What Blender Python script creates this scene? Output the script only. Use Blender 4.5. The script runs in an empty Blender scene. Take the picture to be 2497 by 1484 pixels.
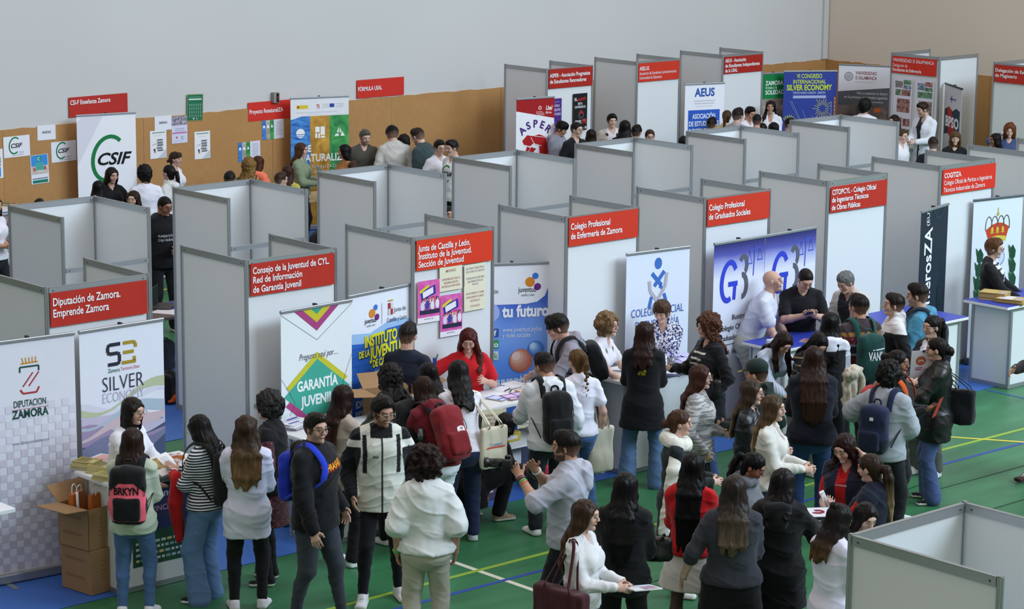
import bpy, bmesh, math, random, time
import numpy as np
from mathutils import Vector, Matrix
_T0 = time.time()
S = bpy.context.scene
COL = S.collection
random.seed(7)
RAD = math.radians

# ------------------------------------------------------------------ camera, world, light, exposure
IW, IH = 2497, 1484
CF, CYAW, CPIT, CROL = 5866.95, -0.7332, -0.1954, 0.0092
CPOS = np.array([-10.5911, -17.7317, 6.4011])
_c, _s = math.cos(CYAW), math.sin(CYAW)
FW = np.array([-_s*math.cos(CPIT), _c*math.cos(CPIT), math.sin(CPIT)])
_rt = np.array([_c, _s, 0.0]); _up = np.cross(_rt, FW)
RT = _rt*math.cos(CROL)+_up*math.sin(CROL); UPV = -_rt*math.sin(CROL)+_up*math.cos(CROL)
cam = bpy.data.cameras.new('camera'); co = bpy.data.objects.new('camera', cam); COL.objects.link(co)
m = Matrix.Identity(4)
for i in range(3):
    m[i][0] = RT[i]; m[i][1] = UPV[i]; m[i][2] = -FW[i]; m[i][3] = CPOS[i]
co.matrix_world = m
cam.sensor_width = 36; cam.sensor_fit = 'HORIZONTAL'; cam.lens = CF/IW*36
cam.clip_end = 200
S.camera = co

w = bpy.data.worlds.new('world'); S.world = w; w.use_nodes = True
bg = w.node_tree.nodes['Background']; bg.inputs[0].default_value = (1.0, 0.955, 0.905, 1); bg.inputs[1].default_value = 0.52

def area(name, loc, target, sx, sy, power, color):
    l = bpy.data.lights.new(name, 'AREA'); l.shape = 'RECTANGLE'; l.size = sx; l.size_y = sy
    l.energy = power; l.color = color
    o = bpy.data.objects.new(name, l); COL.objects.link(o)
    o.location = loc
    o.rotation_euler = (Vector(target)-Vector(loc)).to_track_quat('-Z', 'Y').to_euler()
    return o
# high windows of the hall behind the stands (cool daylight) and roof lights above
area('window_light', (18, -19, 15), (9, 4, 0), 24, 7, 7400, (0.66, 0.83, 1.0))
area('roof_light', (9, 1, 11.5), (9, 1, 0), 26, 16, 1000, (1.0, 0.97, 0.93))

S.view_settings.view_transform = 'Standard'; S.view_settings.look = 'None'
S.view_settings.gamma = 1; S.view_settings.use_curve_mapping = False
S.view_settings.exposure = 0.0
S.cycles.max_bounces = 6; S.cycles.diffuse_bounces = 3; S.cycles.glossy_bounces = 2
S.cycles.transmission_bounces = 4; S.cycles.transparent_max_bounces = 4
S.cycles.caustics_reflective = False; S.cycles.caustics_refractive = False
S.cycles.use_denoising = True

# ------------------------------------------------------------------ helpers
def ray(x, y): return FW + RT*(x-IW/2)/CF - UPV*(y-IH/2)/CF
def at(x, y, z=0.0):
    d = ray(x, y); return CPOS + d*((z-CPOS[2])/d[2])
def aty(x, y, Y):
    d = ray(x, y); return CPOS + d*((Y-CPOS[1])/d[1])
def atx(x, y, X):
    d = ray(x, y); return CPOS + d*((X-CPOS[0])/d[0])
def pj(p):
    d = np.asarray(p, float)-CPOS; z = d@FW
    return IW/2+CF*(d@RT)/z, IH/2-CF*(d@UPV)/z

def lin(c):
    if isinstance(c, str):
        c = c.lstrip('#'); c = c if len(c) > 3 else ''.join(q*2 for q in c); c = [int(c[i:i+2], 16) for i in (0, 2, 4)]
    return tuple(((v/255)/12.92 if v/255 <= .04045 else ((v/255+.055)/1.055)**2.4) for v in c[:3])
_mats = {}
def newmat(name):
    m = bpy.data.materials.new(name); m.use_nodes = True
    nt = m.node_tree; b = nt.nodes['Principled BSDF']
    return m, nt, b
def N(nt, t, **k):
    n = nt.nodes.new(t)
    for a, v in k.items():
        if a.startswith('i_'): n.inputs[a[2:].replace('_', ' ')].default_value = v
        else: setattr(n, a, v)
    return n
def L(nt, a, b): nt.links.new(a, b)
def mat(c, rough=.55, spec=.4, metal=0., var=.04, scale=9., bump=0., name='surface', coat=0.):
    """plain surface with a little procedural unevenness"""
    key = (str(c), rough, spec, metal, var, scale, bump, name)
    if key in _mats: return _mats[key]
    m, nt, b = newmat(name)
    col = lin(c)
    b.inputs['Roughness'].default_value = rough; b.inputs['Metallic'].default_value = metal
    b.inputs['Specular IOR Level'].default_value = spec
    if coat: b.inputs['Coat Weight'].default_value = coat
    tc = N(nt, 'ShaderNodeTexCoord'); nz = N(nt, 'ShaderNodeTexNoise', i_Scale=scale, i_Detail=4.)
    L(nt, tc.outputs['Object'], nz.inputs['Vector'])
    rp = N(nt, 'ShaderNodeMix', data_type='RGBA')
    rp.inputs[6].default_value = (*[v*(1-var) for v in col], 1); rp.inputs[7].default_value = (*[min(1, v*(1+var)) for v in col], 1)
    L(nt, nz.outputs[0], rp.inputs[0]); L(nt, rp.outputs[2], b.inputs['Base Color'])
    if bump:
        bp = N(nt, 'ShaderNodeBump', i_Strength=bump, i_Distance=.01); nz2 = N(nt, 'ShaderNodeTexNoise', i_Scale=scale*6)
        L(nt, tc.outputs['Object'], nz2.inputs['Vector']); L(nt, nz2.outputs[0], bp.inputs['Height']); L(nt, bp.outputs[0], b.inputs['Normal'])
    _mats[key] = m
    return m

def tag(o, label=None, cat=None, group=None, kind=None):
    if label: o['label'] = label
    if cat: o['category'] = cat
    if group: o['group'] = group
    if kind: o['kind'] = kind
    return o
def thing(name, loc, label, cat, group=None, rz=0., kind=None):
    o = bpy.data.objects.new(name, None); COL.objects.link(o)
    o.location = tuple(loc); o.rotation_euler = (0, 0, rz); o.empty_display_size = .1
    o.matrix_basis = Matrix.LocRotScale(Vector(tuple(map(float, loc))), o.rotation_euler, None)
    return tag(o, label, cat, group, kind)

class MB:
    """collects polygons with a material each; build() links them as ONE mesh object"""
    def __init__(s): s.v = []; s.f = []; s.mi = []; s.ms = []; s.sm = False
    def m(s, mt):
        if mt not in s.ms: s.ms.append(mt)
        return s.ms.index(mt)
    def add(s, vs, fs, mt):
        k = len(s.v); s.v += [tuple(map(float, p)) for p in vs]; i = s.m(mt)
        for f in fs: s.f.append([k+a for a in f]); s.mi.append(i)
        return s
    def box(s, lo, hi, mt, M=None):
        (x0, y0, z0), (x1, y1, z1) = lo, hi
        vs = [(x0, y0, z0), (x1, y0, z0), (x1, y1, z0), (x0, y1, z0), (x0, y0, z1), (x1, y0, z1), (x1, y1, z1), (x0, y1, z1)]
        if M is not None: vs = [tuple(M @ Vector(p)) for p in vs]
        return s.add(vs, [(0, 3, 2, 1), (4, 5, 6, 7), (0, 1, 5, 4), (1, 2, 6, 5), (2, 3, 7, 6), (3, 0, 4, 7)], mt)
    def bbox(s, lo, hi, mt, bev=.006, M=None):
        """box with chamfered edges"""
        bm = bmesh.new(); bmesh.ops.create_cube(bm, size=1)
        for v in bm.verts:
            v.co = [(lo[i]+hi[i])/2+(hi[i]-lo[i])*v.co[i] for i in range(3)]
        bmesh.ops.bevel(bm, geom=bm.edges[:], offset=bev, segments=2, affect='EDGES', profile=.5)
        return s.bm(bm, mt, M)
    def bm(s, bm, mt, M=None):
        bm.verts.index_update()
        vs = [tuple(M @ v.co) if M is not None else tuple(v.co) for v in bm.verts]
        s.add(vs, [[v.index for v in f.verts] for f in bm.faces], mt); bm.free(); return s
    def prism(s, pts, n, t, mt):
        """planar polygon pts (3d) extruded by vector n*t"""
        k = len(pts); n = np.asarray(n, float)*t
        vs = [np.asarray(p, float) for p in pts]+[np.asarray(p, float)+n for p in pts]
        fs = [list(range(k))[::-1], list(range(k, 2*k))]+[(i, (i+1) % k, (i+1) % k+k, i+k) for i in range(k)]
        return s.add(vs, fs, mt)
    def tube(s, pts, r, mt, seg=8, r2=None, up=None):
        """sweep of a round (or r x r2 elliptic) section along pts"""
        pts = [np.asarray(p, float) for p in pts]; n = len(pts); vs = []; fs = []
        if not hasattr(r, '__len__'): r = [r]*n
        if r2 is None: r2 = r
        elif not hasattr(r2, '__len__'): r2 = [r2]*n
        for i, p in enumerate(pts):
            t = pts[min(i+1, n-1)]-pts[max(i-1, 0)]; t = t/(np.linalg.norm(t)+1e-9)
            u = np.asarray(up if up is not None else ((0, 0, 1) if abs(t[2]) < .9 else (1, 0, 0)), float)
            x = np.cross(t, u); x /= np.linalg.norm(x)+1e-9; y = np.cross(x, t)
            for a in range(seg):
                q = 2*math.pi*a/seg
                vs.append(p+x*math.cos(q)*r[i]+y*math.sin(q)*r2[i])
        for i in range(n-1):
            for a in range(seg):
                b = (a+1) % seg
                fs.append((i*seg+a, i*seg+b, (i+1)*seg+b, (i+1)*seg+a))
        fs.append(list(range(seg))[::-1]); fs.append(list(range((n-1)*seg, n*seg)))
        return s.add(vs, fs, mt)
    def lathe(s, prof, mt, c=(0, 0, 0), seg=20):
        vs = []; fs = []; n = len(prof)
        for r, z in prof:
            for a in range(seg):
                q = 2*math.pi*a/seg; vs.append((c[0]+r*math.cos(q), c[1]+r*math.sin(q), c[2]+z))
        for i in range(n-1):
            for a in range(seg):
                b = (a+1) % seg; fs.append((i*seg+a, i*seg+b, (i+1)*seg+b, (i+1)*seg+a))
        fs.append(list(range(seg))[::-1]); fs.append(list(range((n-1)*seg, n*seg)))
        return s.add(vs, fs, mt)
    def build(s, name, parent=None, smooth=False, local=True):
        me = bpy.data.meshes.new(name); v = s.v
        if parent is not None and local:
            M = parent.matrix_basis.inverted()
            v = [tuple(M @ Vector(p)) for p in v]
        me.from_pydata(v, [], s.f)
        for mm in s.ms: me.materials.append(mm)
        me.polygons.foreach_set('material_index', s.mi)
        if smooth: me.shade_smooth()
        me.update()
        o = bpy.data.objects.new(name, me); COL.objects.link(o)
        if parent is not None: o.parent = parent
        return o

_font = bpy.data.curves.new('f', 'FONT').font
_glyph = {}
def textmesh(t, size, bold, shear, align, sp, ls):
    """flat outline text -> (verts 2d, faces); built-in typeface"""
    key = (t, bold, shear, align, sp, ls)
    if key not in _glyph:
        cu = bpy.data.curves.new('t', 'FONT'); cu.body = t; cu.size = 1; cu.offset = bold; cu.shear = shear
        cu.align_x = align; cu.space_character = sp; cu.space_line = ls; cu.resolution_u = 3
        o = bpy.data.objects.new('t', cu); COL.objects.link(o)
        dg = bpy.context.evaluated_depsgraph_get()
        me = o.evaluated_get(dg).to_mesh()
        _glyph[key] = ([(v.co.x, v.co.y) for v in me.vertices], [tuple(p.vertices) for p in me.polygons])
        bpy.data.objects.remove(o)
    v, f = _glyph[key]
    return [(a*size, b*size) for a, b in v], f

class Sheet:
    """a flat printed face: origin o, right u, up v; artwork is laid in metres on it"""
    def __init__(s, o, u, v, w=1, h=1):
        s.o = np.asarray(o, float); s.u = np.asarray(u, float); s.u = s.u/np.linalg.norm(s.u)
        s.v = np.asarray(v, float); s.v = s.v/np.linalg.norm(s.v)
        s.n = np.cross(s.u, s.v); s.w = w; s.h = h; s.a = MB(); s.ts = []; s.k = 1
    def P(s, x, y, k): return s.o+s.u*x+s.v*y+s.n*((.0009+.0002*k) if k else 0.)
    def poly(s, pts, c, k=None):
        if k is None: s.k += 1; k = s.k
        mt = c if not isinstance(c, (str, tuple)) else mat(c, .6, .2, name='print')
        s.a.add([s.P(x, y, k) for x, y in pts], [list(range(len(pts)))], mt); return s
    def rect(s, x, y, w, h, c, k=None): return s.poly([(x, y), (x+w, y), (x+w, y+h), (x, y+h)], c, k)
    def disc(s, x, y, r, c, ry=None, k=None, seg=20, a0=0, a1=360):
        ry = ry or r
        pts = [(x+r*math.cos(RAD(a0+(a1-a0)*i/seg)), y+ry*math.sin(RAD(a0+(a1-a0)*i/seg))) for i in range(seg+(a1-a0 < 360))]
        return s.poly(pts, c, k)
    def arc(s, x, y, r, w, a0, a1, c, ry=None, seg=20, k=None, rot=0):
        ry = ry or r; q = []
        if k is None: s.k += 1; k = s.k
        for i in range(seg+1):
            a = RAD(a0+(a1-a0)*i/seg); q.append((math.cos(a), math.sin(a)))
        mt = mat(c, .6, .2, name='print'); cr, sr = math.cos(RAD(rot)), math.sin(RAD(rot)); vs = []
        for cx, sx in q:
            for d in (0, w):
                ax, ay = cx*(r-d), sx*(ry-d); vs.append(s.P(x+ax*cr-ay*sr, y+ax*sr+ay*cr, k))
        s.a.add(vs, [(2*i, 2*i+1, 2*i+3, 2*i+2) if a1 < a0 else (2*i+1, 2*i, 2*i+2, 2*i+3) for i in range(seg)], mt); return s
    def line(s, pts, w, c, k=None):
        if k is None: s.k += 1; k = s.k
        for (x0, y0), (x1, y1) in zip(pts, pts[1:]):
            d = math.hypot(x1-x0, y1-y0)+1e-9; nx, ny = -(y1-y0)/d*w/2, (x1-x0)/d*w/2
            s.poly([(x0-nx, y0-ny), (x1-nx, y1-ny), (x1+nx, y1+ny), (x0+nx, y0+ny)], c, k)
        return s
    def text(s, t, x, y, size, c, bold=0., shear=0., align='LEFT', sp=1., ls=1., sx=1., rot=0., fit=None):
        mt = mat(c, .6, .2, name='lettering_ink')
        v, f = textmesh(t, size, bold, shear, align, sp, ls)
        if fit:
            wd = max(a for a, b in v)-min(a for a, b in v); sx = fit/wd
        cr, sr = math.cos(RAD(rot)), math.sin(RAD(rot))
        s.k += 1
        q = MB(); q.add([s.P(x+(a*sx)*cr-b*sr, y+(a*sx)*sr+b*cr, s.k+3) for a, b in v], f, mt); s.ts.append(q); return s
    def done(s, parent):
        if s.a.f: s.a.build('printed_artwork', parent)
        for q in s.ts: q.build('lettering', parent)

def lineify(sh, x, y, w, n, dy, h, c, rag=.25, center=False):
    """rows of small print too fine to read in the photograph"""
    for i in range(n):
        ww = w*(1-rag*random.random())
        x0 = x+(w-ww)/2 if center else x
        px = x0
        while px < x0+ww:
            q = random.uniform(.01, .03); sh.rect(px, y-i*dy, min(q, x0+ww-px), h, c, k=2); px += q+.006
# ------------------------------------------------------------------ the hall
def floor_mat():
    m, nt, b = newmat('green_floor'); tc = N(nt, 'ShaderNodeTexCoord')
    n1 = N(nt, 'ShaderNodeTexNoise', i_Scale=.9, i_Detail=5.); n2 = N(nt, 'ShaderNodeTexNoise', i_Scale=7., i_Detail=6.)
    mp = N(nt, 'ShaderNodeMapping'); mp.inputs['Scale'].default_value = (1, 4, 1); mp.inputs['Rotation'].default_value = (0, 0, .3)
    L(nt, tc.outputs['Object'], mp.inputs['Vector']); L(nt, mp.outputs[0], n1.inputs['Vector']); L(nt, mp.outputs[0], n2.inputs['Vector'])
    r = N(nt, 'ShaderNodeValToRGB'); r.color_ramp.elements[0].position = .3; r.color_ramp.elements[1].position = .75
    r.color_ramp.elements[0].color = (*lin('#2b6440'), 1); r.color_ramp.elements[1].color = (*lin('#3f8054'), 1)
    r2 = N(nt, 'ShaderNodeValToRGB'); r2.color_ramp.elements[0].position = .68; r2.color_ramp.elements[1].position = .8
    r2.color_ramp.elements[0].color = (0, 0, 0, 1); r2.color_ramp.elements[1].color = (.35, .35, .35, 1)
    L(nt, n1.outputs[0], r.inputs[0]); L(nt, n2.outputs[0], r2.inputs[0])
    mx = N(nt, 'ShaderNodeMix', data_type='RGBA'); mx.inputs[7].default_value = (*lin('#6f9a78'), 1)
    L(nt, r2.outputs[0], mx.inputs[0]); L(nt, r.outputs[0], mx.inputs[6]); L(nt, mx.outputs[2], b.inputs['Base Color'])
    b.inputs['Roughness'].default_value = .42; b.inputs['Specular IOR Level'].default_value = .36
    return m
def wall_mat(c, name, stain=.5):
    m, nt, b = newmat(name); tc = N(nt, 'ShaderNodeTexCoord')
    n1 = N(nt, 'ShaderNodeTexNoise', i_Scale=.5, i_Detail=5.); n2 = N(nt, 'ShaderNodeTexNoise', i_Scale=2.3, i_Detail=2.)
    L(nt, tc.outputs['Object'], n1.inputs['Vector']); L(nt, tc.outputs['Object'], n2.inputs['Vector'])
    c = lin(c); mx = N(nt, 'ShaderNodeMix', data_type='RGBA')
    mx.inputs[6].default_value = (*[v*.95 for v in c], 1); mx.inputs[7].default_value = (*[v*1.05 for v in c], 1)
    r2 = N(nt, 'ShaderNodeValToRGB'); r2.color_ramp.elements[0].position = .74; r2.color_ramp.elements[1].position = .78
    r2.color_ramp.elements[0].color = (1, 1, 1, 1); r2.color_ramp.elements[1].color = (.88, .88, .86, 1)
    L(nt, n1.outputs[0], mx.inputs[0]); L(nt, n2.outputs[0], r2.inputs[0])
    mu = N(nt, 'ShaderNodeMix', data_type='RGBA', blend_type='MULTIPLY'); mu.inputs[0].default_value = stain
    L(nt, mx.outputs[2], mu.inputs[6]); L(nt, r2.outputs[0], mu.inputs[7]); L(nt, mu.outputs[2], b.inputs['Base Color'])
    b.inputs['Roughness'].default_value = .8
    return m
def board_mat():
    m, nt, b = newmat('brown_board'); tc = N(nt, 'ShaderNodeTexCoord')
    n1 = N(nt, 'ShaderNodeTexNoise', i_Scale=1.1, i_Detail=4.); n2 = N(nt, 'ShaderNodeTexNoise', i_Scale=60., i_Detail=3.)
    mp = N(nt, 'ShaderNodeMapping'); mp.inputs['Scale'].default_value = (1, 1, .15)
    L(nt, tc.outputs['Object'], mp.inputs['Vector']); L(nt, tc.outputs['Object'], n1.inputs['Vector']); L(nt, mp.outputs[0], n2.inputs['Vector'])
    a = N(nt, 'ShaderNodeMix', data_type='RGBA'); a.inputs[6].default_value = (*lin('#b58349'), 1); a.inputs[7].default_value = (*lin('#c9965a'), 1)
    L(nt, n1.outputs[0], a.inputs[0])
    c = N(nt, 'ShaderNodeMix', data_type='RGBA', blend_type='MULTIPLY'); c.inputs[0].default_value = .35
    L(nt, a.outputs[2], c.inputs[6]); L(nt, n2.outputs[0], c.inputs[7]); L(nt, c.outputs[2], b.inputs['Base Color'])
    b.inputs['Roughness'].default_value = .7
    return m
WY, WX = 13.3, 25.6
MB().box((-22, -28, -.2), (34, WY+.2, 0), floor_mat()).build('floor')['kind'] = 'structure'
MB().box((-22, WY, 0), (WX+.2, WY+.25, 10), wall_mat('#c9c8c6', 'white_wall')).build('wall_back')['kind'] = 'structure'
MB().box((WX, 2, 0), (WX+.25, WY, 10), wall_mat('#d8cabb', 'cream_wall')).build('wall_right')['kind'] = 'structure'
bd = board_mat()
def dado(name, x0, x1, along_x):
    b = MB(); x = x0; rr = random.Random(3)
    if along_x: vs = lambda x, z, d: (x, WY-d, z)
    else: vs = lambda x, z, d: (WX-d, x, z)
    while x < x1-.01:
        e = min(x1, x+2.44); n = 14; tp = []
        for i in range(n+1): tp.append((x+(e-x-.004)*i/n, 2.0+rr.uniform(-.008, .012)))
        d = .018+.002*((int(x*7)) % 2)
        fr = [vs(a, 0, d) for a, z in tp], [vs(a, z, d) for a, z in tp], [vs(a, z, 0) for a, z in tp]
        for i in range(n):
            b.add([fr[0][i], fr[0][i+1], fr[1][i+1], fr[1][i]], [(0, 1, 2, 3) if along_x else (3, 2, 1, 0)], bd)
            b.add([fr[1][i], fr[1][i+1], fr[2][i+1], fr[2][i]], [(0, 1, 2, 3)], bd)
        b.add([fr[0][-1], vs(e-.004, 0, 0), fr[2][-1], fr[1][-1]], [(0, 1, 2, 3)], bd)
        x = e
    b.build(name)['kind'] = 'structure'
dado('trim_1', -22, WX-.02, True)
dado('trim_2', 2, WX-12.32, False)
c_ = MB(); c_.box((WX-.16, WY-.05, 2.02), (WX-.02, WY-.001, 10), mat('#c4c3bf', .7, .3)); c_.build('trim_3')['kind'] = 'structure'
# painted court lines
def court(name, pts, wd, c):
    b = MB(); mt = mat(c, .5, .4, var=.1, scale=3)
    for (x0, y0), (x1, y1) in zip(pts, pts[1:]):
        d = math.hypot(x1-x0, y1-y0); nx, ny = -(y1-y0)/d*wd/2, (x1-x0)/d*wd/2
        b.box((0, -wd/2, 0), (d, wd/2, .0016), mt, Matrix.Translation((x0, y0, court.z)) @ Matrix.Rotation(math.atan2(y1-y0, x1-x0), 4, 'Z'))
    court.z += .0004
    b.build(name)['kind'] = 'structure'
court.z = 0.0002
court('floor_line', [(2.78, -14), (2.78, -1.9)], .055, '#d9d5c6')
court('floor_line', [(-14, -2.47), (16, -2.47)], .05, '#8fae3c')
court('floor_line', [(-14, -2.79), (16, -2.86)], .05, '#2c4a9c')
court('floor_line', [(9.45, -1.7), (9.75, -2.11), (10.23, -2.83), (11.0, -4.1)], .05, '#d2c544')
court('floor_line', [(11.92, -.9), (11.88, -3.2)], .04, '#34599c')
court('floor_line', [(-10, 10.2), (24, 10.2)], .05, '#c9b93c')
court('floor_line', [(7.5, -3.42), (11.5, -3.42)], .012, '#1f3a28')
court('floor_line', [(7.5, -4.2), (11.5, -4.2)], .012, '#1f3a28')
court('floor_line', [(2.0, -3.9), (8, -3.2)], .012, '#24452f')
# blue protective sheets along the stands
bl = mat('#3b6bbd', .42, .4, var=.12, scale=1.7, bump=.05)
for nm, x0, x1, y0, y1, lb in (('front', -3, 18.5, -1.02, 1.3, 'blue protective floor sheet along the front row of stands'),
                               ('mid', -3, 18.5, 3.05, 6.5, 'blue protective floor sheet along the second row of stands'),
                               ('far', 5, 25.3, 10.9, 13.2, 'blue protective floor sheet at the foot of the back wall')):
    tag(MB().box((x0, y0, .0015), (x1, y1, .006), bl).build('floor_sheet'), lb, 'floor covering')

# ------------------------------------------------------------------ shell scheme closets
ALU = mat('#a9adb0', .42, .5, .75, .05, 3.)
ALU2 = mat('#8f9294', .45, .5, .7, .05, 3.)
PAN = mat('#dde0e2', .38, .35, 0, .015, 1.2)
def post_mb(x, y, h, r=.021):
    b = MB(); pts = []
    for i in range(16):
        a = 2*math.pi*(i+.5)/16; q = r if i % 4 in (0, 3, 1, 2) and (i//1) % 2 else r*.78
        pts.append((x+q*math.cos(a), y+q*math.sin(a), 0.))
    b.prism(pts, (0, 0, 1), h, ALU); b.box((x-.013, y-.013, h), (x+.013, y+.013, h+.006), ALU2)
    return b
def booth(x, y, w, walls, posts, label, bars=(), h=2.5, z0=.0, group=None):
    """walls: pairs of corner keys L/R + B(ack)/F(ront); bars: (pair, height)"""
    C = {'LF': (x, y), 'RF': (x+w, y), 'LB': (x, y+w), 'RB': (x+w, y+w)}
    t = thing('display_booth', (x+w/2, y+w/2, z0), label, 'booth', group)
    for k in posts: post_mb(*C[k], h).build('post', t)
    for a, b in walls:
        (x0, y0), (x1, y1) = C[a], C[b]
        d = math.hypot(x1-x0, y1-y0); M = Matrix.Translation((x0, y0, 0)) @ Matrix.Rotation(math.atan2(y1-y0, x1-x0), 4, 'Z')
        MB().box((.02, -.002, .05), (d-.02, .002, h-.05), PAN, M).build('panel', t)
        for z in (0.004, h-.058):
            r = MB(); r.box((.02, -.0135, z), (d-.02, .0135, z+.054), ALU, M)
            r.box((.02, -.0145, z+.0545), (d-.02, .0145, z+.058), ALU2, M)
            for q in (.06, d-.06):
                for s in (-1, 1): r.box((q-.006, s*.0145-.0015, z+.02), (q+.006, s*.0145+.0015, z+.032), mat('#4c4e50', .5), M)
            r.build('rail', t)
    for a, b, z in bars:
        (x0, y0), (x1, y1) = C[a], C[b]; d = math.hypot(x1-x0, y1-y0)
        M = Matrix.Translation((x0, y0, 0)) @ Matrix.Rotation(math.atan2(y1-y0, x1-x0), 4, 'Z')
        r = MB(); r.box((.02, -.0135, z-.05), (d-.02, .0135, z), ALU, M)
        for q in (.06, d-.06): r.box((q-.006, -.016, z-.032), (q+.006, .016, z-.02), mat('#4c4e50', .5), M)
        r.build('crossbar', t)
    return t
BW = 1.0335
R1X = [0.0, 2.0993, 4.0765, 6.1223, 8.1752, 10.1935, 12.2298, 14.1223]
R2X = [2.0953, 4.1417, 6.1358, 8.1798, 10.2171, 12.234, 14.2819]
R3X = [16.4286, 18.5302, 20.6664]
R2Y, R3Y = 3.1549, 11.4568
U3 = [('LB', 'LF'), ('LF', 'RF'), ('RF', 'RB')]
ALLP = ['LF', 'RF', 'LB', 'RB']
N1 = ['white panel booth under the red Diputación de Zamora sign', 'white panel booth under the red Consejo de la Juventud sign',
      'white panel booth under the red Junta de Castilla y León sign', 'white panel booth under the red Enfermería de Zamora sign',
      'white panel booth under the red Graduados Sociales sign', 'white panel booth under the red CITOPCYL sign',
      'white panel booth under the red COGITIZA sign', 'white panel booth cut by the frame edge, right of the COGITIZA booth']
for x, n in zip(R1X, N1): booth(x, 0, BW, U3, ALLP, n)
N2 = ['open-fronted white booth behind the red Diputación sign, in front of the CSIF banner',
      'open-fronted white booth directly behind the red Consejo de la Juventud sign',
      'open-fronted white booth directly behind the red Junta de Castilla y León sign',
      'open-fronted white booth behind the Enfermería sign, below the bear-logo banner',
      'open-fronted white booth behind the red Graduados Sociales sign',
      'open-fronted white booth behind the red CITOPCYL sign, below the blue AEUS banner',
      'open-fronted white booth behind the COGITIZA booth, below the blue congress banner']
for i, (x, n) in enumerate(zip(R2X, N2)):
    booth(x, R2Y, BW, [('LF', 'LB'), ('LB', 'RB'), ('RB', 'RF')], ALLP, n, bars=[('LF', 'RF', 1.975)])
N3 = ['white panel booth under the red ASPER sign at the back wall', 'white panel booth under the red ASELUS sign at the back wall',
      'white panel booth under the red AEUS sign at the back wall']
for x, n in zip(R3X, N3): booth(x, R3Y, BW, U3, ALLP, n)
# right wall row, turned to face left
R4X = 23.47
booth(R4X, 8.85, 1.08, [('LB', 'LF'), ('LB', 'RB'), ('LF', 'RF')], ALLP, 'white panel booth under the Universidad de Salamanca nursing sign')
booth(R4X, 6.62, 1.05, [('LB', 'LF'), ('LB', 'RB'), ('LF', 'RF')], ALLP, 'white panel booth under the red Delegación de Magisterio sign')
# the near booth, seen into from above
booth(-.3853, -10.3231, BW, [('LF', 'LB'), ('LB', 'RB'), ('RB', 'RF')], ALLP, 'nearest white booth, its open top seen from above')
t = thing('booth_barrier', (-.9, -9.2896, 0), 'low white panel with grey top bar left of the nearest booth', 'booth')
MB().box((-2.4, -9.292, .05), (-.41, -9.288, 1.93), PAN).build('panel', t)
MB().box((-2.4, -9.303, 1.925), (-.41, -9.276, 1.98), ALU).build('rail', t)
post_mb(-2.42, -9.2896, 1.98).build('post', t)
# ------------------------------------------------------------------ red name signs
RED, RED2, WHT = '#cc3622', '#b72d20', '#f3f2f5'
def sign(o, u, lines, label, w=.97, h=.30, c=RED, cat='sign', bands=None):
    """lines: (text, fit width, size, bold, shear, y)"""
    o = np.asarray(o, float); u = np.asarray(u, float)
    t = thing('name_sign', o, label, cat)
    sh = Sheet(o, u, (0, 0, 1)); b = MB(); n = sh.n; mt = mat(c, .5, .3, var=.05, scale=4)
    k = 12; rr = random.Random(len(label)); top = []; bot = []
    for i in range(k+1):
        q = i/k; d = .003+.0035*math.sin(q*5+rr.random()*2)**2
        top.append((q*w, h, d)); bot.append((q*w, 0, d+.001))
    P = lambda a: sh.o+sh.u*a[0]+sh.v*a[1]+n*(a[2]-.0075)
    for i in range(k):
        b.add([P(bot[i]), P(bot[i+1]), P(top[i+1]), P(top[i])], [(0, 1, 2, 3)], mt)
        b.add([sh.o+sh.u*bot[i][0]-n*.008, sh.o+sh.u*bot[i+1][0]-n*.008, sh.o+sh.u*bot[i+1][0]+sh.v*h-n*.008, sh.o+sh.u*bot[i][0]+sh.v*h-n*.008], [(3, 2, 1, 0)], mt)
    b.build('sign_sheet', t)
    if bands: bands(sh)
    sh.k = 5
    for tx, fit, sz, bo, shr, y in lines: sh.text(tx, .02, y, sz, WHT, bold=bo, shear=shr, fit=fit)
    sh.done(t); return t
B_ = .016
F_ = R1X
sign((F_[0]+.02, -.030, 2.152), (1, 0, 0), [('Diputación de Zamora.', .68, .098, B_, 0, .185), ('Emprende Zamora', .56, .098, B_, 0, .085)], 'red sign reading Diputación de Zamora, Emprende Zamora', c=RED2, w=.985)
sign((F_[1]+.03, -.030, 2.165), (1, 0, 0), [('Consejo de la Juventud de CYL.', .88, .088, B_, 0, .205), ('Red de Información', .56, .088, B_, 0, .118), ('de Garantía Juvenil', .55, .088, B_, 0, .03)], 'red sign reading Consejo de la Juventud de CYL', c=RED2)
sign((F_[2]+.025, -.030, 2.17), (1, 0, 0), [('Junta de Castilla y León.', .67, .088, B_, .12, .19), ('Instituto de la Juventud.', .68, .088, B_, .06, .112), ('Sección de Juventud', .58, .088, B_, .06, .032)], 'bright red sign reading Junta de Castilla y León', c='#d8381c', w=.985)
sign((F_[3]+.01, -.030, 2.19), (1, 0, 0), [('Colegio Profesional', .56, .092, B_, 0, .175), ('de Enfermería de Zamora', .74, .092, B_, 0, .075)], 'red sign reading Colegio Profesional de Enfermería de Zamora', w=1.0)
sign((F_[4]+.01, -.030, 2.185), (1, 0, 0), [('Colegio Profesional', .56, .092, B_, 0, .175), ('de Graduados Sociales', .66, .092, B_, 0, .075)], 'red sign reading Colegio Profesional de Graduados Sociales', w=1.0)
sign((F_[5]+.02, -.030, 2.135), (1, 0, 0), [('CITOPCYL - Colegio Oficial', .77, .085, B_, 0, .205), ('de Ingenieros Técnicos', .64, .085, B_, 0, .118), ('de Obras Públicas', .50, .085, B_, 0, .03)], 'red sign reading CITOPCYL Colegio Oficial de Ingenieros Técnicos', c=RED2, w=1.0)
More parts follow.
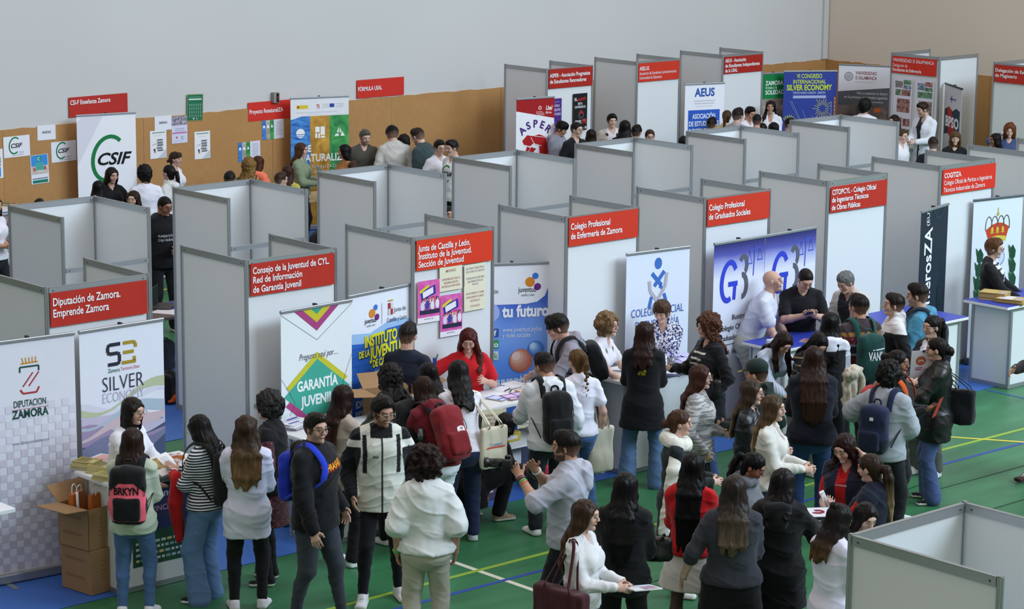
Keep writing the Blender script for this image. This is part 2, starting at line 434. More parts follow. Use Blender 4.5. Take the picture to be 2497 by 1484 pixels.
sign((F_[6]+.02, -.030, 2.15), (1, 0, 0), [('COGITIZA.', .33, .085, B_, 0, .20), ('Colegio Oficial de Peritos e Ingenieros', .93, .08, 0, 0, .115), ('Técnicos Industriales de Zamora', .80, .08, 0, 0, .03)], 'bright red sign reading COGITIZA', c='#d8301f', w=1.03)
sign((R3X[0]+.02, R3Y-.030, 2.17), (1, 0, 0), [('ASPER - Asociación Progresista', .92, .09, B_, 0, .185), ('de Estudiantes Renovadores', .83, .09, B_, 0, .085)], 'dark red sign reading ASPER, Asociación Progresista de Estudiantes Renovadores', c='#a8231a', w=1.0, h=.32)
sign((R3X[1]+.01, R3Y-.030, 2.15), (1, 0, 0), [('ASELUS.', .24, .09, B_, 0, .2), ('Asociación de Estudiantes Latinoamericanos', .90, .075, -.004, 0, .12), ('Universidad de Salamanca', .54, .075, -.004, 0, .045)], 'red sign reading ASELUS, Asociación de Estudiantes Latinoamericanos', w=1.0, h=.32)
sign((R3X[2]+.01, R3Y-.030, 2.16), (1, 0, 0), [('AEUS - Asociación', .54, .088, B_, 0, .205), ('de Estudiantes Independientes', .90, .088, B_, 0, .115), ('de la USAL', .32, .088, B_, 0, .028)], 'dark red sign reading AEUS, Asociación de Estudiantes Independientes', c='#a8231a', w=1.0)
sign((R4X-.03, 8.85+1.05, 2.15), (0, -1, 0), [('VNIVERSIDAD D SALAMANCA', .93, .085, .004, 0, .205), ('Delegación de', .33, .08, -.004, 0, .115), ('Estudiantes de Enfermería', .65, .08, B_, 0, .035)], 'red sign reading Vniversidad D Salamanca, Estudiantes de Enfermería', w=1.0, c='#d0301f')
sign((R4X-.03, 6.62+1.02, 2.17), (0, -1, 0), [('Delegación de Estudiantes', .9, .085, B_, 0, .18), ('de Magisterio', .46, .085, B_, 0, .09)], 'red sign reading Delegación de Estudiantes de Magisterio', w=1.0, c=RED2)
WS = WY-.024
sign((8.41, WS, 2.10), (1, 0, .005), [('CSI-F Enseñanza Zamora', .70, .095, B_, 0, .19)], 'red sign reading CSI-F Enseñanza Zamora taped to the back wall', w=1.03, c='#b3281f')
sign((11.68, WS, 1.80), (1, 0, 0), [('Proyecto RenaturaliZA', .66, .095, B_, 0, .12)], 'red sign reading Proyecto RenaturaliZA taped to the back wall', w=.97, c='#cf2f23')
sign((13.87, WS, 2.02), (1, 0, 0), [('FÓRMULA USAL', .50, .095, B_, 0, .12)], 'red sign reading FÓRMULA USAL taped to the back wall', w=1.0, c='#cc2e22')

# ------------------------------------------------------------------ roll-up banners
def rollup(A, B, H, label, bg, art, w=None, bar='#a4a7ac', foot=True):
    A = np.array([A[0], A[1]]); B = np.array([B[0], B[1]]); u = B-A; W_ = w or np.linalg.norm(u); u = u/np.linalg.norm(u)
    n = np.array([u[1], -u[0]])                    # towards the viewers' side
    t = thing('rollup_banner', (*((A+B)/2), 0), label, 'banner')
    M = Matrix(((u[0], -n[0], 0, A[0]), (u[1], -n[1], 0, A[1]), (0, 0, 1, 0), (0, 0, 0, 1)))
    al = mat(bar, .35, .5, .6)
    b = MB(); b.bbox((-.015, -.045, .012), (W_+.015, .045, .095), al, .012, M); b.build('base_cassette', t)
    b = MB(); b.bbox((-.005, -.014, H-.03), (W_+.005, .014, H), al, .005, M); b.build('top_bar', t)
    b = MB(); b.tube([M @ Vector((W_/2, .03, .08)), M @ Vector((W_/2, .035, H-.02))], .011, al); b.box((W_/2-.012, .0, H-.04), (W_/2+.012, .045, H+.012), mat('#333538'), M); b.build('support_pole', t)
    for x in (.16, W_-.16):
        b = MB(); b.box((x-.025, -.2, .001), (x+.025, .04, .0125), al, M); b.build('foot', t)
    b = MB(); b.box((0, -.0015, .09), (W_, .0015, H-.02), bg if not isinstance(bg, str) else mat(bg, .5, .3, var=.02), M); b.build('printed_panel', t)
    sh = Sheet(M @ Vector((0, -.003, .09)), (*u, 0), (0, 0, 1), W_, H-.11)
    art(sh, W_, H-.11); sh.done(t); return t
def grad_mat(stops, name, axis=2, lo=0., hi=2., noise=0., nscale=3.):
    """printed colour bands along one axis of the sheet (object space, metres)"""
    m, nt, b = newmat(name); tc = N(nt, 'ShaderNodeTexCoord'); sp = N(nt, 'ShaderNodeSeparateXYZ'); mr = N(nt, 'ShaderNodeMapRange')
    mr.inputs[1].default_value = lo; mr.inputs[2].default_value = hi
    L(nt, tc.outputs['Object'], sp.inputs[0]); L(nt, sp.outputs[axis], mr.inputs[0])
    r = N(nt, 'ShaderNodeValToRGB'); e = r.color_ramp.elements
    while len(e) < len(stops): e.new(.5)
    for i, (p, c) in enumerate(stops): e[i].position = p; e[i].color = (*lin(c), 1)
    src = mr.outputs[0]
    if noise:
        nz = N(nt, 'ShaderNodeTexNoise', i_Scale=nscale, i_Detail=5.); L(nt, tc.outputs['Object'], nz.inputs['Vector'])
        ad = N(nt, 'ShaderNodeMath', operation='MULTIPLY_ADD'); ad.inputs[1].default_value = noise; L(nt, nz.outputs[0], ad.inputs[0]); L(nt, src, ad.inputs[2])
        s2 = N(nt, 'ShaderNodeMath', operation='SUBTRACT'); s2.inputs[1].default_value = noise/2; L(nt, ad.outputs[0], s2.inputs[0]); src = s2.outputs[0]
    L(nt, src, r.inputs[0]); L(nt, r.outputs[0], b.inputs['Base Color']); b.inputs['Roughness'].default_value = .5
    return m
def ends(a, b, H):
    return at(*a, H)[:2], at(*b, H)[:2]

def art_dip(s, w, h):
    cx = w-.43; y = h-.20
    sh = [mat(c, .6, .2, name='print') for c in ('#d9d7e6', '#cfc9da', '#c7bfce')]
    rr = random.Random(1); n = 13; q = w/n
    for j in range(22):
        for i in range(n):
            if (i+j) % 2 == 0: s.rect(i*q, .02+j*q, q, q, sh[0 if j > 15 else (1 if j > 9 or rr.random() < .4 else 2)], k=1)
    for i in range(5): s.line([(cx-.05+i*.028, y-.0), (cx-.055+i*.028+(i-2)*.004, y+.05)], .009, '#d69a3a', k=2)
    s.line([(cx-.075, y), (cx+.085, y+.004)], .012, '#d69a3a', k=2)
    s.line([(cx-.085, y-.075), (cx-.085, y-.03), (cx+.09, y-.03), (cx+.09, y-.075)], .014, '#274b45', k=2)
    for d in (0, .055): s.line([(cx-.06+d, y-.2), (cx+.035+d, y-.085)], .012, '#b23a45', k=2)
    s.line([(cx-.085, y-.225), (cx-.06, y-.26), (cx+.065, y-.26), (cx+.09, y-.215)], .016, '#b23a45', k=2)
    s.text('DIPUTACION', cx, y-.375, .085, '#2c5048', .01, 0, 'CENTER', fit=.30)
    s.line([(cx-.17, y-.395), (cx+.17, y-.395)], .004, '#b23a45', k=2)
    s.text('ZAMORA', cx, y-.47, .10, '#1f4a42', .03, 0, 'CENTER', fit=.34)
    s.text('www.diputaciondezamora.es', cx, y-.70, .04, '#8c8ca6', 0, 0, 'CENTER', fit=.34)
rollup(*ends((-46, 837), (180, 808), 2.13), 2.13, 'white roll-up banner reading Diputación Zamora, at the left frame edge', mat('#e2e3ee', .5, .3), art_dip)

def art_sil(s, w, h):
    s.poly([(0, 0), (w, 0), (w, h*.56), (w*.6, h*.60), (w*.3, h*.52), (0, h*.55)], '#4f5a78', k=1)
    bands = [('#c3bdd3', .62, .57, .10), ('#9f8fae', .56, .50, .10), ('#d8d9e6', .66, .70, .06), ('#b9c3a0', .655, .74, .05), ('#aebfcf', .60, .66, .05), ('#cdb9bd', .55, .63, .05), ('#7d7f9d', .49, .53, .09)]
    for i, (c, a, b, th) in enumerate(bands):
        top = [(w*j/12, h*(a+(b-a)*(j/12)**1.6+.03*math.sin(j/12*6+i))) for j in range(13)]
        s.poly([(x, y-h*th*(.6+.4*math.sin(x*5+i))) for x, y in top]+top[::-1], c, k=2+i)
    s.k = 10
    cx, y = w*.5, h-.30
    s.line([(cx-.02, y+.15), (cx-.135, y+.15), (cx-.15, y+.135), (cx-.15, y+.085), (cx-.135, y+.07), (cx-.045, y+.07), (cx-.03, y+.055), (cx-.03, y-.01), (cx-.045, y-.025), (cx-.15, y-.025)], .032, '#2c2f3d', k=11)
    s.line([(cx+.01, y+.15), (cx+.12, y+.15), (cx+.14, y+.135), (cx+.14, y+.10)], .03, '#a98f2c', k=11)
    s.line([(cx+.01, y+.065), (cx+.12, y+.065)], .03, '#a98f2c', k=11); s.line([(cx-.005, y-.025), (cx+.14, y-.025)], .03, '#a98f2c', k=11)
    s.line([(cx+.125, y-.02), (cx+.125, y+.02)], .03, '#a98f2c', k=11)
    s.text('Zamora', cx-.15, y-.095, .05, '#2f7a5c', .01, fit=.12); s.text('Territorio Silver', cx-.02, y-.092, .045, '#c0486a', 0, fit=.2)
    s.text('SILVER', cx, y-.26, .19, '#34374a', -.012, 0, 'CENTER', fit=.43)
    s.text('ECONOMY', cx, y-.36, .13, '#bcbdd2', -.01, 0, 'CENTER', fit=.43)
    for i, (a, x) in enumerate((('Mayores  personas', .52), ('Ciberseguridad  pública', .40), ('local  rural', .48), ('red de servicios', .3), ('sociales', .3))):
        s.text(a, .12, h*.335-i*.085, .06, '#dfe2ee', .01, fit=x+.12)
rollup(*ends((192, 806), (397, 774), 2.12), 2.12, 'roll-up banner reading SILVER ECONOMY with coloured waves', '#e3e7f2', art_sil)

def art_gar(s, w, h):
    cx = w*.5
    for c, r in (('#a9457f', .27), ('#c9c132', .17), ('#3ba08a', .07)):
        s.poly([(cx-r, h-.012), (cx, h-.012-r*.78), (cx+r, h-.012)], c)
    s.line([(0, h-.02), (cx, h-.31), (w, h-.02)], .003, '#444', k=6)
    s.line([(0, h-.62), (.16, h-.87), (.0, h-1.17)], .003, '#444', k=14); s.line([(w, h-.5), (w-.12, h-.76), (w, h-1.02)], .003, '#444', k=14)
    s.text('Pregunta aquí por…', cx+.02, h-.48, .088, '#55565c', -.004, .28, 'CENTER', fit=.47)
    cy = h-.80
    def dia(dx, dy, c, sc=1.0): s.poly([(cx+dx-.40*sc, cy+dy), (cx+dx, cy+dy-.31*sc), (cx+dx+.40*sc, cy+dy), (cx+dx, cy+dy+.31*sc)], c)
    dia(0, .085, '#c8c53a', .94); dia(0, -.09, '#b5467f', .96); dia(0, 0, '#45a893')
    s.text('GARANTÍA', cx, cy+.03, .135, '#f3f5f5', .03, 0, 'CENTER', fit=.50)
    s.text('JUVENIL', cx, cy-.12, .135, '#f3f5f5', .03, 0, 'CENTER', fit=.40)
    s.text('Infórmate e inscríbete', .2, h-1.23, .085, '#55565c', -.004, .28, fit=.55)
    s.disc(.15, h-1.205, .008, '#444'); s.line([(0, h-1.19), (.15, h-1.205)], .003, '#444')
rollup(*ends((684, 758), (857, 728), 2.05), 2.05, 'white roll-up banner reading GARANTÍA JUVENIL on a teal diamond', '#e6edf0', art_gar)

def logo_juv(s, x, y, q):
    s.disc(x, y, .055*q, '#d98a2b'); s.disc(x+.06*q, y+.065*q, .036*q, '#3f7bd0'); s.disc(x+.085*q, y-.055*q, .04*q, '#6f2f86')
    s.text('juventud', x-.13*q, y-.11*q, .085*q, '#2b2b33', .01, fit=.2*q); s.text('castilla y león', x-.1*q, y-.155*q, .04*q, '#55555c', 0, fit=.15*q)
def art_inst(s, w, h):
    s.poly([(0, 0), (w, 0), (w, h-.34), (w*.62, h-.29), (w*.3, h-.39), (0, h-.36)], '#9cc0e8', k=1)
    s.poly([(0, 0), (w, 0), (w, h-.36), (w*.55, h-.38), (w*.2, h-.48), (0, h-.46)], mat('#2b62ba', .6, .2, name='print', var=.35, scale=4), k=2)
    rr = random.Random(5)
    for j in range(14):
        y = h-.52-j*.085; s.line([(0, y), (w*.98, y+.01)], .004, '#1d3f86', k=3)
        for i in range(4):
            x = rr.uniform(.02, w-.05); s.line([(x, y), (x, y-.085)], .004, '#1d3f86', k=3)
    s.k = 6; logo_juv(s, w*.33, h-.2, .8)
    s.line([(w*.47, h-.32), (w*.47, h-.12)], .004, '#555')
    x, y = w*.56, h-.13
    for i, (a, b) in enumerate(((0, 0), (.035, 0), (0, -.06), (.035, -.06))): s.rect(x+a, y+b-.06, .033, .057, '#a8392f' if i in (0, 3) else '#d8cfd6')
    s.line([(x, y+.02), (x+.068, y+.02)], .014, '#c79a3c'); s.text('Junta de', x+.085, y-.1, .062, '#3b3b42', fit=.17); s.text('Castilla y León', x-.02, y-.19, .062, '#3b3b42', fit=.28)
    Yl = '#e3dc2e'
    for a, yy, xx, sz, ft in (('INSTITUTO', -.52, .21, .15, .46), ('DE LA', -.615, .13, .09, .15), ('JUVENTUD', -.645, .29, .16, .52), ('DE CASTILLA Y LEÓN', -.73, .32, .1, .56)):
        s.text(a, xx+.008, h+yy-.01, sz, '#172a57', .05, .06, rot=3, fit=ft); s.text(a, xx, h+yy, sz, Yl, .045, .06, rot=3, fit=ft)
    for a, yy, xx, sz, ft in (('FORMACIÓN', -.86, .17, .11, .3), ('MOVILIDAD VOLUNTARIADO', -.83, .5, .075, .45), ('CARNÉ JOVEN EMPLEO', -.985, .12, .12, .7), ('IDIOMAS VIVIENDA', -1.10, .08, .1, .6), ('RESIDENCIAS JUVENILES', -1.19, .08, .08, .7)):
        s.text(a, xx, h+yy, sz, '#e9eef7', .015, .05, rot=4, fit=ft)
rollup(*ends((850, 720), (1018, 686), 2.05), 2.05, 'blue roll-up banner reading INSTITUTO DE LA JUVENTUD DE CASTILLA Y LEÓN', '#e7ecf6', art_inst)

def art_tuf(s, w, h):
    s.poly([(0, h-.42), (w-.28, h-.42), (w-.16, h-.40), (w-.08, h-.34), (w-.04, h-.24), (w-.04, h), (0, h)], '#eceff6', k=2)
    s.k = 3; logo_juv(s, w-.24, h-.19, .95)
    s.text('Junta de', .02, h-.24, .07, '#3b3b42', fit=.22); s.text('Castilla y León', .02, h-.30, .07, '#3b3b42', fit=.26)
    s.disc(.2, h-.50, .10, '#a9b7ea')
    s.text('tu futuro', w-.53, h-.55, .17, '#f2f4fb', .04, 0, fit=.5)
    s.text('www.juventud.jcyl.es', w-.53, h-.71, .07, '#e8ecf8', 0, .12, fit=.42); s.text('y redes sociales', w-.53, h-.77, .07, '#e8ecf8', 0, .12, fit=.3)
    for i, (c, g) in enumerate((('#3b5998', 'f'), ('#3f9b52', 'o'), ('#cfd6dd', 'k'))):
        s.rect(w-.64, h-.76-i*.12, .07, .09, c); s.text(g, w-.62, h-.745-i*.12, .085, '#f2f4fb' if i < 2 else '#6aa84f', .02)
    def ball(x, y, r, cs):
        for i, c in enumerate(cs): s.disc(x-r*.10*i, y+r*.10*i, r*(1-.16*i), c)
    ball(w-.33, h-1.02, .125, ('#b96a55', '#c67d66', '#d0907b', '#dba793', '#e8c6b8')); ball(w-.17, h-.90, .085, ('#3f6cb5', '#507dc2', '#6b95d0', '#8fb1dd', '#b9d0ea')); ball(w-.06, h-1.13, .10, ('#7d63b5', '#8f78c2', '#a693cf'))
    s.text('juventud', w-.6, h-1.32, .21, '#cfe0f6', .05, 0, fit=.43, rot=3); s.text('castilla y león', w-.66, h-1.45, .15, '#a8bfe6', .035, 0, fit=.52, rot=3)
A, B = ends((1150, 643), (1330, 637), 2.0)
rollup(A, B, 2.0, 'blue roll-up banner reading tu futuro with coloured balls', grad_mat([(0, '#4678d6'), (.45, '#5f8fe0'), (.62, '#7ba4ea'), (.8, '#3d63c8'), (1, '#3450b4')], 'blue_sky_print', noise=.25), art_tuf, w=.86)

def art_enf(s, w, h):
    cx = w*.5; y = h-.50; Bc, G = '#3f72c2', '#b7b2c0'
    s.disc(cx, y+.37, .05, Bc, ry=.062)
    s.line([(cx-.085, y+.27), (cx+.05, y+.13), (cx+.03, y+.1)], .045, Bc); s.line([(cx+.085, y+.28), (cx-.05, y+.13)], .045, Bc)
    s.line([(cx-.095, y-.03), (cx-.12, y-.1)], .04, Bc); s.line([(cx-.085, y+.02), (cx-.115, y-.085)], .04, Bc); s.line([(cx+.085, y+.04), (cx+.115, y-.05)], .04, Bc)
    s.line([(cx-.12, y+.19), (cx-.105, y+.08), (cx+.02, y-.06), (cx+.1, y-.11)], .04, G); s.line([(cx+.12, y+.26), (cx+.1, y+.12), (cx-.02, y-.05), (cx-.1, y-.12)], .04, G)
    for i, (a, ft) in enumerate((('COLEGIO OFICIAL', .72), ('DE ENFERMERÍA', .60), ('DE ZAMORA', .48))): s.text(a, cx, h-.68-i*.135, .125, '#3f67b5', -.004, 0, 'CENTER', fit=ft)
rollup(*ends((1528, 617), (1682, 598), 2.06), 2.06, 'white roll-up banner reading COLEGIO OFICIAL DE ENFERMERÍA DE ZAMORA', '#dfe7f5', art_enf)

def art_gs(s, w, h):
    y = h-.55
    s.arc(w*.30, y+.12, .145, .06, 40, 300, '#3346c8', ry=.24, rot=-8); s.rect(w*.30-.01, y+.06, .15, .055, '#3346c8'); s.line([(w*.30+.1, y+.1), (w*.30+.085, y-.09)], .05, '#3346c8')
    s.arc(w*.58, y+.28, .08, .055, 150, -60, '#5c5f6b', ry=.12); s.arc(w*.56, y+.05, .10, .06, 95, -95, '#5c5f6b', ry=.15)
    x = w*.80; yy = y+.36
    s.line([(x, yy+.13), (x-.02, yy-.22)], .014, '#4a5cc0'); s.line([(x-.09, yy+.06), (x+.09, yy+.09)], .014, '#4a5cc0')
    for q, e in ((-.085, .06), (.085, .09)):
        s.line([(x+q, yy+e), (x+q-.04, yy+e-.14)], .005, '#4a5cc0'); s.line([(x+q, yy+e), (x+q+.04, yy+e-.14)], .005, '#4a5cc0'); s.line([(x+q-.045, yy+e-.14), (x+q+.045, yy+e-.14)], .012, '#4a5cc0')
    D = '#3d4152'
    s.text('Ilustre', w*.37, h-.86, .085, D, .008, .05, fit=.22); s.text('Colegio Oficial de', w*.12, h-.97, .085, D, .008, .05, fit=.56); s.text('Graduados Sociales', w*.10, h-1.08, .085, D, .008, .05, fit=.6)
    s.line([(w*.16, h-1.13), (w*.84, h-1.12)], .008, D); s.text('Z A M O R A', w*.17, h-1.24, .085, '#8d90a0', .004, .05, fit=.52)
gsm = grad_mat([(0, '#dfe2ef'), (.80, '#dfe2ef'), (.87, '#a3abe0'), (.92, '#5256ac'), (.97, '#2f2f78'), (1, '#272863')], 'violet_fade_print', hi=2.06, noise=.05, nscale=1.5)
rollup(*ends((1742, 592), (1866, 572), 2.06), 2.06, 'left of the two GS roll-up banners with violet top and scales', gsm, art_gs)
A, B = ends((1867, 572), (1991, 551), 2.06)
rollup(A, B, 2.06, 'right of the two GS roll-up banners with violet top, behind the bald man', gsm, art_gs)

def art_ing(s, w, h):
    s.arc(w*.66, h+.02, .16, .03, 180, 360, '#2c3c48'); s.line([(w*.75, 0), (w*.72, h*.5)], .05, '#16302f')
    for i in range(16): s.poly([(w*.82, .3+i*.07), (w*.82, .35+i*.07), (w*.78, .325+i*.07)], '#263c3c', k=3)
    s.text('ingenierosZA', w*.42, .40, .30, '#eef1f4', .018, 0, rot=90, fit=1.32); s.text('(EU)', w*.30, 1.75, .11, '#eef1f4', 0, 0, rot=90)
rollup(*ends((2247, 514), (2313, 494), 2.05), 2.05, 'black roll-up banner with vertical white lettering ingenierosZA', '#1d2936', art_ing)

def art_cor(s, w, h):
    cx, y = w*.5, h-.38
    s.poly([(cx-.20, y), (cx-.15, y-.12), (cx+.15, y-.12), (cx+.20, y+.02), (cx+.1, y+.07), (cx, y+.085), (cx-.1, y+.06)], '#c4442c')
    s.poly([(cx-.16, y-.16), (cx+.16, y-.15), (cx+.14, y-.09), (cx, y-.075), (cx-.14, y-.1)], '#cfc24a')
    for a in (-.15, -.05, .055, .15): s.arc(cx+a, y+.04, .06, .012, 200, -20, '#50584a', ry=.13)
    for a in (-.09, 0, .09): s.disc(cx+a, y, .02, '#cfc24a', ry=.035); s.disc(cx+a, y-.035, .032, '#b9a93a', ry=.014)
    s.disc(cx, y+.19, .018, '#b9ad3c', ry=.025); s.line([(cx, y+.2), (cx, y+.27)], .01, '#b9ad3c')
    for k, sg in enumerate((-1, 1)):
        for i in range(5):
            px, py = cx+sg*(.30-.012*abs(i-2)), y-.32-i*.17
            s.poly([(px, py+.11), (px+.055, py+.03), (px+.045, py-.05), (px, py-.085), (px-.045, py-.05), (px-.055, py+.03)], '#1f4a33')
            s.poly([(px-.03, py+.07), (px-.075, py+.12), (px-.06, py+.02)], '#275a3c'); s.disc(px, py-.09, .025, '#2f7a56')
    s.arc(cx+.03, y-.35, .11, .012, 0, 360, '#8f9dc4'); s.disc(cx+.03, y-.35, .09, '#c9d6ee')
    for a, b in ((.16, -.62), (.19, -.66), (.16, -.70)): s.disc(cx+a, y+b, .012, '#c23a3a')
    s.text('COLEGIO OFICIAL', cx-.3, h-1.42, .06, '#5b5e63', .01, fit=.6); s.text('DE', cx, h-1.50, .055, '#5b5e63', .01, align='CENTER'); s.text('INGENIEROS', cx, h-1.58, .06, '#5b5e63', .01, 0, 'CENTER', fit=.36)
rollup(*ends((2375, 486), (2495, 473), 2.05), 2.05, 'white roll-up banner with royal crown over laurel crest', '#dde5ec', art_cor, bar='#6a7076')

def csif_logo(s, cx, cy, q, zam=True):
    s.arc(cx, cy, .40*q, .085*q, 62, 318, '#1d7a45', ry=.52*q, rot=-14)
    s.text('CSIF', cx-.30*q, cy-.13*q, .36*q, '#17181a', .025, .32, fit=.78*q)
def art_csif(s, w, h):
    s.poly([(0, h-.1), (0, h-.75), (w*.45, h), (w*.1, h)], '#dcdbe4', k=1); s.poly([(w*.55, 0), (w, h*.55), (w, h*.42), (w*.75, 0)], '#dcdbe4', k=1)
    csif_logo(s, w*.53, h-.66, .70); s.text('ZAMORA', w*.5, h-1.17, .11, '#3c3d42', 0, 0, 'CENTER', fit=.5)
rollup(*ends((186, 280), (330, 272), 2.17), 2.17, 'white roll-up banner with the green and black CSIF logo', '#eeeef2', art_csif)

def noise_print(c1, c2, sc=6., st=(1, 1, 1)):
    m, nt, b = newmat('photo_print'); tc = N(nt, 'ShaderNodeTexCoord'); mp = N(nt, 'ShaderNodeMapping'); mp.inputs['Scale'].default_value = st
    nz = N(nt, 'ShaderNodeTexNoise', i_Scale=sc, i_Detail=8., i_Distortion=.6); L(nt, tc.outputs['Object'], mp.inputs[0]); L(nt, mp.outputs[0], nz.inputs[0])
    r = N(nt, 'ShaderNodeValToRGB'); r.color_ramp.elements[0].position = .3; r.color_ramp.elements[1].position = .72
    r.color_ramp.elements[0].color = (*lin(c1), 1); r.color_ramp.elements[1].color = (*lin(c2), 1)
    L(nt, nz.outputs[0], r.inputs[0]); L(nt, r.outputs[0], b.inputs['Base Color']); b.inputs['Roughness'].default_value = .5
    return m
P_SEA, P_SAND, P_LEAF = noise_print('#12459c', '#4fa0e6', 5, (1, 1, 4)), noise_print('#9a6a14', '#d9a63a', 6), noise_print('#08713a', '#4fb053', 7)
P_ROCK = noise_print('#7d7468', '#c9c0b4', 9)
def art_ren(s, w, h):
    t = w/3
    for i, mt in enumerate((P_SEA, P_SAND, P_LEAF)): s.rect(i*t, 0, t, h-.29, mt, k=1)
    s.poly([(0, h-.34), (t, h-.25), (2*t, h-.29), (w, h-.27), (w, h), (0, h)], '#e4e6ea', k=2)
    s.rect(.10, h-.17, .2, .06, '#d8c53a', k=3); s.disc(.13, h-.14, .02, '#a8442c', k=4); s.text('TR', .44, h-.17, .09, '#b5472c', .03, fit=.06)
    s.rect(w-.33, h-.16, .08, .06, '#2b4aa0', k=3); lineify(s, .54, h-.11, .16, 3, .025, .007, '#9a9ca6'); lineify(s, w-.23, h-.11, .16, 3, .025, .007, '#9a9ca6'); lineify(s, .1, h-.235, w-.2, 1, .02, .006, '#b5b7c0')
    W = '#f1f1ee'; cy = h-.57
    s.disc(t*.5, cy+.01, .075, W); s.rect(t*.5-.09, cy-.015, .18, .012, P_SEA); s.rect(t*.5-.09, cy-.045, .18, .01, P_SEA)
    for a, b, c, d in ((-.08, .015, .075, .09), (.01, -.03, .075, .135), (-.08, -.075, .035, .075), (-.03, -.075, .03, .075), (.015, -.075, .07, .03)): s.rect(1.5*t+a, cy+b, c, d, W)
    s.poly([(2.5*t-.085, cy-.06), (2.5*t-.01, cy-.06), (2.5*t-.01, cy-.02), (2.5*t-.06, cy-.02)], W); s.poly([(2.5*t-.045, cy+.0), (2.5*t-.005, cy+.0), (2.5*t-.005, cy+.09)], W); s.poly([(2.5*t+.01, cy+.08), (2.5*t+.01, cy-.02), (2.5*t+.04, cy+.02)], W); s.poly([(2.5*t+.02, cy-.06), (2.5*t+.095, cy-.06), (2.5*t+.05, cy+.02)], W)
    s.text('RE', .22, h-.86, .15, W, .03, 0, fit=.12); s.text('NATURALIZA', .14, h-1.02, .17, W, .02, 0, fit=.82)
    for i, (a, ft) in enumerate((('RENATURALIZACIÓN Y', .8), ('RESILIENCIA EN LA', .75), ('CIUDAD DE ZAMORA', .72))): s.text(a, .16, h-1.13-i*.085, .07, '#dfe3e6', .006, 0, fit=ft, sp=1.4)
rollup(*ends((708, 238), (850, 232), 2.16), 2.16, 'blue, ochre and green roll-up banner reading RENATURALIZA', '#e4e6ea', art_ren)

def bear(s, cx, cy, q, c):
    """angular striding animal emblem"""
    s.poly([(cx-.32*q, cy+.10*q), (cx-.2*q, cy+.21*q), (cx-.05*q, cy+.18*q), (cx-.02*q, cy+.05*q), (cx-.12*q, cy-.02*q), (cx-.28*q, cy+.02*q)], c)
    s.poly([(cx-.12*q, cy+.17*q), (cx+.1*q, cy+.21*q), (cx+.26*q, cy+.15*q), (cx+.3*q, cy+.02*q), (cx+.2*q, cy-.04*q), (cx+.02*q, cy+.0*q)], c)
    s.poly([(cx+.1*q, cy+.0*q), (cx+.3*q, cy+.02*q), (cx+.33*q, cy-.18*q), (cx+.24*q, cy-.29*q), (cx+.12*q, cy-.24*q)], c)
    s.poly([(cx-.1*q, cy-.04*q), (cx+.03*q, cy-.08*q), (cx-.16*q, cy-.26*q), (cx-.24*q, cy-.3*q)], c); s.poly([(cx-.2*q, cy-.02*q), (cx-.12*q, cy-.06*q), (cx-.22*q, cy-.2*q), (cx-.27*q, cy-.21*q)], c)
    s.line([(cx-.11*q, cy+.16*q), (cx-.02*q, cy+.02*q), (cx+.16*q, cy-.03*q)], .012*q, '#f0eef0'); s.line([(cx-.02*q, cy+.18*q), (cx+.26*q, cy+.14*q)], .01*q, '#f0eef0')
def arcword(s, word, cx, cy, r, size, c, step, bold=.03):
    n = len(word)
    for i, ch in enumerate(word):
        a = 90-(i-(n-1)/2)*step
        s.text(ch, cx+r*math.cos(RAD(a)), cy+r*math.sin(RAD(a)), size, c, bold, 0, 'CENTER', rot=a-90)
def art_asp(s, w, h):
    s.poly([(0, h-.19), (w, h-.34), (w, h), (0, h)], '#a11c20', k=1)
    s.arc(w*.62, h-.16, .035, .02, 0, 360, '#d8a9aa'); lineify(s, w*.52, h-.23, .17, 3, .025, .012, '#e0b9ba'); s.text('Usal', w*.77, h-.2, .1, '#f2e8e8', .03, .2, fit=.13); s.text('800 años', w*.77, h-.26, .05, '#f2e8e8', .01, .1, fit=.12)
    arcword(s, 'ASPER', w*.5, h-.80, .33, .17, '#4a2a77', 21); bear(s, w*.5, h-.76, .80, '#b01d22')
rollup(*ends((1259, 240), (1348, 234), 2.1), 2.1, 'roll-up banner reading ASPER with a red animal emblem', '#eceaf0', art_asp, w=.76)
def art_aeus(s, w, h):
    s.text('AEUS', w*.5, h-.21, .20, '#2d56a8', .03, 0, 'CENTER', fit=.40); lineify(s, w*.2, h-.30, w*.6, 2, .045, .02, '#c9ccd8', center=True); lineify(s, w*.28, h-.39, w*.44, 1, .05, .012, '#d4d6df')
    s.rect(w*.09, .45, w*.80, h-.90, '#2d5cc0', k=2); s.k = 4
    for i, (a, ft) in enumerate((('ASOCIACIÓN', .46), ('DE ESTUDIANTES', .60), ('INDEPENDIENTES', .60))): s.text(a, w*.49, h-.60-i*.13, .12, '#eef1f8', .02, 0, 'CENTER', fit=ft)
    s.text('DESDE 1985', w*.49, h-.97, .07, '#cdd7ee', .01, 0, 'CENTER', fit=.34)
rollup(*ends((1671, 204), (1767, 200), 2.07), 2.07, 'white and blue roll-up banner reading AEUS', '#e9ecf4', art_aeus)
def art_zam(s, w, h):
    s.rect(0, h-.46, w, .46, '#178043', k=2); s.rect(0, 0, w, h-.46, noise_print('#3e322c', '#cdb8a8', 4), k=1); s.k = 3
    for a, y, sz, ft, bo in (('ZAMORA', -.21, .11, .40, .025), ('frente a la', -.28, .075, .26, 0), ('SOLEDAD', -.38, .11, .42, .025)): s.text(a, w*.30, h+y, sz, '#eef2ee', bo, 0, fit=ft)
rollup(*ends((1838, 179), (1916, 175), 2.05), 2.05, 'green roll-up banner reading ZAMORA frente a la SOLEDAD', '#e8e8e8', art_zam, w=.9)
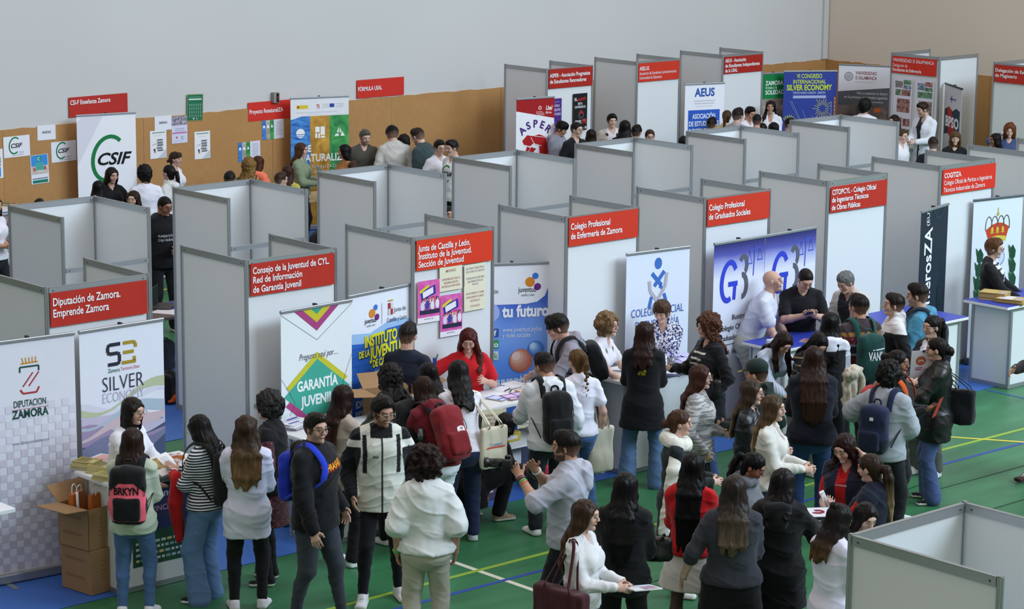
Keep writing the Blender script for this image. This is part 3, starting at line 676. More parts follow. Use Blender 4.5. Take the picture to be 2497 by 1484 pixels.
def art_cong(s, w, h):
    for a, y, sz, ft, c, bo in (('VI CONGRESO', -.12, .11, .48, '#c8d94a', .02), ('INTERNACIONAL', -.22, .10, .62, '#c8d94a', .02), ('SILVER ECONOMY', -.34, .14, .86, '#c6d83f', .035), ('TEATRO RAMOS CARRIÓN - ZAMORA', -.41, .06, .62, '#b9c3e6', .01)): s.text(a, w*.48, h+y, sz, c, bo, 0, 'CENTER', fit=ft)
    s.rect(w*.18, h-.49, w*.62, .05, '#aab4de'); lineify(s, w*.2, h-.475, w*.56, 1, .05, .025, '#4a5cae')
    for i in range(22):
        a = 2*math.pi*i/22; r0, r1 = .06+.02*(i % 2), .13+.03*(i % 3); s.line([(w*.74+r0*math.cos(a), h-.68+r0*math.sin(a)), (w*.74+r1*math.cos(a), h-.68+r1*math.sin(a)*1.2)], .009, '#c7c479')
    for i in range(7):
        a = RAD(30+i*20); s.line([(w*.12, h-.92), (w*.12+.13*math.cos(a), h-.92+.13*math.sin(a))], .014, '#c7cf6a')
    for x0, y0, x1, y1 in ((.12, -.54, .36, -1.0), (.15, -.54, .39, -1.0), (.36, -.7, .5, -1.05), (.55, -.8, .6, -1.1)): s.line([(w*x0, h+y0), (w*x1, h+y1)], .01, '#8390c8')
    for i in range(9): s.disc(w*.965, h-.5-i*.07, .02, '#b87a3c', ry=.035)
    s.line([(w*.90, h-.56), (w*.90, h-.95)], .008, '#b9c3e6')
rollup(*ends((1912, 172), (2042, 171), 2.1), 2.1, 'dark blue roll-up banner reading VI CONGRESO INTERNACIONAL SILVER ECONOMY', '#2d3f97', art_cong)
def art_usal(s, w, h):
    s.poly([(0, h-.50), (w, h-.40), (w, h-.80), (0, h-.80)], '#5b5c63', k=1); s.poly([(0, 0), (w, 0), (w, h-.72), (0, h-.76)], noise_print('#17161a', '#8d7a72', 3.2), k=2)
    s.poly([(w*.7, h-.80), (w*.82, h-.78), (w*.84, h-.86), (w*.72, h-.88)], '#c9673a', k=3)
    s.arc(w*.20, h-.21, .085, .022, 0, 360, '#9b9aa4', k=3); s.disc(w*.2, h-.21, .05, '#b3b2ba', k=3)
    s.text('VNIVERSIDAD', w*.33, h-.17, .09, '#8c3640', .004, 0, fit=.40); s.text('D SALAMANCA', w*.33, h-.26, .09, '#8c3640', .004, 0, fit=.40); lineify(s, w*.33, h-.31, .4, 1, .02, .008, '#b5b4bb')
    s.text('Ven a construir tu futuro', w*.36, h-.54, .075, '#d6d6da', .004, .2, fit=.58); s.text('en la primera universidad española', w*.12, h-.62, .075, '#d6d6da', .004, .2, fit=.82); lineify(s, w*.52, h-.69, .4, 1, .02, .018, '#b5b5ba')
rollup(*ends((2046, 155), (2172, 160), 2.1), 2.1, 'white and grey banner reading Vniversidad D Salamanca with people photo', '#e6e4ea', art_usal)
def art_bpso(s, w, h):
    s.line([(w*.42, h-.17), (w*.42, h-.29)], .03, '#3d4d8c'); s.line([(w*.34, h-.23), (w*.5, h-.23)], .03, '#3d4d8c'); s.text('sacyl', w*.52, h-.24, .07, '#6b74a0', .01, fit=.16)
    s.poly([(w*.06, h-.44), (w*.3, h-.37), (w*.5, h-.44), (w*.7, h-.37), (w*.92, h-.40), (w*.92, h-.88), (w*.7, h-.88), (w*.5, h-.96), (w*.3, h-.84), (w*.06, h-.88)], '#2c3d4a')
    s.poly([(w*.2, h-.40), (w*.3, h-.37), (w*.46, h-.44), (w*.7, h-.87), (w*.5, h-.95), (w*.3, h-.85)], '#b5302c')
    s.text('BPSO', w*.5, h-.72, .25, '#e9e9ec', .04, 0, 'CENTER', fit=.76*w/1.0)
rollup(*ends((2305, 201), (2347, 215), 2.05), 2.05, 'grey roll-up banner with the BPSO open-book emblem', '#cfccd0', art_bpso, bar='#2b2c2e')

# ------------------------------------------------------------------ sheets and posters
def poster(o, u, w, h, label, art, bg='#e6e6ec', name='poster', cat='poster', tilt=0., dz=0., up=(0, 0, 1)):
    o = np.asarray(o, float); u = np.asarray(u, float)
    u2 = u*math.cos(RAD(tilt))+np.array([0, 0, 1.])*math.sin(RAD(tilt)); v2 = np.array(up)*math.cos(RAD(tilt))-u*math.sin(RAD(tilt))
    t = thing(name, o, label, cat); sh = Sheet(o, u2, v2, w, h)
    MB().prism([sh.P(0, 0, 0), sh.P(w, 0, 0), sh.P(w, h, 0), sh.P(0, h, 0)], sh.n, .0008, mat(bg, .6, .25, var=.02)).build('sheet', t)
    sh.k = 2; art(sh, w, h); sh.done(t); return t
PY = WY-.022
X_ = (1, 0, 0)
def a_csif(s, w, h): csif_logo(s, w*.42, h*.55, .25); lineify(s, w*.58, h*.22, .1, 2, .015, .006, '#7d7e88'); lineify(s, w*.3, h*.08, .22, 1, .02, .008, '#7d7e88')
poster((7.29, PY, 1.585), X_, .44, .31, 'white CSIF sheet at far left of the back wall', a_csif, name='notice_sheet', cat='notice', tilt=1)
poster((8.09, PY, 1.45), X_, .43, .305, 'white CSIF sheet half behind the CSIF banner', a_csif, name='notice_sheet', cat='notice', tilt=1)
def a_word(wd):
    def f(s, w, h): s.text(wd, w/2, h*.45, .05, '#3a3a44', .02, 0, 'CENTER', fit=.15)
    return f
poster((7.86, PY, 1.80), X_, .31, .22, 'white sheet reading SANIDAD', a_word('SANIDAD'), name='notice_sheet', cat='notice')
poster((9.92, PY, 1.79), X_, .31, .22, 'white sheet reading ENSEÑANZA', a_word('ENSEÑANZA'), name='notice_sheet', cat='notice')
def a_beach(s, w, h):
    s.rect(.01, .14, w-.02, h-.15, noise_print('#b9a79c', '#d8cbc4', 20), k=1); s.rect(.01, h*.62, w-.02, h*.37, '#3d8fd6', k=2); s.rect(.11, h-.10, .07, .08, '#2a8f7c', k=3); s.arc(.145, h-.06, .025, .008, 50, 320, '#e8f4f0', k=4)
    s.rect(.08, h*.47, .14, .11, '#4fa79d', k=3); lineify(s, .1, h*.555, .1, 3, .03, .01, '#d5ece8', center=True); s.disc(.06, h*.5, .018, '#b8533c', ry=.03); s.disc(.24, h*.52, .018, '#b8533c', ry=.03)
    s.rect(.02, .07, w-.04, .012, '#2d4c6a'); s.rect(.02, .01, w-.04, .045, '#1f7d68')
poster((7.74, PY, 1.155), X_, .30, .43, 'poster of beach chairs with a teal bar below the CSIF sheets', a_beach, tilt=2)
def a_left(s, w, h): s.rect(.02, .02, w-.06, .14, '#3a86d8'); s.rect(.02, .18, w-.06, .03, '#c43d3d'); s.rect(.02, .22, w-.06, .09, '#2f8a4a')
poster((6.98, PY, 1.30), X_, .29, .43, 'coloured poster cut off by the left frame edge', a_left)
def a_prot(s, w, h):
    s.rect(.0, h-.14, w, .14, noise_print('#2c2c48', '#c9bfd0', 26), k=1); lineify(s, .06, h-.2, .18, 3, .03, .01, '#8d8ba6', center=True); s.rect(.01, h*.36, w-.02, .016, '#c04a8c'); s.disc(.09, .09, .016, '#c04a6c'); s.arc(.2, .08, .025, .008, 50, 320, '#2a7a58'); lineify(s, .05, .03, .2, 1, .02, .006, '#a6a4b8')
poster((10.23, PY, 1.565), X_, .29, .42, 'poster with a crowd photo and pink line beside the ENSEÑANZA sheet', a_prot, bg='#d3d2e6')
def a_book(s, w, h):
    s.rect(.04, h-.04, w-.07, .014, '#5c8f78'); lineify(s, .07, h-.08, .16, 1, .02, .006, '#b0b0b4'); rr = random.Random(2)
    for i in range(9): s.rect(.125+rr.uniform(-.008, .008), .11+i*.021, .105, .016, ('#4a4e5c', '#8c8f98', '#5e564c', '#b3b6ba')[i % 4])
    s.rect(.07, .09, .03, .05, '#b8793c'); s.rect(.062, .12, .03, .035, '#4a4e7c'); s.poly([(.13, .0), (w, 0), (w, .14)], '#c4cace')
    s.text('STOP', .045, .2, .03, '#c98a90', 0, 0, rot=15)
poster((9.83, PY, 1.36), X_, .30, .43, 'white poster of a book pile, left of the two', a_book, bg='#e9eaec')
poster((10.65, PY, 1.285), X_, .295, .43, 'white poster of a book pile, right of the two', a_book, bg='#e9eaec')
def a_grn(s, w, h):
    s.line([(.006, .006), (w-.006, .006), (w-.006, h-.006), (.006, h-.006), (.006, .006)], .006, '#a9a25a'); lineify(s, .03, h-.05, w-.06, 1, .02, .012, '#6fa389'); s.rect(.03, h-.09, w-.06, .022, '#cfe0d6')
    for j in range(4):
        for i in range(6): s.arc(.05+i*.04, h-.16-j*.058, .012, .005, 0, 360, '#9cc2ae', seg=8); s.rect(.047+i*.04, h-.195-j*.058, .007, .022, '#9cc2ae')
    s.disc(.12, .035, .014, '#cfe0d6'); s.disc(.18, .035, .01, '#cfe0d6')
poster((10.51, PY-.003, 1.895), X_, .30, .415, 'dark green poster with rows of small white figures', a_grn, bg='#1f6e4c', tilt=-2)
def a_ren(s, w, h):
    for i, mt in enumerate((P_SEA, P_ROCK, P_LEAF)): s.rect(i*.078, 0, .078, h, mt, k=1)
    s.disc(.04, h-.1, .022, '#eef'); s.rect(.095, h-.125, .045, .045, '#eef'); s.poly([(.17, h-.12), (.22, h-.12), (.195, h-.07)], '#eef'); lineify(s, .27, h-.05, .13, 9, .025, .009, '#9a9ca8', center=True)
poster((11.95, PY, 1.485), X_, .43, .31, 'landscape leaflet of blue, stone and green strips below the Proyecto sign', a_ren, bg='#dcdbe8', tilt=1)
poster((11.48, PY, 1.17), X_, .43, .31, 'lower landscape leaflet of blue, stone and green strips, behind the blonde curls', a_ren, bg='#dcdbe8', tilt=1)
t = thing('signal_box', (12.19, WY, 2.08), 'small grey box with three round lamps above the Proyecto sign', 'signal box')
MB().bbox((12.14, WY-.09, 2.07), (12.25, WY, 2.235), mat('#8d8c86', .6), .008).build('housing', t)
b = MB(); b.box((12.185, WY-.094, 2.08), (12.24, WY-.089, 2.225), mat('#2a2a2c')); b.build('face_plate', t)
for i, c in enumerate(('#1c1c1e', '#8c1f1f', '#1c1c1e')):
    q = MB(); q.lathe([(.017, 0), (.017, .008), (.012, .014), (0.001, .016)], mat(c, .3)); o = q.build('lamp', None); o.parent = t
    o.matrix_basis = t.matrix_basis.inverted() @ Matrix.Translation((12.212, WY-.093, 2.2-i*.046)) @ Matrix.Rotation(RAD(90), 4, 'X')
# posters on the booths
def a_purp(s, w, h):
    s.text('NUESTRO', w*.5, h-.14, .055, '#d9cfe6', .02, 0, 'CENTER', fit=.2); s.text('PRESENTE', w*.5, h-.21, .06, '#d9cfe6', .02, 0, 'CENTER', fit=.24); s.text('TU FUTURO', w*.5, h-.28, .06, '#d9cfe6', .02, 0, 'CENTER', fit=.26)
    arcword(s, 'ASPER', w*.5, h-.52, .1, .055, '#7d62a8', 24); bear(s, w*.5, h-.50, .3, '#8a72b2'); lineify(s, w*.35, h-.05, .16, 2, .02, .006, '#a892c8')
poster((R3X[0]+.02, R3Y-.024, 1.38), X_, .30, .62, 'purple poster reading NUESTRO PRESENTE TU FUTURO', a_purp, bg='#4b2a7c')
def a_blk(s, w, h):
    s.text('EL', .03, h-.12, .07, '#e3e3e6', .02); s.poly([(.1, h-.09), (w-.03, h-.06), (w-.04, h-.11), (.1, h-.13)], '#8f2323'); s.text('BETA', w*.5, h-.19, .055, '#d9d9dc', .02, 0, 'CENTER', fit=.1); s.text('UNIVERSIDAD', w*.5, h-.245, .055, '#d9d9dc', .02, 0, 'CENTER', fit=.25)
    s.arc(w*.58, h-.36, .06, .012, 0, 360, '#6c6c70'); s.disc(w*.58, h-.34, .05, '#b3261f', a0=0, a1=180); s.line([(w*.5, h-.28), (w*.46, .1)], .012, '#4a4a4e'); s.text('ERES', .05, .12, .07, '#e3e3e6', .02); bear(s, w*.78, .15, .18, '#a82620'); s.rect(.02, .025, w-.06, .022, '#55555a'); s.rect(w-.05, .02, .035, .04, '#c9c9cc')
poster((R3X[0]+.58, R3Y-.024, 1.43), X_, .33, .62, 'black poster with white lettering and red emblem on the ASPER booth', a_blk, bg='#17181a')
def a_pink(s, w, h):
    s.rect(.0, .055, w, h-.055, noise_print('#c9449a', '#e673bd', 14), k=1)
    s.poly([(.03, h-.02-.09), (w-.06, h-.05), (w-.05, h-.14), (.05, h-.19)], '#2c3490'); s.poly([(.06, h-.115), (w-.085, h-.07), (w-.08, h-.13), (.07, h-.175)], '#e8e4ee'); s.poly([(.02, h-.10), (.14, h-.04), (.145, h-.065), (.03, h-.125)], '#d8cf2c')
    s.poly([(.07, h-.19), (w-.07, h-.16), (w-.06, h-.225), (.09, h-.255)], '#c22f6a'); s.text('AQUÍ SI', w*.5, h-.228, .058, '#f3eef2', .02, 0, 'CENTER', rot=7, fit=.14)
    for i, (sc, hr) in enumerate((('#cfd3ea', '#2a2526'), ('#3a479c', '#3b2a26'), ('#dcdfe8', '#b89a7a'), ('#e2e2ea', '#2d2628'))):
        x = .06+i*.062; s.disc(x, .165+.012*(i % 2), .026, sc, ry=.045); s.poly([(x-.03, .13), (x+.03, .125), (x+.028, .085), (x-.035, .085)], '#2a2f4a'); s.disc(x, .225+.012*(i % 2), .016, hr); s.disc(x+.002, .22+.012*(i % 2), .010, '#caa08a')
    lineify(s, w*.3, .03, .12, 1, .02, .012, '#9c9ca4')
def onbooth(i, px, py): return aty(px, py, -.022)
o = onbooth(2, 1018, 790); poster((o[0], -.024, o[2]), X_, .28, .42, 'pink AQUÍ SI poster, upper left of the two on the Junta booth', a_pink, bg='#e9e7ee')
o = onbooth(2, 1073, 823); poster((o[0], -.024, o[2]), X_, .285, .42, 'pink AQUÍ SI poster, lower right of the two on the Junta booth', a_pink, bg='#e9e7ee')
INK = '#b06a78'
def a_y1(s, w, h):
    s.text('IMPORTANTE', w/2, h-.07, .038, INK, .004, 0, 'CENTER', fit=.13)
    for i, a in enumerate(('CUMPLIMENTAR TODA LA', 'INFORMACIÓN EN', 'MAYÚSCULAS POR FAVOR.')): s.text(a, w/2, h-.15-i*.035, .032, INK, 0, 0, 'CENTER', fit=(.24, .18, .24)[i])
def a_y2(s, w, h):
    for i, a in enumerate(('¿NO TIENES CARNÉ JOVEN O', 'ESTÁ A PUNTO DE CADUCAR?', '', 'TE REGALAMOS UN AÑO PARA', 'QUE DISFRUTES DE SUS', 'VENTAJAS')):
        if a: s.text(a, w/2, h-.05-i*.033, .03, '#8a7a9c', 0, 0, 'CENTER', fit=min(.24, .01*len(a)))
def a_y3(s, w, h):
    for i, a in enumerate(('SI NOS ENSEÑAS TU CARNÉ', 'JOVEN EUROPEO TE DAMOS', 'UN DETALLITO')): s.text(a, w/2, h-.09-i*.038, .03, INK, 0, 0, 'CENTER', fit=min(.24, .0105*len(a)))
    for i in range(5): s.arc(w/2-.05+i*.025, h-.21, .011, .003, 0, 360, INK, seg=10)
for (px, py, w_, h_, a, lb) in ((1072, 712, .29, .255, a_y1, 'cream handwritten sheet headed IMPORTANTE on the Junta booth'), (1132, 704, .285, .235, a_y2, 'cream handwritten sheet, top right on the Junta booth'), (1131, 760, .285, .255, a_y3, 'cream handwritten sheet, lower right on the Junta booth')):
    o = onbooth(2, px, py); poster((o[0], -.024-.003*(a is a_y3), o[2]), X_, w_, h_, lb, a, bg='#e3dfc4', name='handwritten_sheet', cat='notice', tilt=1)
# photo boards on the nursing booth
def a_photos(seed, cells):
    rr = random.Random(seed); ps = [noise_print('#1d2a22', '#7fae86', 22), noise_print('#23242a', '#b8a9a2', 24), noise_print('#26324a', '#a9b9c9', 22), noise_print('#3a1414', '#c9948a', 20)]
    def f(s, w, h):
        for i, (x, y, a, b) in enumerate(cells): s.rect(x*w, y*h, a*w, b*h, ps[rr.randrange(4)], k=2)
        lineify(s, .05, h*.44, .2, 2, .02, .008, '#b0aeb8')
    return f
CE = [(.08, .86, .4, .09), (.52, .91, .42, .06), (.52, .85, .42, .05), (.1, .76, .28, .08), (.42, .76, .5, .08), (.2, .54, .7, .18), (.1, .35, .4, .12), (.55, .36, .38, .1), (.12, .2, .28, .1), (.45, .22, .48, .1), (.1, .05, .8, .12)]
poster((R4X-.024, 8.85+.99, .72), (0, -1, 0), .42, 1.36, 'white board of event photos, nearer the wall, on the nursing booth', a_photos(1, CE), bg='#d9d4e2')
poster((R4X-.024, 8.85+.50, .70), (0, -1, 0), .42, 1.38, 'white board of event photos beside the white coat man on the nursing booth', a_photos(4, [(x*.9+.04, y, a, b) for x, y, a, b in CE[::-1]]), bg='#d9d4e2')
# ------------------------------------------------------------------ soft shapes: distance field -> one closed surface
f32 = np.float32
def V(*a): return np.array(a, float)
def nrm(v): v = np.asarray(v, float); return v/(np.linalg.norm(v)+1e-12)
def Rx(d): a = RAD(d); c, s = math.cos(a), math.sin(a); return np.array([[1, 0, 0], [0, c, -s], [0, s, c]])
def Ry(d): a = RAD(d); c, s = math.cos(a), math.sin(a); return np.array([[c, 0, s], [0, 1, 0], [-s, 0, c]])
def Rz(d): a = RAD(d); c, s = math.cos(a), math.sin(a); return np.array([[c, -s, 0], [s, c, 0], [0, 0, 1]])
_tab = np.random.RandomState(11).rand(4096).astype(f32)
def vnoise(p):
    """smooth lattice noise 0..1"""
    p = np.asarray(p, f32); i = np.floor(p).astype(np.int64); f = p-i; f = f*f*(3-2*f)
    def hsh(a, b, c): return _tab[((a*73856093) ^ (b*19349663) ^ (c*83492791)) & 4095]
    x, y, z = i[:, 0], i[:, 1], i[:, 2]; u, v, w_ = f[:, 0], f[:, 1], f[:, 2]
    r = 0
    for dx in (0, 1):
        for dy in (0, 1):
            for dz in (0, 1):
                r = r+hsh(x+dx, y+dy, z+dz)*(u if dx else 1-u)*(v if dy else 1-v)*(w_ if dz else 1-w_)
    return r
class Field:
    def __init__(s): s.p = []; s.cuts = []
    def cap(s, a, b, ra, rb=None, k=.02, X=None, op='+'):
        """tapered capsule; radii may be (rx, ry) with X the rx direction"""
        ra = ra if hasattr(ra, '__len__') else (ra, ra); rb = ra if rb is None else (rb if hasattr(rb, '__len__') else (rb, rb))
        s.p.append((np.asarray(a, float), np.asarray(b, float), ra, rb, X, k, op, None)); return s
    def ell(s, c, r, R=None, k=.02, op='+'):
        s.p.append((np.asarray(c, float), None, tuple(r), None, np.eye(3) if R is None else R, k, op, None)); return s
    def box(s, c, r, R=None, rad=.02, k=.02, op='+'):
        s.p.append((np.asarray(c, float), None, tuple(r), None, np.eye(3) if R is None else R, k, op, rad)); return s
    def cut(s, p, n): s.cuts.append((np.asarray(p, float), nrm(n))); return s
    def mesh(s, h):
        lo = np.full(3, 1e9); hi = -lo
        for a, b, ra, rb, X, k, op, rad in s.p:
            if op == '-': continue
            if b is None: R = max(ra)*1.2; l, u = a-R, a+R
            else: R = max(max(ra), max(rb)); l, u = np.minimum(a, b)-R, np.maximum(a, b)+R
            lo = np.minimum(lo, l); hi = np.maximum(hi, u)
        lo = lo-3*h; n = np.ceil((hi+3*h-lo)/h).astype(int)+1
        f = np.full(n, .15, f32)
        ax = [(lo[i]+h*np.arange(n[i])).astype(f32) for i in range(3)]
        for a, b, ra, rb, X, k, op, rad in s.p:
            if b is None: R = np.full(3, max(ra)*(1.75 if rad is not None else 1.)); l, u = a-R, a+R
            else: R = max(max(ra), max(rb)); l, u = np.minimum(a, b)-R, np.maximum(a, b)+R
            mg = k+2.5*h
            i0 = np.clip(np.floor((l-mg-lo)/h).astype(int), 0, n-1); i1 = np.clip(np.ceil((u+mg-lo)/h).astype(int)+1, 1, n)
            sl = tuple(slice(i0[i], i1[i]) for i in range(3))
            x = ax[0][sl[0]][:, None, None]; y = ax[1][sl[1]][None, :, None]; z = ax[2][sl[2]][None, None, :]
            if b is None:
                dx, dy, dz = x-f32(a[0]), y-f32(a[1]), z-f32(a[2])
                q = [(dx*f32(X[0][j])+dy*f32(X[1][j])+dz*f32(X[2][j])) for j in range(3)]
                if rad is not None:
                    m = [np.abs(q[j])-f32(ra[j]-rad) for j in range(3)]
                    d = np.sqrt(np.maximum(m[0], 0)**2+np.maximum(m[1], 0)**2+np.maximum(m[2], 0)**2)+np.minimum(np.maximum(np.maximum(m[0], m[1]), m[2]), 0)-f32(rad)
                else:
                    ln = np.sqrt(dx*dx+dy*dy+dz*dz); qq = np.sqrt(sum((q[j]/f32(ra[j]))**2 for j in range(3)))+f32(1e-6)
                    d = ln-(ln+f32(1e-6)*min(ra))/qq
            else:
                ab = b-a; L2 = float(ab@ab)+1e-12
                t = np.clip(((x-f32(a[0]))*f32(ab[0])+(y-f32(a[1]))*f32(ab[1])+(z-f32(a[2]))*f32(ab[2]))/f32(L2), 0, 1)
                dx, dy, dz = x-f32(a[0])-t*f32(ab[0]), y-f32(a[1])-t*f32(ab[1]), z-f32(a[2])-t*f32(ab[2])
                if ra[0] == ra[1] and rb[0] == rb[1]:
                    d = np.sqrt(dx*dx+dy*dy+dz*dz)-(f32(ra[0])+t*f32(rb[0]-ra[0]))
                else:
                    Z = ab/math.sqrt(L2); XX = np.asarray(X if X is not None else (1, 0, 0), float); XX = nrm(XX-Z*(XX@Z)); YY = np.cross(Z, XX)
                    e1 = dx*f32(XX[0])+dy*f32(XX[1])+dz*f32(XX[2]); e2 = dx*f32(YY[0])+dy*f32(YY[1])+dz*f32(YY[2]); e3 = dx*f32(Z[0])+dy*f32(Z[1])+dz*f32(Z[2])
                    r1 = f32(ra[0])+t*f32(rb[0]-ra[0]); r2 = f32(ra[1])+t*f32(rb[1]-ra[1]); r3 = np.minimum(r1, r2)
                    ln = np.sqrt(dx*dx+dy*dy+dz*dz); qq = np.sqrt((e1/r1)**2+(e2/r2)**2+(e3/r3)**2)+f32(1e-6)
                    d = ln-(ln+f32(1e-6)*r3)/qq
            g = f[sl]
            if op == '-':
                d = -d; hh = np.maximum(k-np.abs(g-d), 0)/k; f[sl] = np.maximum(g, d)+hh*hh*k/4
            else:
                hh = np.maximum(k-np.abs(g-d), 0)/k; f[sl] = np.minimum(g, d)-hh*hh*k/4
        for p, nn in s.cuts:
            d = (ax[0][:, None, None]-f32(p[0]))*f32(nn[0])+(ax[1][None, :, None]-f32(p[1]))*f32(nn[1])+(ax[2][None, None, :]-f32(p[2]))*f32(nn[2])
            np.maximum(f, d, out=f)
        return nets(f, lo, h)
def nets(f, lo, h):
    s = f < 0; u8 = s.view(np.uint8)
    c = sum(u8[i:u8.shape[0]-1+i, j:u8.shape[1]-1+j, k:u8.shape[2]-1+k] for i in (0, 1) for j in (0, 1) for k in (0, 1))
    act = (c > 0) & (c < 8); I, J, K = np.nonzero(act)
    idx = np.full(act.shape, -1, np.int32); idx[I, J, K] = np.arange(len(I))
    cv = {(i, j, k): f[I+i, J+j, K+k] for i in (0, 1) for j in (0, 1) for k in (0, 1)}
    acc = np.zeros((len(I), 3)); cnt = np.zeros(len(I))
    for axis in range(3):
        for p in (0, 1):
            for q in (0, 1):
                a = [0, 0, 0]; o = [j for j in range(3) if j != axis]; a[o[0]] = p; a[o[1]] = q; b = list(a); b[axis] = 1
                va, vb = cv[tuple(a)], cv[tuple(b)]; m = (va < 0) != (vb < 0)
                t = np.where(m, va/np.where(m, va-vb, 1), 0)
                pt = np.array(a, float)[None, :]+np.zeros((len(I), 3)); pt[:, axis] = t
                acc[m] += pt[m]; cnt[m] += 1
    v = lo+h*(np.stack([I, J, K], 1)+acc/cnt[:, None]); F = []
    for axis in range(3):
        sw = np.moveaxis(s, axis, 0); ix = np.moveaxis(idx, axis, 0)
        A = sw[:-1, 1:-1, 1:-1]; B = sw[1:, 1:-1, 1:-1]; m = A != B; a, b, c_ = np.nonzero(m)
        q = np.stack([ix[a, b, c_], ix[a, b+1, c_], ix[a, b+1, c_+1], ix[a, b, c_+1]], 1)
        fl = A[a, b, c_]
        if axis == 1: fl = ~fl
        q[~fl] = q[~fl][:, ::-1]; F.append(q)
    return v, np.concatenate(F)
def vnormals(v, F):
    n = np.zeros_like(v); fn = np.cross(v[F[:, 2]]-v[F[:, 0]], v[F[:, 3]]-v[F[:, 1]])
    for i in range(4): np.add.at(n, F[:, i], fn)
    return n/(np.linalg.norm(n, axis=1)[:, None]+1e-12)
def relax(v, F, n=1, a=.5):
    for _ in range(n):
        s = np.zeros_like(v); c = np.zeros(len(v))
        for i in range(4):
            for j in (1, 3): np.add.at(s, F[:, i], v[F[:, (i+j) % 4]]); np.add.at(c, F[:, i], 1)
        v = v*(1-a)+a*s/np.maximum(c, 1)[:, None]
    return v
def link(name, v, F, mt, parent=None, col=None):
    me = bpy.data.meshes.new(name); n, m = len(v), len(F); F = np.asarray(F, np.int32)
    me.vertices.add(n); me.vertices.foreach_set('co', np.asarray(v, f32).ravel())
    me.loops.add(4*m); me.loops.foreach_set('vertex_index', F.ravel())
    me.polygons.add(m); me.polygons.foreach_set('loop_start', np.arange(m, dtype=np.int32)*4)
    me.polygons.foreach_set('use_smooth', np.ones(m, bool))
    me.materials.append(mt)
    if col is not None:
        a = me.color_attributes.new('Col', 'FLOAT_COLOR', 'POINT'); c = np.ones((n, 4), f32); c[:, :3] = col; a.data.foreach_set('color', c.ravel())
    me.update(); me.validate()
    o = bpy.data.objects.new(name, me); COL.objects.link(o)
    if parent is not None: o.parent = parent
    return o
def colmat(name, rough, spec, bump=0., bs=60., sheen=0., streak=None):
    key = ('cm', name)
    if key in _mats: return _mats[key]
    m, nt, b = newmat(name); at_ = N(nt, 'ShaderNodeVertexColor', layer_name='Col')
    b.inputs['Roughness'].default_value = rough; b.inputs['Specular IOR Level'].default_value = spec
    if sheen: b.inputs['Sheen Weight'].default_value = sheen
    tc = N(nt, 'ShaderNodeTexCoord'); nz = N(nt, 'ShaderNodeTexNoise', i_Scale=bs, i_Detail=3.)
    mp = N(nt, 'ShaderNodeMapping'); mp.inputs['Scale'].default_value = streak or (1, 1, 1)
    L(nt, tc.outputs['Object'], mp.inputs[0]); L(nt, mp.outputs[0], nz.inputs[0])
    mr = N(nt, 'ShaderNodeMapRange'); mr.inputs[3].default_value = .72 if streak else .93; mr.inputs[4].default_value = 1.35 if streak else 1.07
    L(nt, nz.outputs[0], mr.inputs[0])
    mx = N(nt, 'ShaderNodeMix', data_type='RGBA', blend_type='MULTIPLY'); mx.inputs[0].default_value = 1
    L(nt, at_.outputs[0], mx.inputs[6]); L(nt, mr.outputs[0], mx.inputs[7]); L(nt, mx.outputs[2], b.inputs['Base Color'])
    if bump:
        bp = N(nt, 'ShaderNodeBump', i_Strength=bump, i_Distance=.006); L(nt, nz.outputs[0], bp.inputs['Height']); L(nt, bp.outputs[0], b.inputs['Normal'])
    _mats[key] = m; return m
SKINM = colmat('skin', .5, .35, .05, 90)
HAIRM = colmat('hair', .42, .15, .45, 130, streak=(1, 1, .08))
CURLM = colmat('curly_hair', .55, .22, .8, 70, streak=(1, 1, .8))
CLOM = colmat('cloth', .85, .2, .15, 130, .15)
LEAM = colmat('leather', .38, .45, .12, 60)
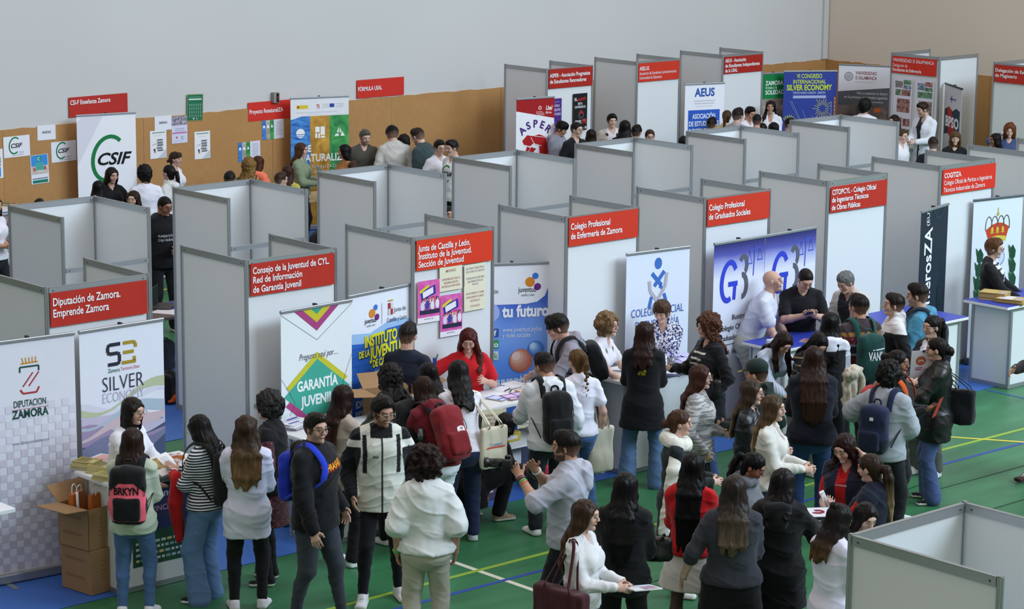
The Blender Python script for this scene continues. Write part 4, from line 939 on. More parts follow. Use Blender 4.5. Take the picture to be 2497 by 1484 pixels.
def cloth(c, pat=None, c2='#222222', sc=30., w_=.5):
    """woven cloth; pat: h/v stripes, knit, dots/floral blotches, check"""
    key = ('cl', c, pat, c2, sc, w_)
    if key in _mats: return _mats[key]
    m, nt, b = newmat('cloth_'+(pat or 'plain')); b.inputs['Roughness'].default_value = .85; b.inputs['Specular IOR Level'].default_value = .2; b.inputs['Sheen Weight'].default_value = .12
    tc = N(nt, 'ShaderNodeTexCoord'); base = N(nt, 'ShaderNodeRGB'); base.outputs[0].default_value = (*lin(c), 1); out = base.outputs[0]
    def mixin(fac, col):
        nonlocal out
        mx = N(nt, 'ShaderNodeMix', data_type='RGBA'); mx.inputs[7].default_value = (*lin(col), 1)
        L(nt, fac, mx.inputs[0]); L(nt, out, mx.inputs[6]); out = mx.outputs[2]
    if pat in ('h', 'v', 'hs'):
        sp = N(nt, 'ShaderNodeSeparateXYZ'); L(nt, tc.outputs['Object'], sp.inputs[0])
        if pat == 'v':
            a = N(nt, 'ShaderNodeMath', operation='ARCTAN2'); L(nt, sp.outputs[0], a.inputs[0]); L(nt, sp.outputs[1], a.inputs[1])
            mu = N(nt, 'ShaderNodeMath', operation='MULTIPLY'); mu.inputs[1].default_value = sc*.16; L(nt, a.outputs[0], mu.inputs[0])
        else:
            mu = N(nt, 'ShaderNodeMath', operation='MULTIPLY'); mu.inputs[1].default_value = sc; L(nt, sp.outputs[2], mu.inputs[0])
        fr = N(nt, 'ShaderNodeMath', operation='FRACT'); L(nt, mu.outputs[0], fr.inputs[0])
        gt = N(nt, 'ShaderNodeMath', operation='GREATER_THAN'); gt.inputs[1].default_value = 1-w_; L(nt, fr.outputs[0], gt.inputs[0]); mixin(gt.outputs[0], c2)
    elif pat in ('blot', 'floral', 'knit'):
        tx = N(nt, 'ShaderNodeTexVoronoi' if pat == 'floral' else 'ShaderNodeTexNoise'); tx.inputs['Scale'].default_value = sc
        mp = N(nt, 'ShaderNodeMapping'); mp.inputs['Scale'].default_value = (1, 1, 7) if pat == 'knit' else (1, 1, 1)
        if pat == 'knit': tx.inputs['Detail'].default_value = 2.
        L(nt, tc.outputs['Object'], mp.inputs[0]); L(nt, mp.outputs[0], tx.inputs['Vector'])
        r = N(nt, 'ShaderNodeValToRGB'); r.color_ramp.interpolation = 'LINEAR'
        lo_, hi_ = (.22, .34) if pat == 'floral' else (.48, .54)
        r.color_ramp.elements[0].position = lo_; r.color_ramp.elements[1].position = hi_
        if pat == 'floral': r.color_ramp.elements[0].color = (1, 1, 1, 1); r.color_ramp.elements[1].color = (0, 0, 0, 1)
        L(nt, tx.outputs[0], r.inputs[0]); mixin(r.outputs[0], c2)
    nz = N(nt, 'ShaderNodeTexNoise', i_Scale=14., i_Detail=5.); L(nt, tc.outputs['Object'], nz.inputs[0])
    mr = N(nt, 'ShaderNodeMapRange'); mr.inputs[3].default_value = .9; mr.inputs[4].default_value = 1.1; L(nt, nz.outputs[0], mr.inputs[0])
    mx = N(nt, 'ShaderNodeMix', data_type='RGBA', blend_type='MULTIPLY'); mx.inputs[0].default_value = 1; L(nt, out, mx.inputs[6]); L(nt, mr.outputs[0], mx.inputs[7])
    L(nt, mx.outputs[2], b.inputs['Base Color'])
    bp = N(nt, 'ShaderNodeBump', i_Strength=.25, i_Distance=.006); L(nt, nz.outputs[0], bp.inputs['Height']); L(nt, bp.outputs[0], b.inputs['Normal'])
    _mats[key] = m; return m

# ------------------------------------------------------------------ people
SK = {'L': '#c69d8b', 'F': '#d0a998', 'M': '#b98c74', 'T': '#946550', 'D': '#6b4433'}
HANDS = {'down': (.045, .02, -.30), 'fold': (-.09, .13, -.19), 'front': (-.05, .19, -.17), 'book': (-.06, .19, -.12), 'counter': (-.01, .22, -.21),
         'pocket': (.035, .06, -.265), 'phone': (-.07, .20, -.09), 'clasp': (-.095, .15, -.18), 'back': (.03, -.05, -.29), 'strap': (-.03, .10, -.03), 'chin': (-.05, .13, .02), 'ear': (-.0, .05, .10)}
class Person: pass
def solve(a, t, l1, l2, pole):
    d = t-a; D = np.linalg.norm(d); D2 = min(D, (l1+l2)*.995); u = d/(D+1e-9); t = a+u*D2
    c = (l1*l1+D2*D2-l2*l2)/(2*D2); hgt = math.sqrt(max(l1*l1-c*c, 0)); p = nrm(pole-u*(pole@u))
    return a+u*c+p*hgt, t
def person(px, py, H, fa, label, sex='f', skin='L', hair=None, top=None, bot=None, shoe='#e8e8e8', sole=None, lean=0., side=0., twist=0., head=(0, 0), hl='down', hr='down',
           crouch=0., sit=False, feet=None, fat=1.07, glasses=None, beard=None, over=None, q=None, at3=None, curl=.5, group=None, smile=False, socks=None, hoop=None, cuff=None):
    """px,py: crown of the head in the photograph; fa: 0 faces the camera, 90 the right, 180 away"""
    p = Person(); m = sex == 'm'; hair = hair or {}; top = top or {}; bot = bot or {}; p.H = H; s = H/1.7
    hz = .52*H-crouch
    C = V(0, 0, hz); 
    R0 = Rz(twist*.3) @ Ry(side*.5) @ Rx(-lean*.55); R1 = Rz(twist) @ Ry(side) @ Rx(-lean)
    C = C+V(-side*.001, -lean*.0016*H, 0)
    if sit: C = V(0, 0, .29*H); hz = .29*H
    waist = C+R0 @ V(0, 0, .095*H); sw = (.102 if m else .09)*H*(1+.3*(fat-1))
    T = lambda x, y, z: waist+R1 @ V(x*H, y*H, z*H)
    sh = {1: T(sw/H, -.006, .187), -1: T(-sw/H, -.006, .187)}
    nb = T(0, -.008, .228)
    Rh = Rz(head[0]+twist*.6) @ Rx(-head[1]-lean*.35)
    hc = nb+(R1*.5+Rh*.5) @ V(0, .014*H, .036*H)+Rh @ V(0, .008*H, .055*H)
    hs = s*.985
    HP = lambda x, y, z: hc+Rh @ (V(x, y, z)*hs)
    crown = HP(0, -.01, .118+.012)
    # place so that the crown is seen where the photograph has it
    g = at3 if at3 is not None else at(px, py, crown[2])
    hd = FW[:2]/np.linalg.norm(FW[:2]); rt = np.array([hd[1], -hd[0]]); a = RAD(fa)
    fwd = -hd*math.cos(a)+rt*math.sin(a); rot = math.atan2(fwd[1], fwd[0])-math.pi/2
    cr, sr = math.cos(rot), math.sin(rot)
    org = V(g[0]-(cr*crown[0]-sr*crown[1]), g[1]-(sr*crown[0]+cr*crown[1]), 0)
    e = thing('person', org, label, 'person', group, rot); p.e = e; p.rot = rot; p.org = org
    p.W = lambda v: org+V(cr*v[0]-sr*v[1], sr*v[0]+cr*v[1], v[2])
    dist = np.linalg.norm(org-CPOS); pxm = CF/dist
    if q is None: q = 1.0 if pxm > 205 else (1.35 if pxm > 172 else 1.8)
    hb, hcq = .0078*q, .0108*q
    # ---- limbs
    la, lf = .17*H, .147*H; arm = {}
    for sg, hn in ((1, hr), (-1, hl)):
        o = HANDS[hn] if isinstance(hn, str) else hn[:3]
        tg = sh[sg]+(Rz(twist) @ V(sg*o[0]*H, o[1]*H, o[2]*H)) if not (isinstance(hn, tuple) and len(hn) > 3 and hn[3] == 'abs') else V(*o)
        pole = V(sg*.55, -.9, -.6) if hn not in ('ear', 'phone', 'chin') else V(sg*.6, .1, -1)
        el, wr = solve(sh[sg], tg, la, lf, pole); arm[sg] = (sh[sg], el, wr)
    lh, lk = .235*H, .245*H; leg = {}; hw = (.05 if m else .053)*H
    ft = feet or ((-.07, .0), (.07, .03))
    for sg, (fx, fy) in ((-1, ft[0]), (1, ft[1])):
        hip = C+R0 @ V(sg*hw, 0, -.005*H); ank = V(fx*H/1.0 if abs(fx) < .3 else fx, fy, .045*H)
        kn, ank2 = solve(hip, ank, lh, lk, V(sg*.12+fx*.4, 1, .0)); leg[sg] = (hip, kn, ank2)
    p.arm, p.leg, p.T, p.HP, p.R1, p.Rh, p.hs, p.s, p.sh, p.waist, p.C, p.R0 = arm, leg, T, HP, R1, Rh, hs, s, sh, waist, C, R0
    XX = R1 @ V(1, 0, 0); X0 = R0 @ V(1, 0, 0); XH = Rh @ V(1, 0, 0)
    hipr = ((.092, .068) if m else (.100, .073)); wr_ = ((.086, .064) if m else (.076, .058)); chr_ = ((.098, .071) if m else (.087, .066)); shr = ((.085, .05) if m else (.074, .047))
    def torso(F, lo, k=.03, low=0., flare=0., bust=True):
        r = lambda t, ex=0: ((t[0]*fat+ex)*H+lo, (t[1]*fat+ex)*H+lo)
        F.cap(C+R0 @ V(0, -.006*H, -.012*H), waist+R0 @ V(0, 0, -.02*H), r(hipr), r(wr_), k, X0)
        F.cap(waist, T(0, .002, .13), r(wr_), r(chr_), k, XX); F.cap(T(0, .002, .13), T(0, -.008, .19), r(chr_), r(shr), k, XX)
        for g_ in (1, -1):
            F.cap(T(g_*.026, -.008, .214), sh[g_]-XX*g_*.012*H, (.026*H+lo, .025*H+lo), (.023*H+lo*.8, .024*H+lo*.8), k)
        if not m and bust:
            for g_ in (1, -1): F.ell(T(g_*.04*fat, .05*fat, .115), (.038*H*fat+lo, .033*H*fat+lo, .038*H*fat+lo), R1, k+.01)
        if low: F.cap(C, C+V(0, .006*H, -low*H), r(hipr), r(hipr, flare), k, X0)
    # ---- skin body: head, neck, arms, hands, trunk and legs in one surface
    B = Field(); jaw = 1.04 if m else .95
    B.ell(HP(0, -.014, .032), np.array((.0735, .094, .084))*hs, Rh)
    B.cap(HP(0, .022, .0), HP(0, .040*jaw, -.082), (.063*hs, .062*hs), (.033*jaw*hs, .030*hs), .03, XH)
    for g_ in (1, -1):
        B.ell(HP(g_*.036, .058, -.022), np.array((.026, .022, .028))*hs, Rh, .02)
        B.ell(HP(g_*.075, -.006, -.004), np.array((.009, .02, .031))*hs, Rh @ Rz(-g_*22), .006)
    B.cap(HP(-.03, .078, .032), HP(.03, .078, .032), .0125*hs, None, .02)
    B.cap(HP(0, .085, .018), HP(0, .1035, -.019), .0072*hs, .0112*hs, .012)
    for g_ in (1, -1): B.ell(HP(g_*.010, .0965, -.024), np.array((.009, .011, .008))*hs, Rh, .006)
    B.ell(HP(0, .081, -.053), np.array((.024, .0105, .0105))*hs, Rh, .01); B.ell(HP(0, .070*jaw, -.092), np.array((.019, .016, .016))*hs, Rh, .02)
    for g_ in (1, -1): B.ell(HP(g_*.032, .1035, .010), np.array((.017, .014, .0105))*hs, Rh, .012, '-')
    nr = (.057 if m else .047)*hs
    B.cap(HP(0, -.026, -.045), nb+R1 @ V(0, -.004, -.01), nr, nr*1.12, .03)
    B.cap(nb+R1 @ V(0, 0, -.012*H), T(0, -.002, .17), (.05*H, .035*H), (.07*H, .045*H), .03, XX)
    torso(B, -.022, .03, bust=False)
    tsl = {'tee': .62, 'long': 1.93, 'jacket': 1.95, 'vest': .05}[top.get('k', 'tee')]; tsl = top.get('sl', tsl); thin = lambda x: .74 if x < tsl-.12 else 1.
    lth = 1. if (bot.get('k') == 'skirt' or bot.get('to', 1) < .5) else .74
    ar = (.0285, .023, .0165) if m else (.025, .02, .0145); ar = [v*H*(1+.5*(fat-1)) for v in ar]
    for g_ in (1, -1):
        a0, a1, a2 = arm[g_]
        am = a0+(a1-a0)*min(max(tsl-.12, .05), .95); k1, k2, k3 = thin(.5), thin(1.), thin(1.6)
        B.cap(a0, am, ar[0]*.76, ar[0]*.72, .02); B.cap(am, a1, ar[0]*.98*thin(1.), ar[1]*thin(1.), .02); B.cap(a1, a1+(a2-a1)*.35, ar[1]*k2, ar[1]*1.02*k3, .02); B.cap(a1+(a2-a1)*.3, a2, ar[1]*1.02*k3, ar[2]*(.9 if k3 < 1 else 1.), .02)
        # hand
        F_ = nrm(a2-a1); hn = hr if g_ == 1 else hl
        inw = V(-g_, 0, 0)
        if hn == 'down' or hn == 'back': F_ = nrm(F_+V(0, .1, -.5)); Nn = inw
        elif hn in ('pocket',): F_ = nrm(F_+V(0, .2, -.8)); Nn = inw
        elif hn in ('counter',) or (isinstance(hn, tuple) and len(hn) > 4 and hn[4] == 'flat'): F_ = nrm(V(F_[0], F_[1]+.6, F_[2]*.3)); Nn = V(0, 0, -1)
        elif hn in ('book', 'phone', 'front'): Nn = nrm(V(-g_*.4, -.2, .8)) if hn != 'front' else nrm(V(-g_*.8, -.2, -.3))
        elif hn == 'ear': Nn = inw
        else: Nn = nrm(inw+V(0, -.3, -.3))
        Nn = nrm(Nn-F_*(Nn@F_)); Tt = np.cross(F_, Nn)*g_; hq = s*(1.0 if m else .92)
        hp = lambda f_, t_, n_: a2+(F_*f_+Tt*t_+Nn*n_)*hq
        B.cap(a2, hp(.03, 0, .002), (ar[2]*1.2, ar[2]*.9), (.033*hq, .015*hq), .015, Tt); B.cap(hp(.03, 0, .002), hp(.083, 0, .004), (.034*hq, .015*hq), (.037*hq, .0125*hq), .012, Tt)
        cu = curl*(1.5 if hn in ('clasp', 'fold', 'strap', 'ear') else (.35 if hn == 'counter' else 1.))
        for i, (of, L_) in enumerate(((.031, .066), (.0105, .074), (-.0105, .069), (-.031, .054))):
            a_ = cu*(.55+.12*i); k1 = hp(.082-abs(of)*.15, of, .004); d1 = F_*math.cos(a_)+Nn*math.sin(a_)+Tt*of*3.5; k2 = k1+d1*L_*.52*hq
            a_ *= 2.1; d2 = F_*math.cos(a_)+Nn*math.sin(a_)+Tt*of*3.; k3 = k2+d2*L_*.5*hq
            B.cap(k1, k2, .0092*hq, .0086*hq, .004); B.cap(k2, k3, .0086*hq, .0072*hq, .004)
        t1 = hp(.022, .026, .004); t2 = t1+nrm(F_*.6+Tt*.75+Nn*.25)*.042*hq; t3 = t2+nrm(F_*.9+Tt*.3+Nn*.3)*.03*hq
        B.cap(t1, t2, .0135*hq, .0105*hq, .01); B.cap(t2, t3, .0105*hq, .0082*hq, .006)
    for g_ in (1, -1):
        a0, a1, a2 = leg[g_]; lr = (.046, .031, .02)
        lr = (lr[0]*lth, lr[1]*lth, lr[2]*(.85 if lth < 1 else 1)); cf = .0315*H*lth; B.cap(a0, a1, lr[0]*H, lr[1]*H, .02); B.cap(a1, a1+(a2-a1)*.35+V(0, -.008*H, 0), lr[1]*H, cf, .02); B.cap(a1+(a2-a1)*.35+V(0, -.008*H, 0), a2-V(0, 0, .005*H), cf, lr[2]*H, .02)
        B.cap(a2-V(0, 0, .008*H), a2+V(0, .03*H, -.026*H), .018*H, .012*H, .02)
    v, F = B.mesh(hb); hv = (v-hc) @ Rh/hs
    nv = vnormals(v, F)
    sk = np.array(lin(SK.get(skin, skin))); col = np.tile(sk, (len(v), 1)); nz = vnoise(v*55)[:, None]; col *= .95+.1*nz
    near = np.abs(hv).max(1) < .14; front = near & (hv[:, 1] > .03)
    def blend(mask, c, w_=1.): 
        w1 = (mask*w_)[:, None]; col[:] = col*(1-w1)+np.array(c)*w1
    gz = lambda c, r: np.exp(-(((hv-np.array(c))/np.array(r))**2).sum(1))*front
    for g_ in (1, -1):
        blend(gz((g_*.038, .07, -.025), (.022, .03, .02)), sk*np.array((1.12, .86, .82)), .5)
        bw = (np.abs(hv[:, 0]-g_*.034) < .021) & (np.abs(hv[:, 2]-(.034-.25*(np.abs(hv[:, 0])-.03)**2*60)) < .0058) & front & (hv[:, 1] > .06); blend(bw*1., np.array(lin(hair.get('c', '#2a201c')))*.8, .75)
        ey = (np.abs(hv[:, 0]-g_*.032) < .0145) & (np.abs(hv[:, 2]-.0125) < .0062) & front; blend(ey*1., (.04, .028, .022), .8)
    lp = (np.abs(hv[:, 0]) < .0255) & (np.abs(hv[:, 2]+.054) < .0105*(1-(hv[:, 0]/.034)**2)) & (hv[:, 1] > .076) & front
    blend(lp*1., sk*np.array((.92, .52, .50)) if not m else sk*np.array((.9, .64, .6)), .8)
    if smile: blend(((np.abs(hv[:, 0]) < .016) & (np.abs(hv[:, 2]+.053) < .0032) & front & (hv[:, 1] > .08))*1., (.62, .56, .52), .8)
    blend(((np.abs(hv[:, 2]+.054) < .0022) & (np.abs(hv[:, 0]) < .024) & (hv[:, 1] > .078) & front)*1., sk*.3, 0 if smile else .7)
    if beard:
        bc, bs_ = beard; ax_ = np.abs(hv[:, 0]); bd = near & (hv[:, 1] > .0) & (hv[:, 2] > -.125) & ~lp & ((hv[:, 2] < -.066+.5*np.maximum(ax_-.02, 0)) | ((np.abs(hv[:, 2]+.0385) < .0075) & (ax_ < .032)) | ((ax_ > .022) & (ax_ < .034) & (hv[:, 2] < -.034)) | ((ax_ > .058) & (hv[:, 2] < .01)))
        blend(bd*1., lin(bc), bs_)
    if socks:
        blend((v[:, 2] < socks[1]*H)*1., lin(socks[0]), 1.)
    if cuff:   # bare legs in tights
        blend(((v[:, 2] < .5*H) & (np.abs(v[:, 0]) < .17))*1., lin(cuff), .9)
    p.body = link('body', v, F, SKINM, e, np.clip(col, 0, 1))
    # eyes
    if q < 1.3 and abs(((fa-rot*0)+180) % 360-180) < 130 or (q < 1.3 and head[0]):
        for g_ in (1, -1):
            vs, fs = sphere(HP(g_*.031, .0805, .0105), .0122*hs, 10, 7); b = MB(); b.add(vs, fs, mat('#8d837c', .25, .5, name='eye_white')); d = nrm(Rh @ V(0, 1, -.18))
            vs, fs = sphere(HP(g_*.031, .0805, .0105)+d*.0064*hs, .0069*hs, 8, 6); b.add(vs, fs, mat('#1d120c', .15, .6, name='iris')); b.build('eye', e, True, local=False)
    # ---- clothes
    def cover(F_, mt, name, bump=.006, hq_=hcq, col=None, fold=9., sm=1, par=e):
        vv, ff = F_.mesh(hq_); vv = relax(vv, ff, sm); nn = vnormals(vv, ff)
        n1 = vnoise(vv*V(fold, fold, fold*.8)+7.3)-.5; n2 = vnoise(vv*V(26, 26, 15)+3.1)-.5; cz = lambda q: (1-np.abs(2*vnoise(q)-1))**6
        wp = vv+.03*np.stack([vnoise(vv*6+i*5.) for i in range(3)], 1); n3 = cz((wp @ Rz(35) @ Rx(38))*V(3.2, 3.2, 17))+.7*cz((wp @ Rz(-50) @ Rx(-34))*V(3, 3, 14)+9.)
        vv = vv+nn*((n1*.75+n2*.25+n3*.62-.12)*bump)[:, None]
        return link(name, vv, ff, mt, par, None if col is None else np.clip(col(vv, nn), 0, 1))
    p.cover = cover
    def sleeve(F_, to, lo, k=.03, flare=0.):
        """to: 0..1 upper arm, 1..2 forearm"""
        for g_ in (1, -1):
            a0, a1, a2 = arm[g_]; tt = to[0 if g_ < 0 else 1] if isinstance(to, tuple) else to
            if tt <= 0: continue
            e1 = a0+(a1-a0)*min(tt, 1); r1 = ar[0]*1.03+lo*.75; r2 = ar[1]*1.08+lo+.004+flare
            F_.cap(a0, e1, r1, r1+(r2-r1)*min(tt, 1)+(flare if tt <= 1 else 0), k)
            if tt > 1: e2 = a1+(a2-a1)*(tt-1); F_.cap(a1, e2, r2-flare, (ar[2]*1.18+lo*.75+.003) if tt > 1.8 else r2*.95, k)
    def legs(F_, style, lo, to=1.):
        for g_ in (1, -1):
            a0, a1, a2 = leg[g_]; th = .0505*H*(1+.6*(fat-1))+lo
            kn = {'skinny': .0355, 'straight': .043, 'wide': .052, 'flare': .041}[style]*H+lo*.6; hm = {'skinny': .0235, 'straight': .037, 'wide': .058, 'flare': .054}[style]*H
            cal = {'skinny': .0335}.get(style, 0)*H
            F_.cap(a0+V(0, -.004*H, .0), a1, (th, th*1.08), kn, .018)
            en = a2+V(0, 0, -.02*H if style in ('wide', 'flare') else .012*H); en = a1+(en-a1)*to
            if cal: F_.cap(a1, a1+(en-a1)*.35+V(0, -.01*H, 0), kn, cal, .02); F_.cap(a1+(en-a1)*.35+V(0, -.01*H, 0), en, cal, hm, .02)
            else: F_.cap(a1, en, kn, hm, .02)
            F_.cap(a0, a0+V(g_*.002*H, -.018*H, 0), th*.9, None, .03)
    bk = bot.get('k', 'straight'); bc = bot.get('c', '#20222a')
    bm_ = bot.get('m') or cloth(bc, bot.get('pat'), bot.get('c2', '#fff'), bot.get('sc', 30), bot.get('w', .5))
    if bk in ('skinny', 'straight', 'wide', 'flare'):
        F_ = Field(); r = lambda t, ex=0.: ((t[0]*fat)*H+.004+ex, (t[1]*fat)*H+.004+ex)
        F_.cap(C+R0 @ V(0, -.006*H, -.012*H), waist+R0 @ V(0, 0, -.035*H), r(hipr), r(wr_, .006), .02, X0); (None if crouch > .2 else F_.cut(waist+R0 @ V(0, 0, -.02*H), R0 @ V(0, 0, 1)))
        legs(F_, bk, bot.get('lo', .004), bot.get('to', 1.)); p.bot = cover(F_, bm_, 'trousers', .010)
    elif bk == 'skirt':
        F_ = Field(); fl = bot.get('flare', .05); z1 = bot.get('z', .33)*H
        F_.cap(waist+R0 @ V(0, 0, -.03*H), C+R0 @ V(0, -.004*H, -.02*H), (wr_[0]*H*fat+.004, wr_[1]*H*fat+.004), (hipr[0]*H*fat+.006, hipr[1]*H*fat+.006), .02, X0)
        F_.cap(C+R0 @ V(0, -.004*H, -.02*H), V(C[0]*.5, C[1]*.5, z1-.1*H), (hipr[0]*H*fat+.006, hipr[1]*H*fat+.006), ((hipr[0]+fl*1.6)*H*fat, (hipr[1]+fl*1.6)*H*fat), .02, X0); F_.cut(V(0, 0, z1), V(0, 0, -1))
        p.bot = cover(F_, bm_, 'skirt', .008)
    # shoes
    if shoe:
        for g_ in (1, -1):
            a2 = leg[g_][2]; th = RAD(12*g_); fw = nrm(V(math.sin(th), math.cos(th), 0)); F_ = Field(); b0 = V(a2[0], a2[1], 0)+V(0, 0, max(0, a2[2]-.046*H)); L_ = (.150 if m else .142)*H; rt_ = np.cross(fw, V(0, 0, 1))
            F_.cap(b0+V(0, 0, .040*H)-fw*.008*H, b0+fw*.035*H+V(0, 0, .030*H), .026*H, .022*H, .02); F_.cap(b0-fw*.018*H+V(0, 0, .018*H), b0+fw*(L_-.052*H)+V(0, 0, .013*H), (.024*H, .019*H), (.0275*H, .0145*H), .02, rt_)
            F_.cap(b0-fw*.02*H+V(0, 0, .009*H), b0+fw*(L_-.05*H)+V(0, 0, .008*H), (.027*H, .009*H), (.030*H, .009*H), .006, rt_); F_.cut(b0+V(0, 0, .001), V(0, 0, -1))
            so = lin(sole or '#dcdad4'); sc_ = lin(shoe); zb = b0[2]
            vv, ff = F_.mesh(.009*q); vv = relax(vv, ff, 1)
            cc = np.where((vv[:, 2] < zb+.017*H)[:, None], so, sc_); lace = (np.abs((vv-b0) @ rt_) < .014) & (vv[:, 2] > zb+.03*H) & ((vv-b0) @ fw > .02) & (np.abs(np.sin((vv-b0) @ fw*150)) > .6)
            cc = np.where(lace[:, None], lin('#dedede') if np.mean(sc_) < .3 else lin('#b9b9b9'), cc); link('shoe', vv, ff, CLOM, e, cc)
    # top
    def garment(t, lo_add=0., name='top'):
        k = t.get('k', 'tee'); lo = t.get('lo', {'tee': .008, 'long': .009, 'jacket': .017, 'vest': .016}[k])+lo_add; sl = t.get('sl', {'tee': .62, 'long': 1.93, 'jacket': 1.95, 'vest': .05}[k]); hem = t.get('hem', {'tee': -.01, 'long': -.01, 'jacket': -.035, 'vest': -.02}[k])
        F_ = Field(); torso(F_, lo, .035, low=max(0, -hem+.03), flare=t.get('flare', .004)); sleeve(F_, sl, lo*.8, .035, t.get('sf', .006 if k == 'tee' else .002))
        nu = -.016 if t.get('collar') else -.004; F_.cap(T(0, -.012, .205), nb+R1 @ V(0, -.006*H, nu*H), (.042*H+lo, .036*H+lo), (.034*H+lo*.5, .034*H+lo*.5), .03, XX)
        if t.get('hood'):
            ho = .066*fat+lo/H*.9; F_.cap(T(-.045, -.04, .222), T(.045, -.04, .222), .031*H, None, .02); F_.cap(T(0, -ho*.86, .222), T(0, -ho-.006, .145), (.064*H, .030*H), (.046*H, .022*H), .012, XX)
            for g_ in (1, -1): F_.cap(T(g_*.05, -.03, .222), T(g_*.026, .045, .195), .022*H, .018*H, .02)
        if t.get('collar'):
            for g_ in (1, -1): F_.cap(T(g_*.036, -.025, .236), T(g_*.022, .035, .208), (.008*H, .014*H), None, .006)
            F_.cap(T(-.034, -.03, .238), T(.034, -.03, .238), (.014*H, .008*H), None, .006)
        if t.get('scarf'):
            for a_ in range(8):
                q0, q1 = a_*math.pi/4, (a_+1)*math.pi/4; F_.cap(T(.047*math.cos(q0), .045*math.sin(q0), .235), T(.047*math.cos(q1), .045*math.sin(q1), .235), .026*H, None, .02)
        nk = t.get('neck', .03 if not (t.get('hood') or t.get('scarf')) else 0)
        if nk: F_.cap(T(0, .035, .238), T(0, .06, .238-nk), (.034*H, .03*H), (.02*H, .03*H), .01, XX, '-')
        pe = C+R0 @ V(0, 0, hem*H); F_.cut(pe, V(0, 0, -1) if hem < -.02 else R0 @ V(0, 0, -1))
        mt = t.get('m') or (LEAM if t.get('leather') else None); paint = t.get('paint'); col = None
        fr = t.get('front')
        if fr or paint or t.get('leather'):
            c0 = np.array(lin(t['c']))
            def col(vv, nn):
                cc = np.tile(c0, (len(vv), 1)); lv = (vv-waist) @ R1/H
                if fr:
                    wd = fr[1]*(1+.8*np.clip((lv[:, 2]-.05)/.18, -.3, 1)) if len(fr) < 3 else fr[1]
                    mm = (np.abs(lv[:, 0]) < wd) & (lv[:, 1] > .02) & (lv[:, 2] < .26); cc[mm] = lin(fr[0])
                    if t.get('fs'): cc[mm & (np.modf(vv[:, 2]*t['fs'][1])[0] > .7)] = lin(t['fs'][0])
                if paint: paint(cc, lv, vv, p)
                return cc
            mt = mt or CLOM
        if mt is None: mt = cloth(t.get('c', '#888'), t.get('pat'), t.get('c2', '#fff'), t.get('sc', 30), t.get('w', .5))
        return cover(F_, mt, t.get('name', {'tee': 'shirt', 'long': 'sweater', 'jacket': 'jacket', 'vest': 'vest'}[k]), t.get('bump', .017 if k != 'tee' else .012), col=col)
    p.garment = garment; p.torso = torso
    if top: p.top = garment(top)
    if over: p.over = garment(over, over.get('add', .012))
    # ---- hair
    hk = hair.get('k', 'short'); c1 = np.array(lin(hair.get('c', '#2a211d'))); c2 = np.array(lin(hair.get('c2', hair.get('c', '#2a211d')))); Ln = hair.get('L', .3)*s
    if hk != 'bald':
        F_ = Field(); vol = hair.get('v', {'short': .012, 'buzz': .004, 'curly': .034}.get(hk, .011)); fr = hair.get('fr', .0)
        r3 = (.0735+vol, .094+vol, .084+vol*1.15)
        F_.ell(HP(0, -.016, .034), np.array(r3)*hs, Rh, .02)
        lowz = -.052 if hk in ('short', 'buzz') else -.085
        F_.cap(HP(0, -.05, .0), HP(0, -.052, lowz), ((.064+vol*.7)*hs, (.05+vol*.7)*hs), ((.05+vol*.4)*hs, (.034+vol*.3)*hs), .02, XH)
        if hk in ('short',):
            F_.ell(HP(0, .03+.01*(fr > 0), .088), np.array((.058, .06, .034+vol))*hs, Rh, .02)
        cur = hair.get('curl', 0)
        if hk == 'curly':
            rr = random.Random(int(px)+int(py)); Rv = hair.get('R', .115)
            for i in range(60):
                th, ph = rr.uniform(0, 2*math.pi), rr.uniform(-.9 if Ln < .2 else -1.25, 1.45); d = V(math.cos(th)*math.cos(ph), math.sin(th)*math.cos(ph), math.sin(ph))
                if d[1] > .35 and d[2] < .55: continue
                F_.ell(HP(d[0]*Rv*.86, d[1]*Rv*.9-.022, d[2]*Rv*.95+.02), np.full(3, rr.uniform(.022, .036))*hs, Rh, .012)
        if hk in ('long', 'bob') or (hk == 'curly' and Ln > .2):
            wd = hair.get('w', 1.); zb = .215-(Ln-.18*s)/H; lo_t = (top.get('lo', {'tee': .008, 'long': .009, 'jacket': .017, 'vest': .016}[top.get('k', 'tee')])+(.03 if over else 0))/H; bk_ = lambda z: -((.066 if z > .06 else .060+.01*(z < -.05))*fat+lo_t+.0115)
            F_.cap(HP(0, -.03, .03), HP(0, -.04, -.055), (.081*hs, .072*hs), (.086*wd*hs, .064*hs), .03, XH)
            if hk == 'bob':
                F_.cap(HP(0, -.04, -.055), HP(0, -.038, -.075-max(0, Ln-.15*s)), (.086*wd*hs, .064*hs), (.09*wd*hs, .06*hs), .02, XH)
            else:
                n0, n1, n2 = HP(0, -.04, -.055), T(0, -.036, .243), T(0, -(.048*fat+lo_t+.012), .2); fl = hair.get('th', 1.)
                F_.cap(n0, n1, (.086*wd*hs, .064*hs), (.092*wd*hs, .05*hs), .03, XH); F_.cap(n1, n2, (.092*wd*hs, .05*hs), (.104*wd*hs, .034*fl*hs), .03, XX)
                z2 = max(zb, .09); F_.cap(n2, T(0, bk_(z2), z2), (.104*wd*hs, .034*fl*hs), (.100*wd*hs, .022*fl*hs), .03, XX)
                if zb < .09: F_.cap(T(0, bk_(z2), z2), T(0, bk_(zb), zb), (.100*wd*hs, .022*fl*hs), (.074*wd*hs, .015*fl*hs), .03, XX)
            sd = hair.get('side', (1, 1))
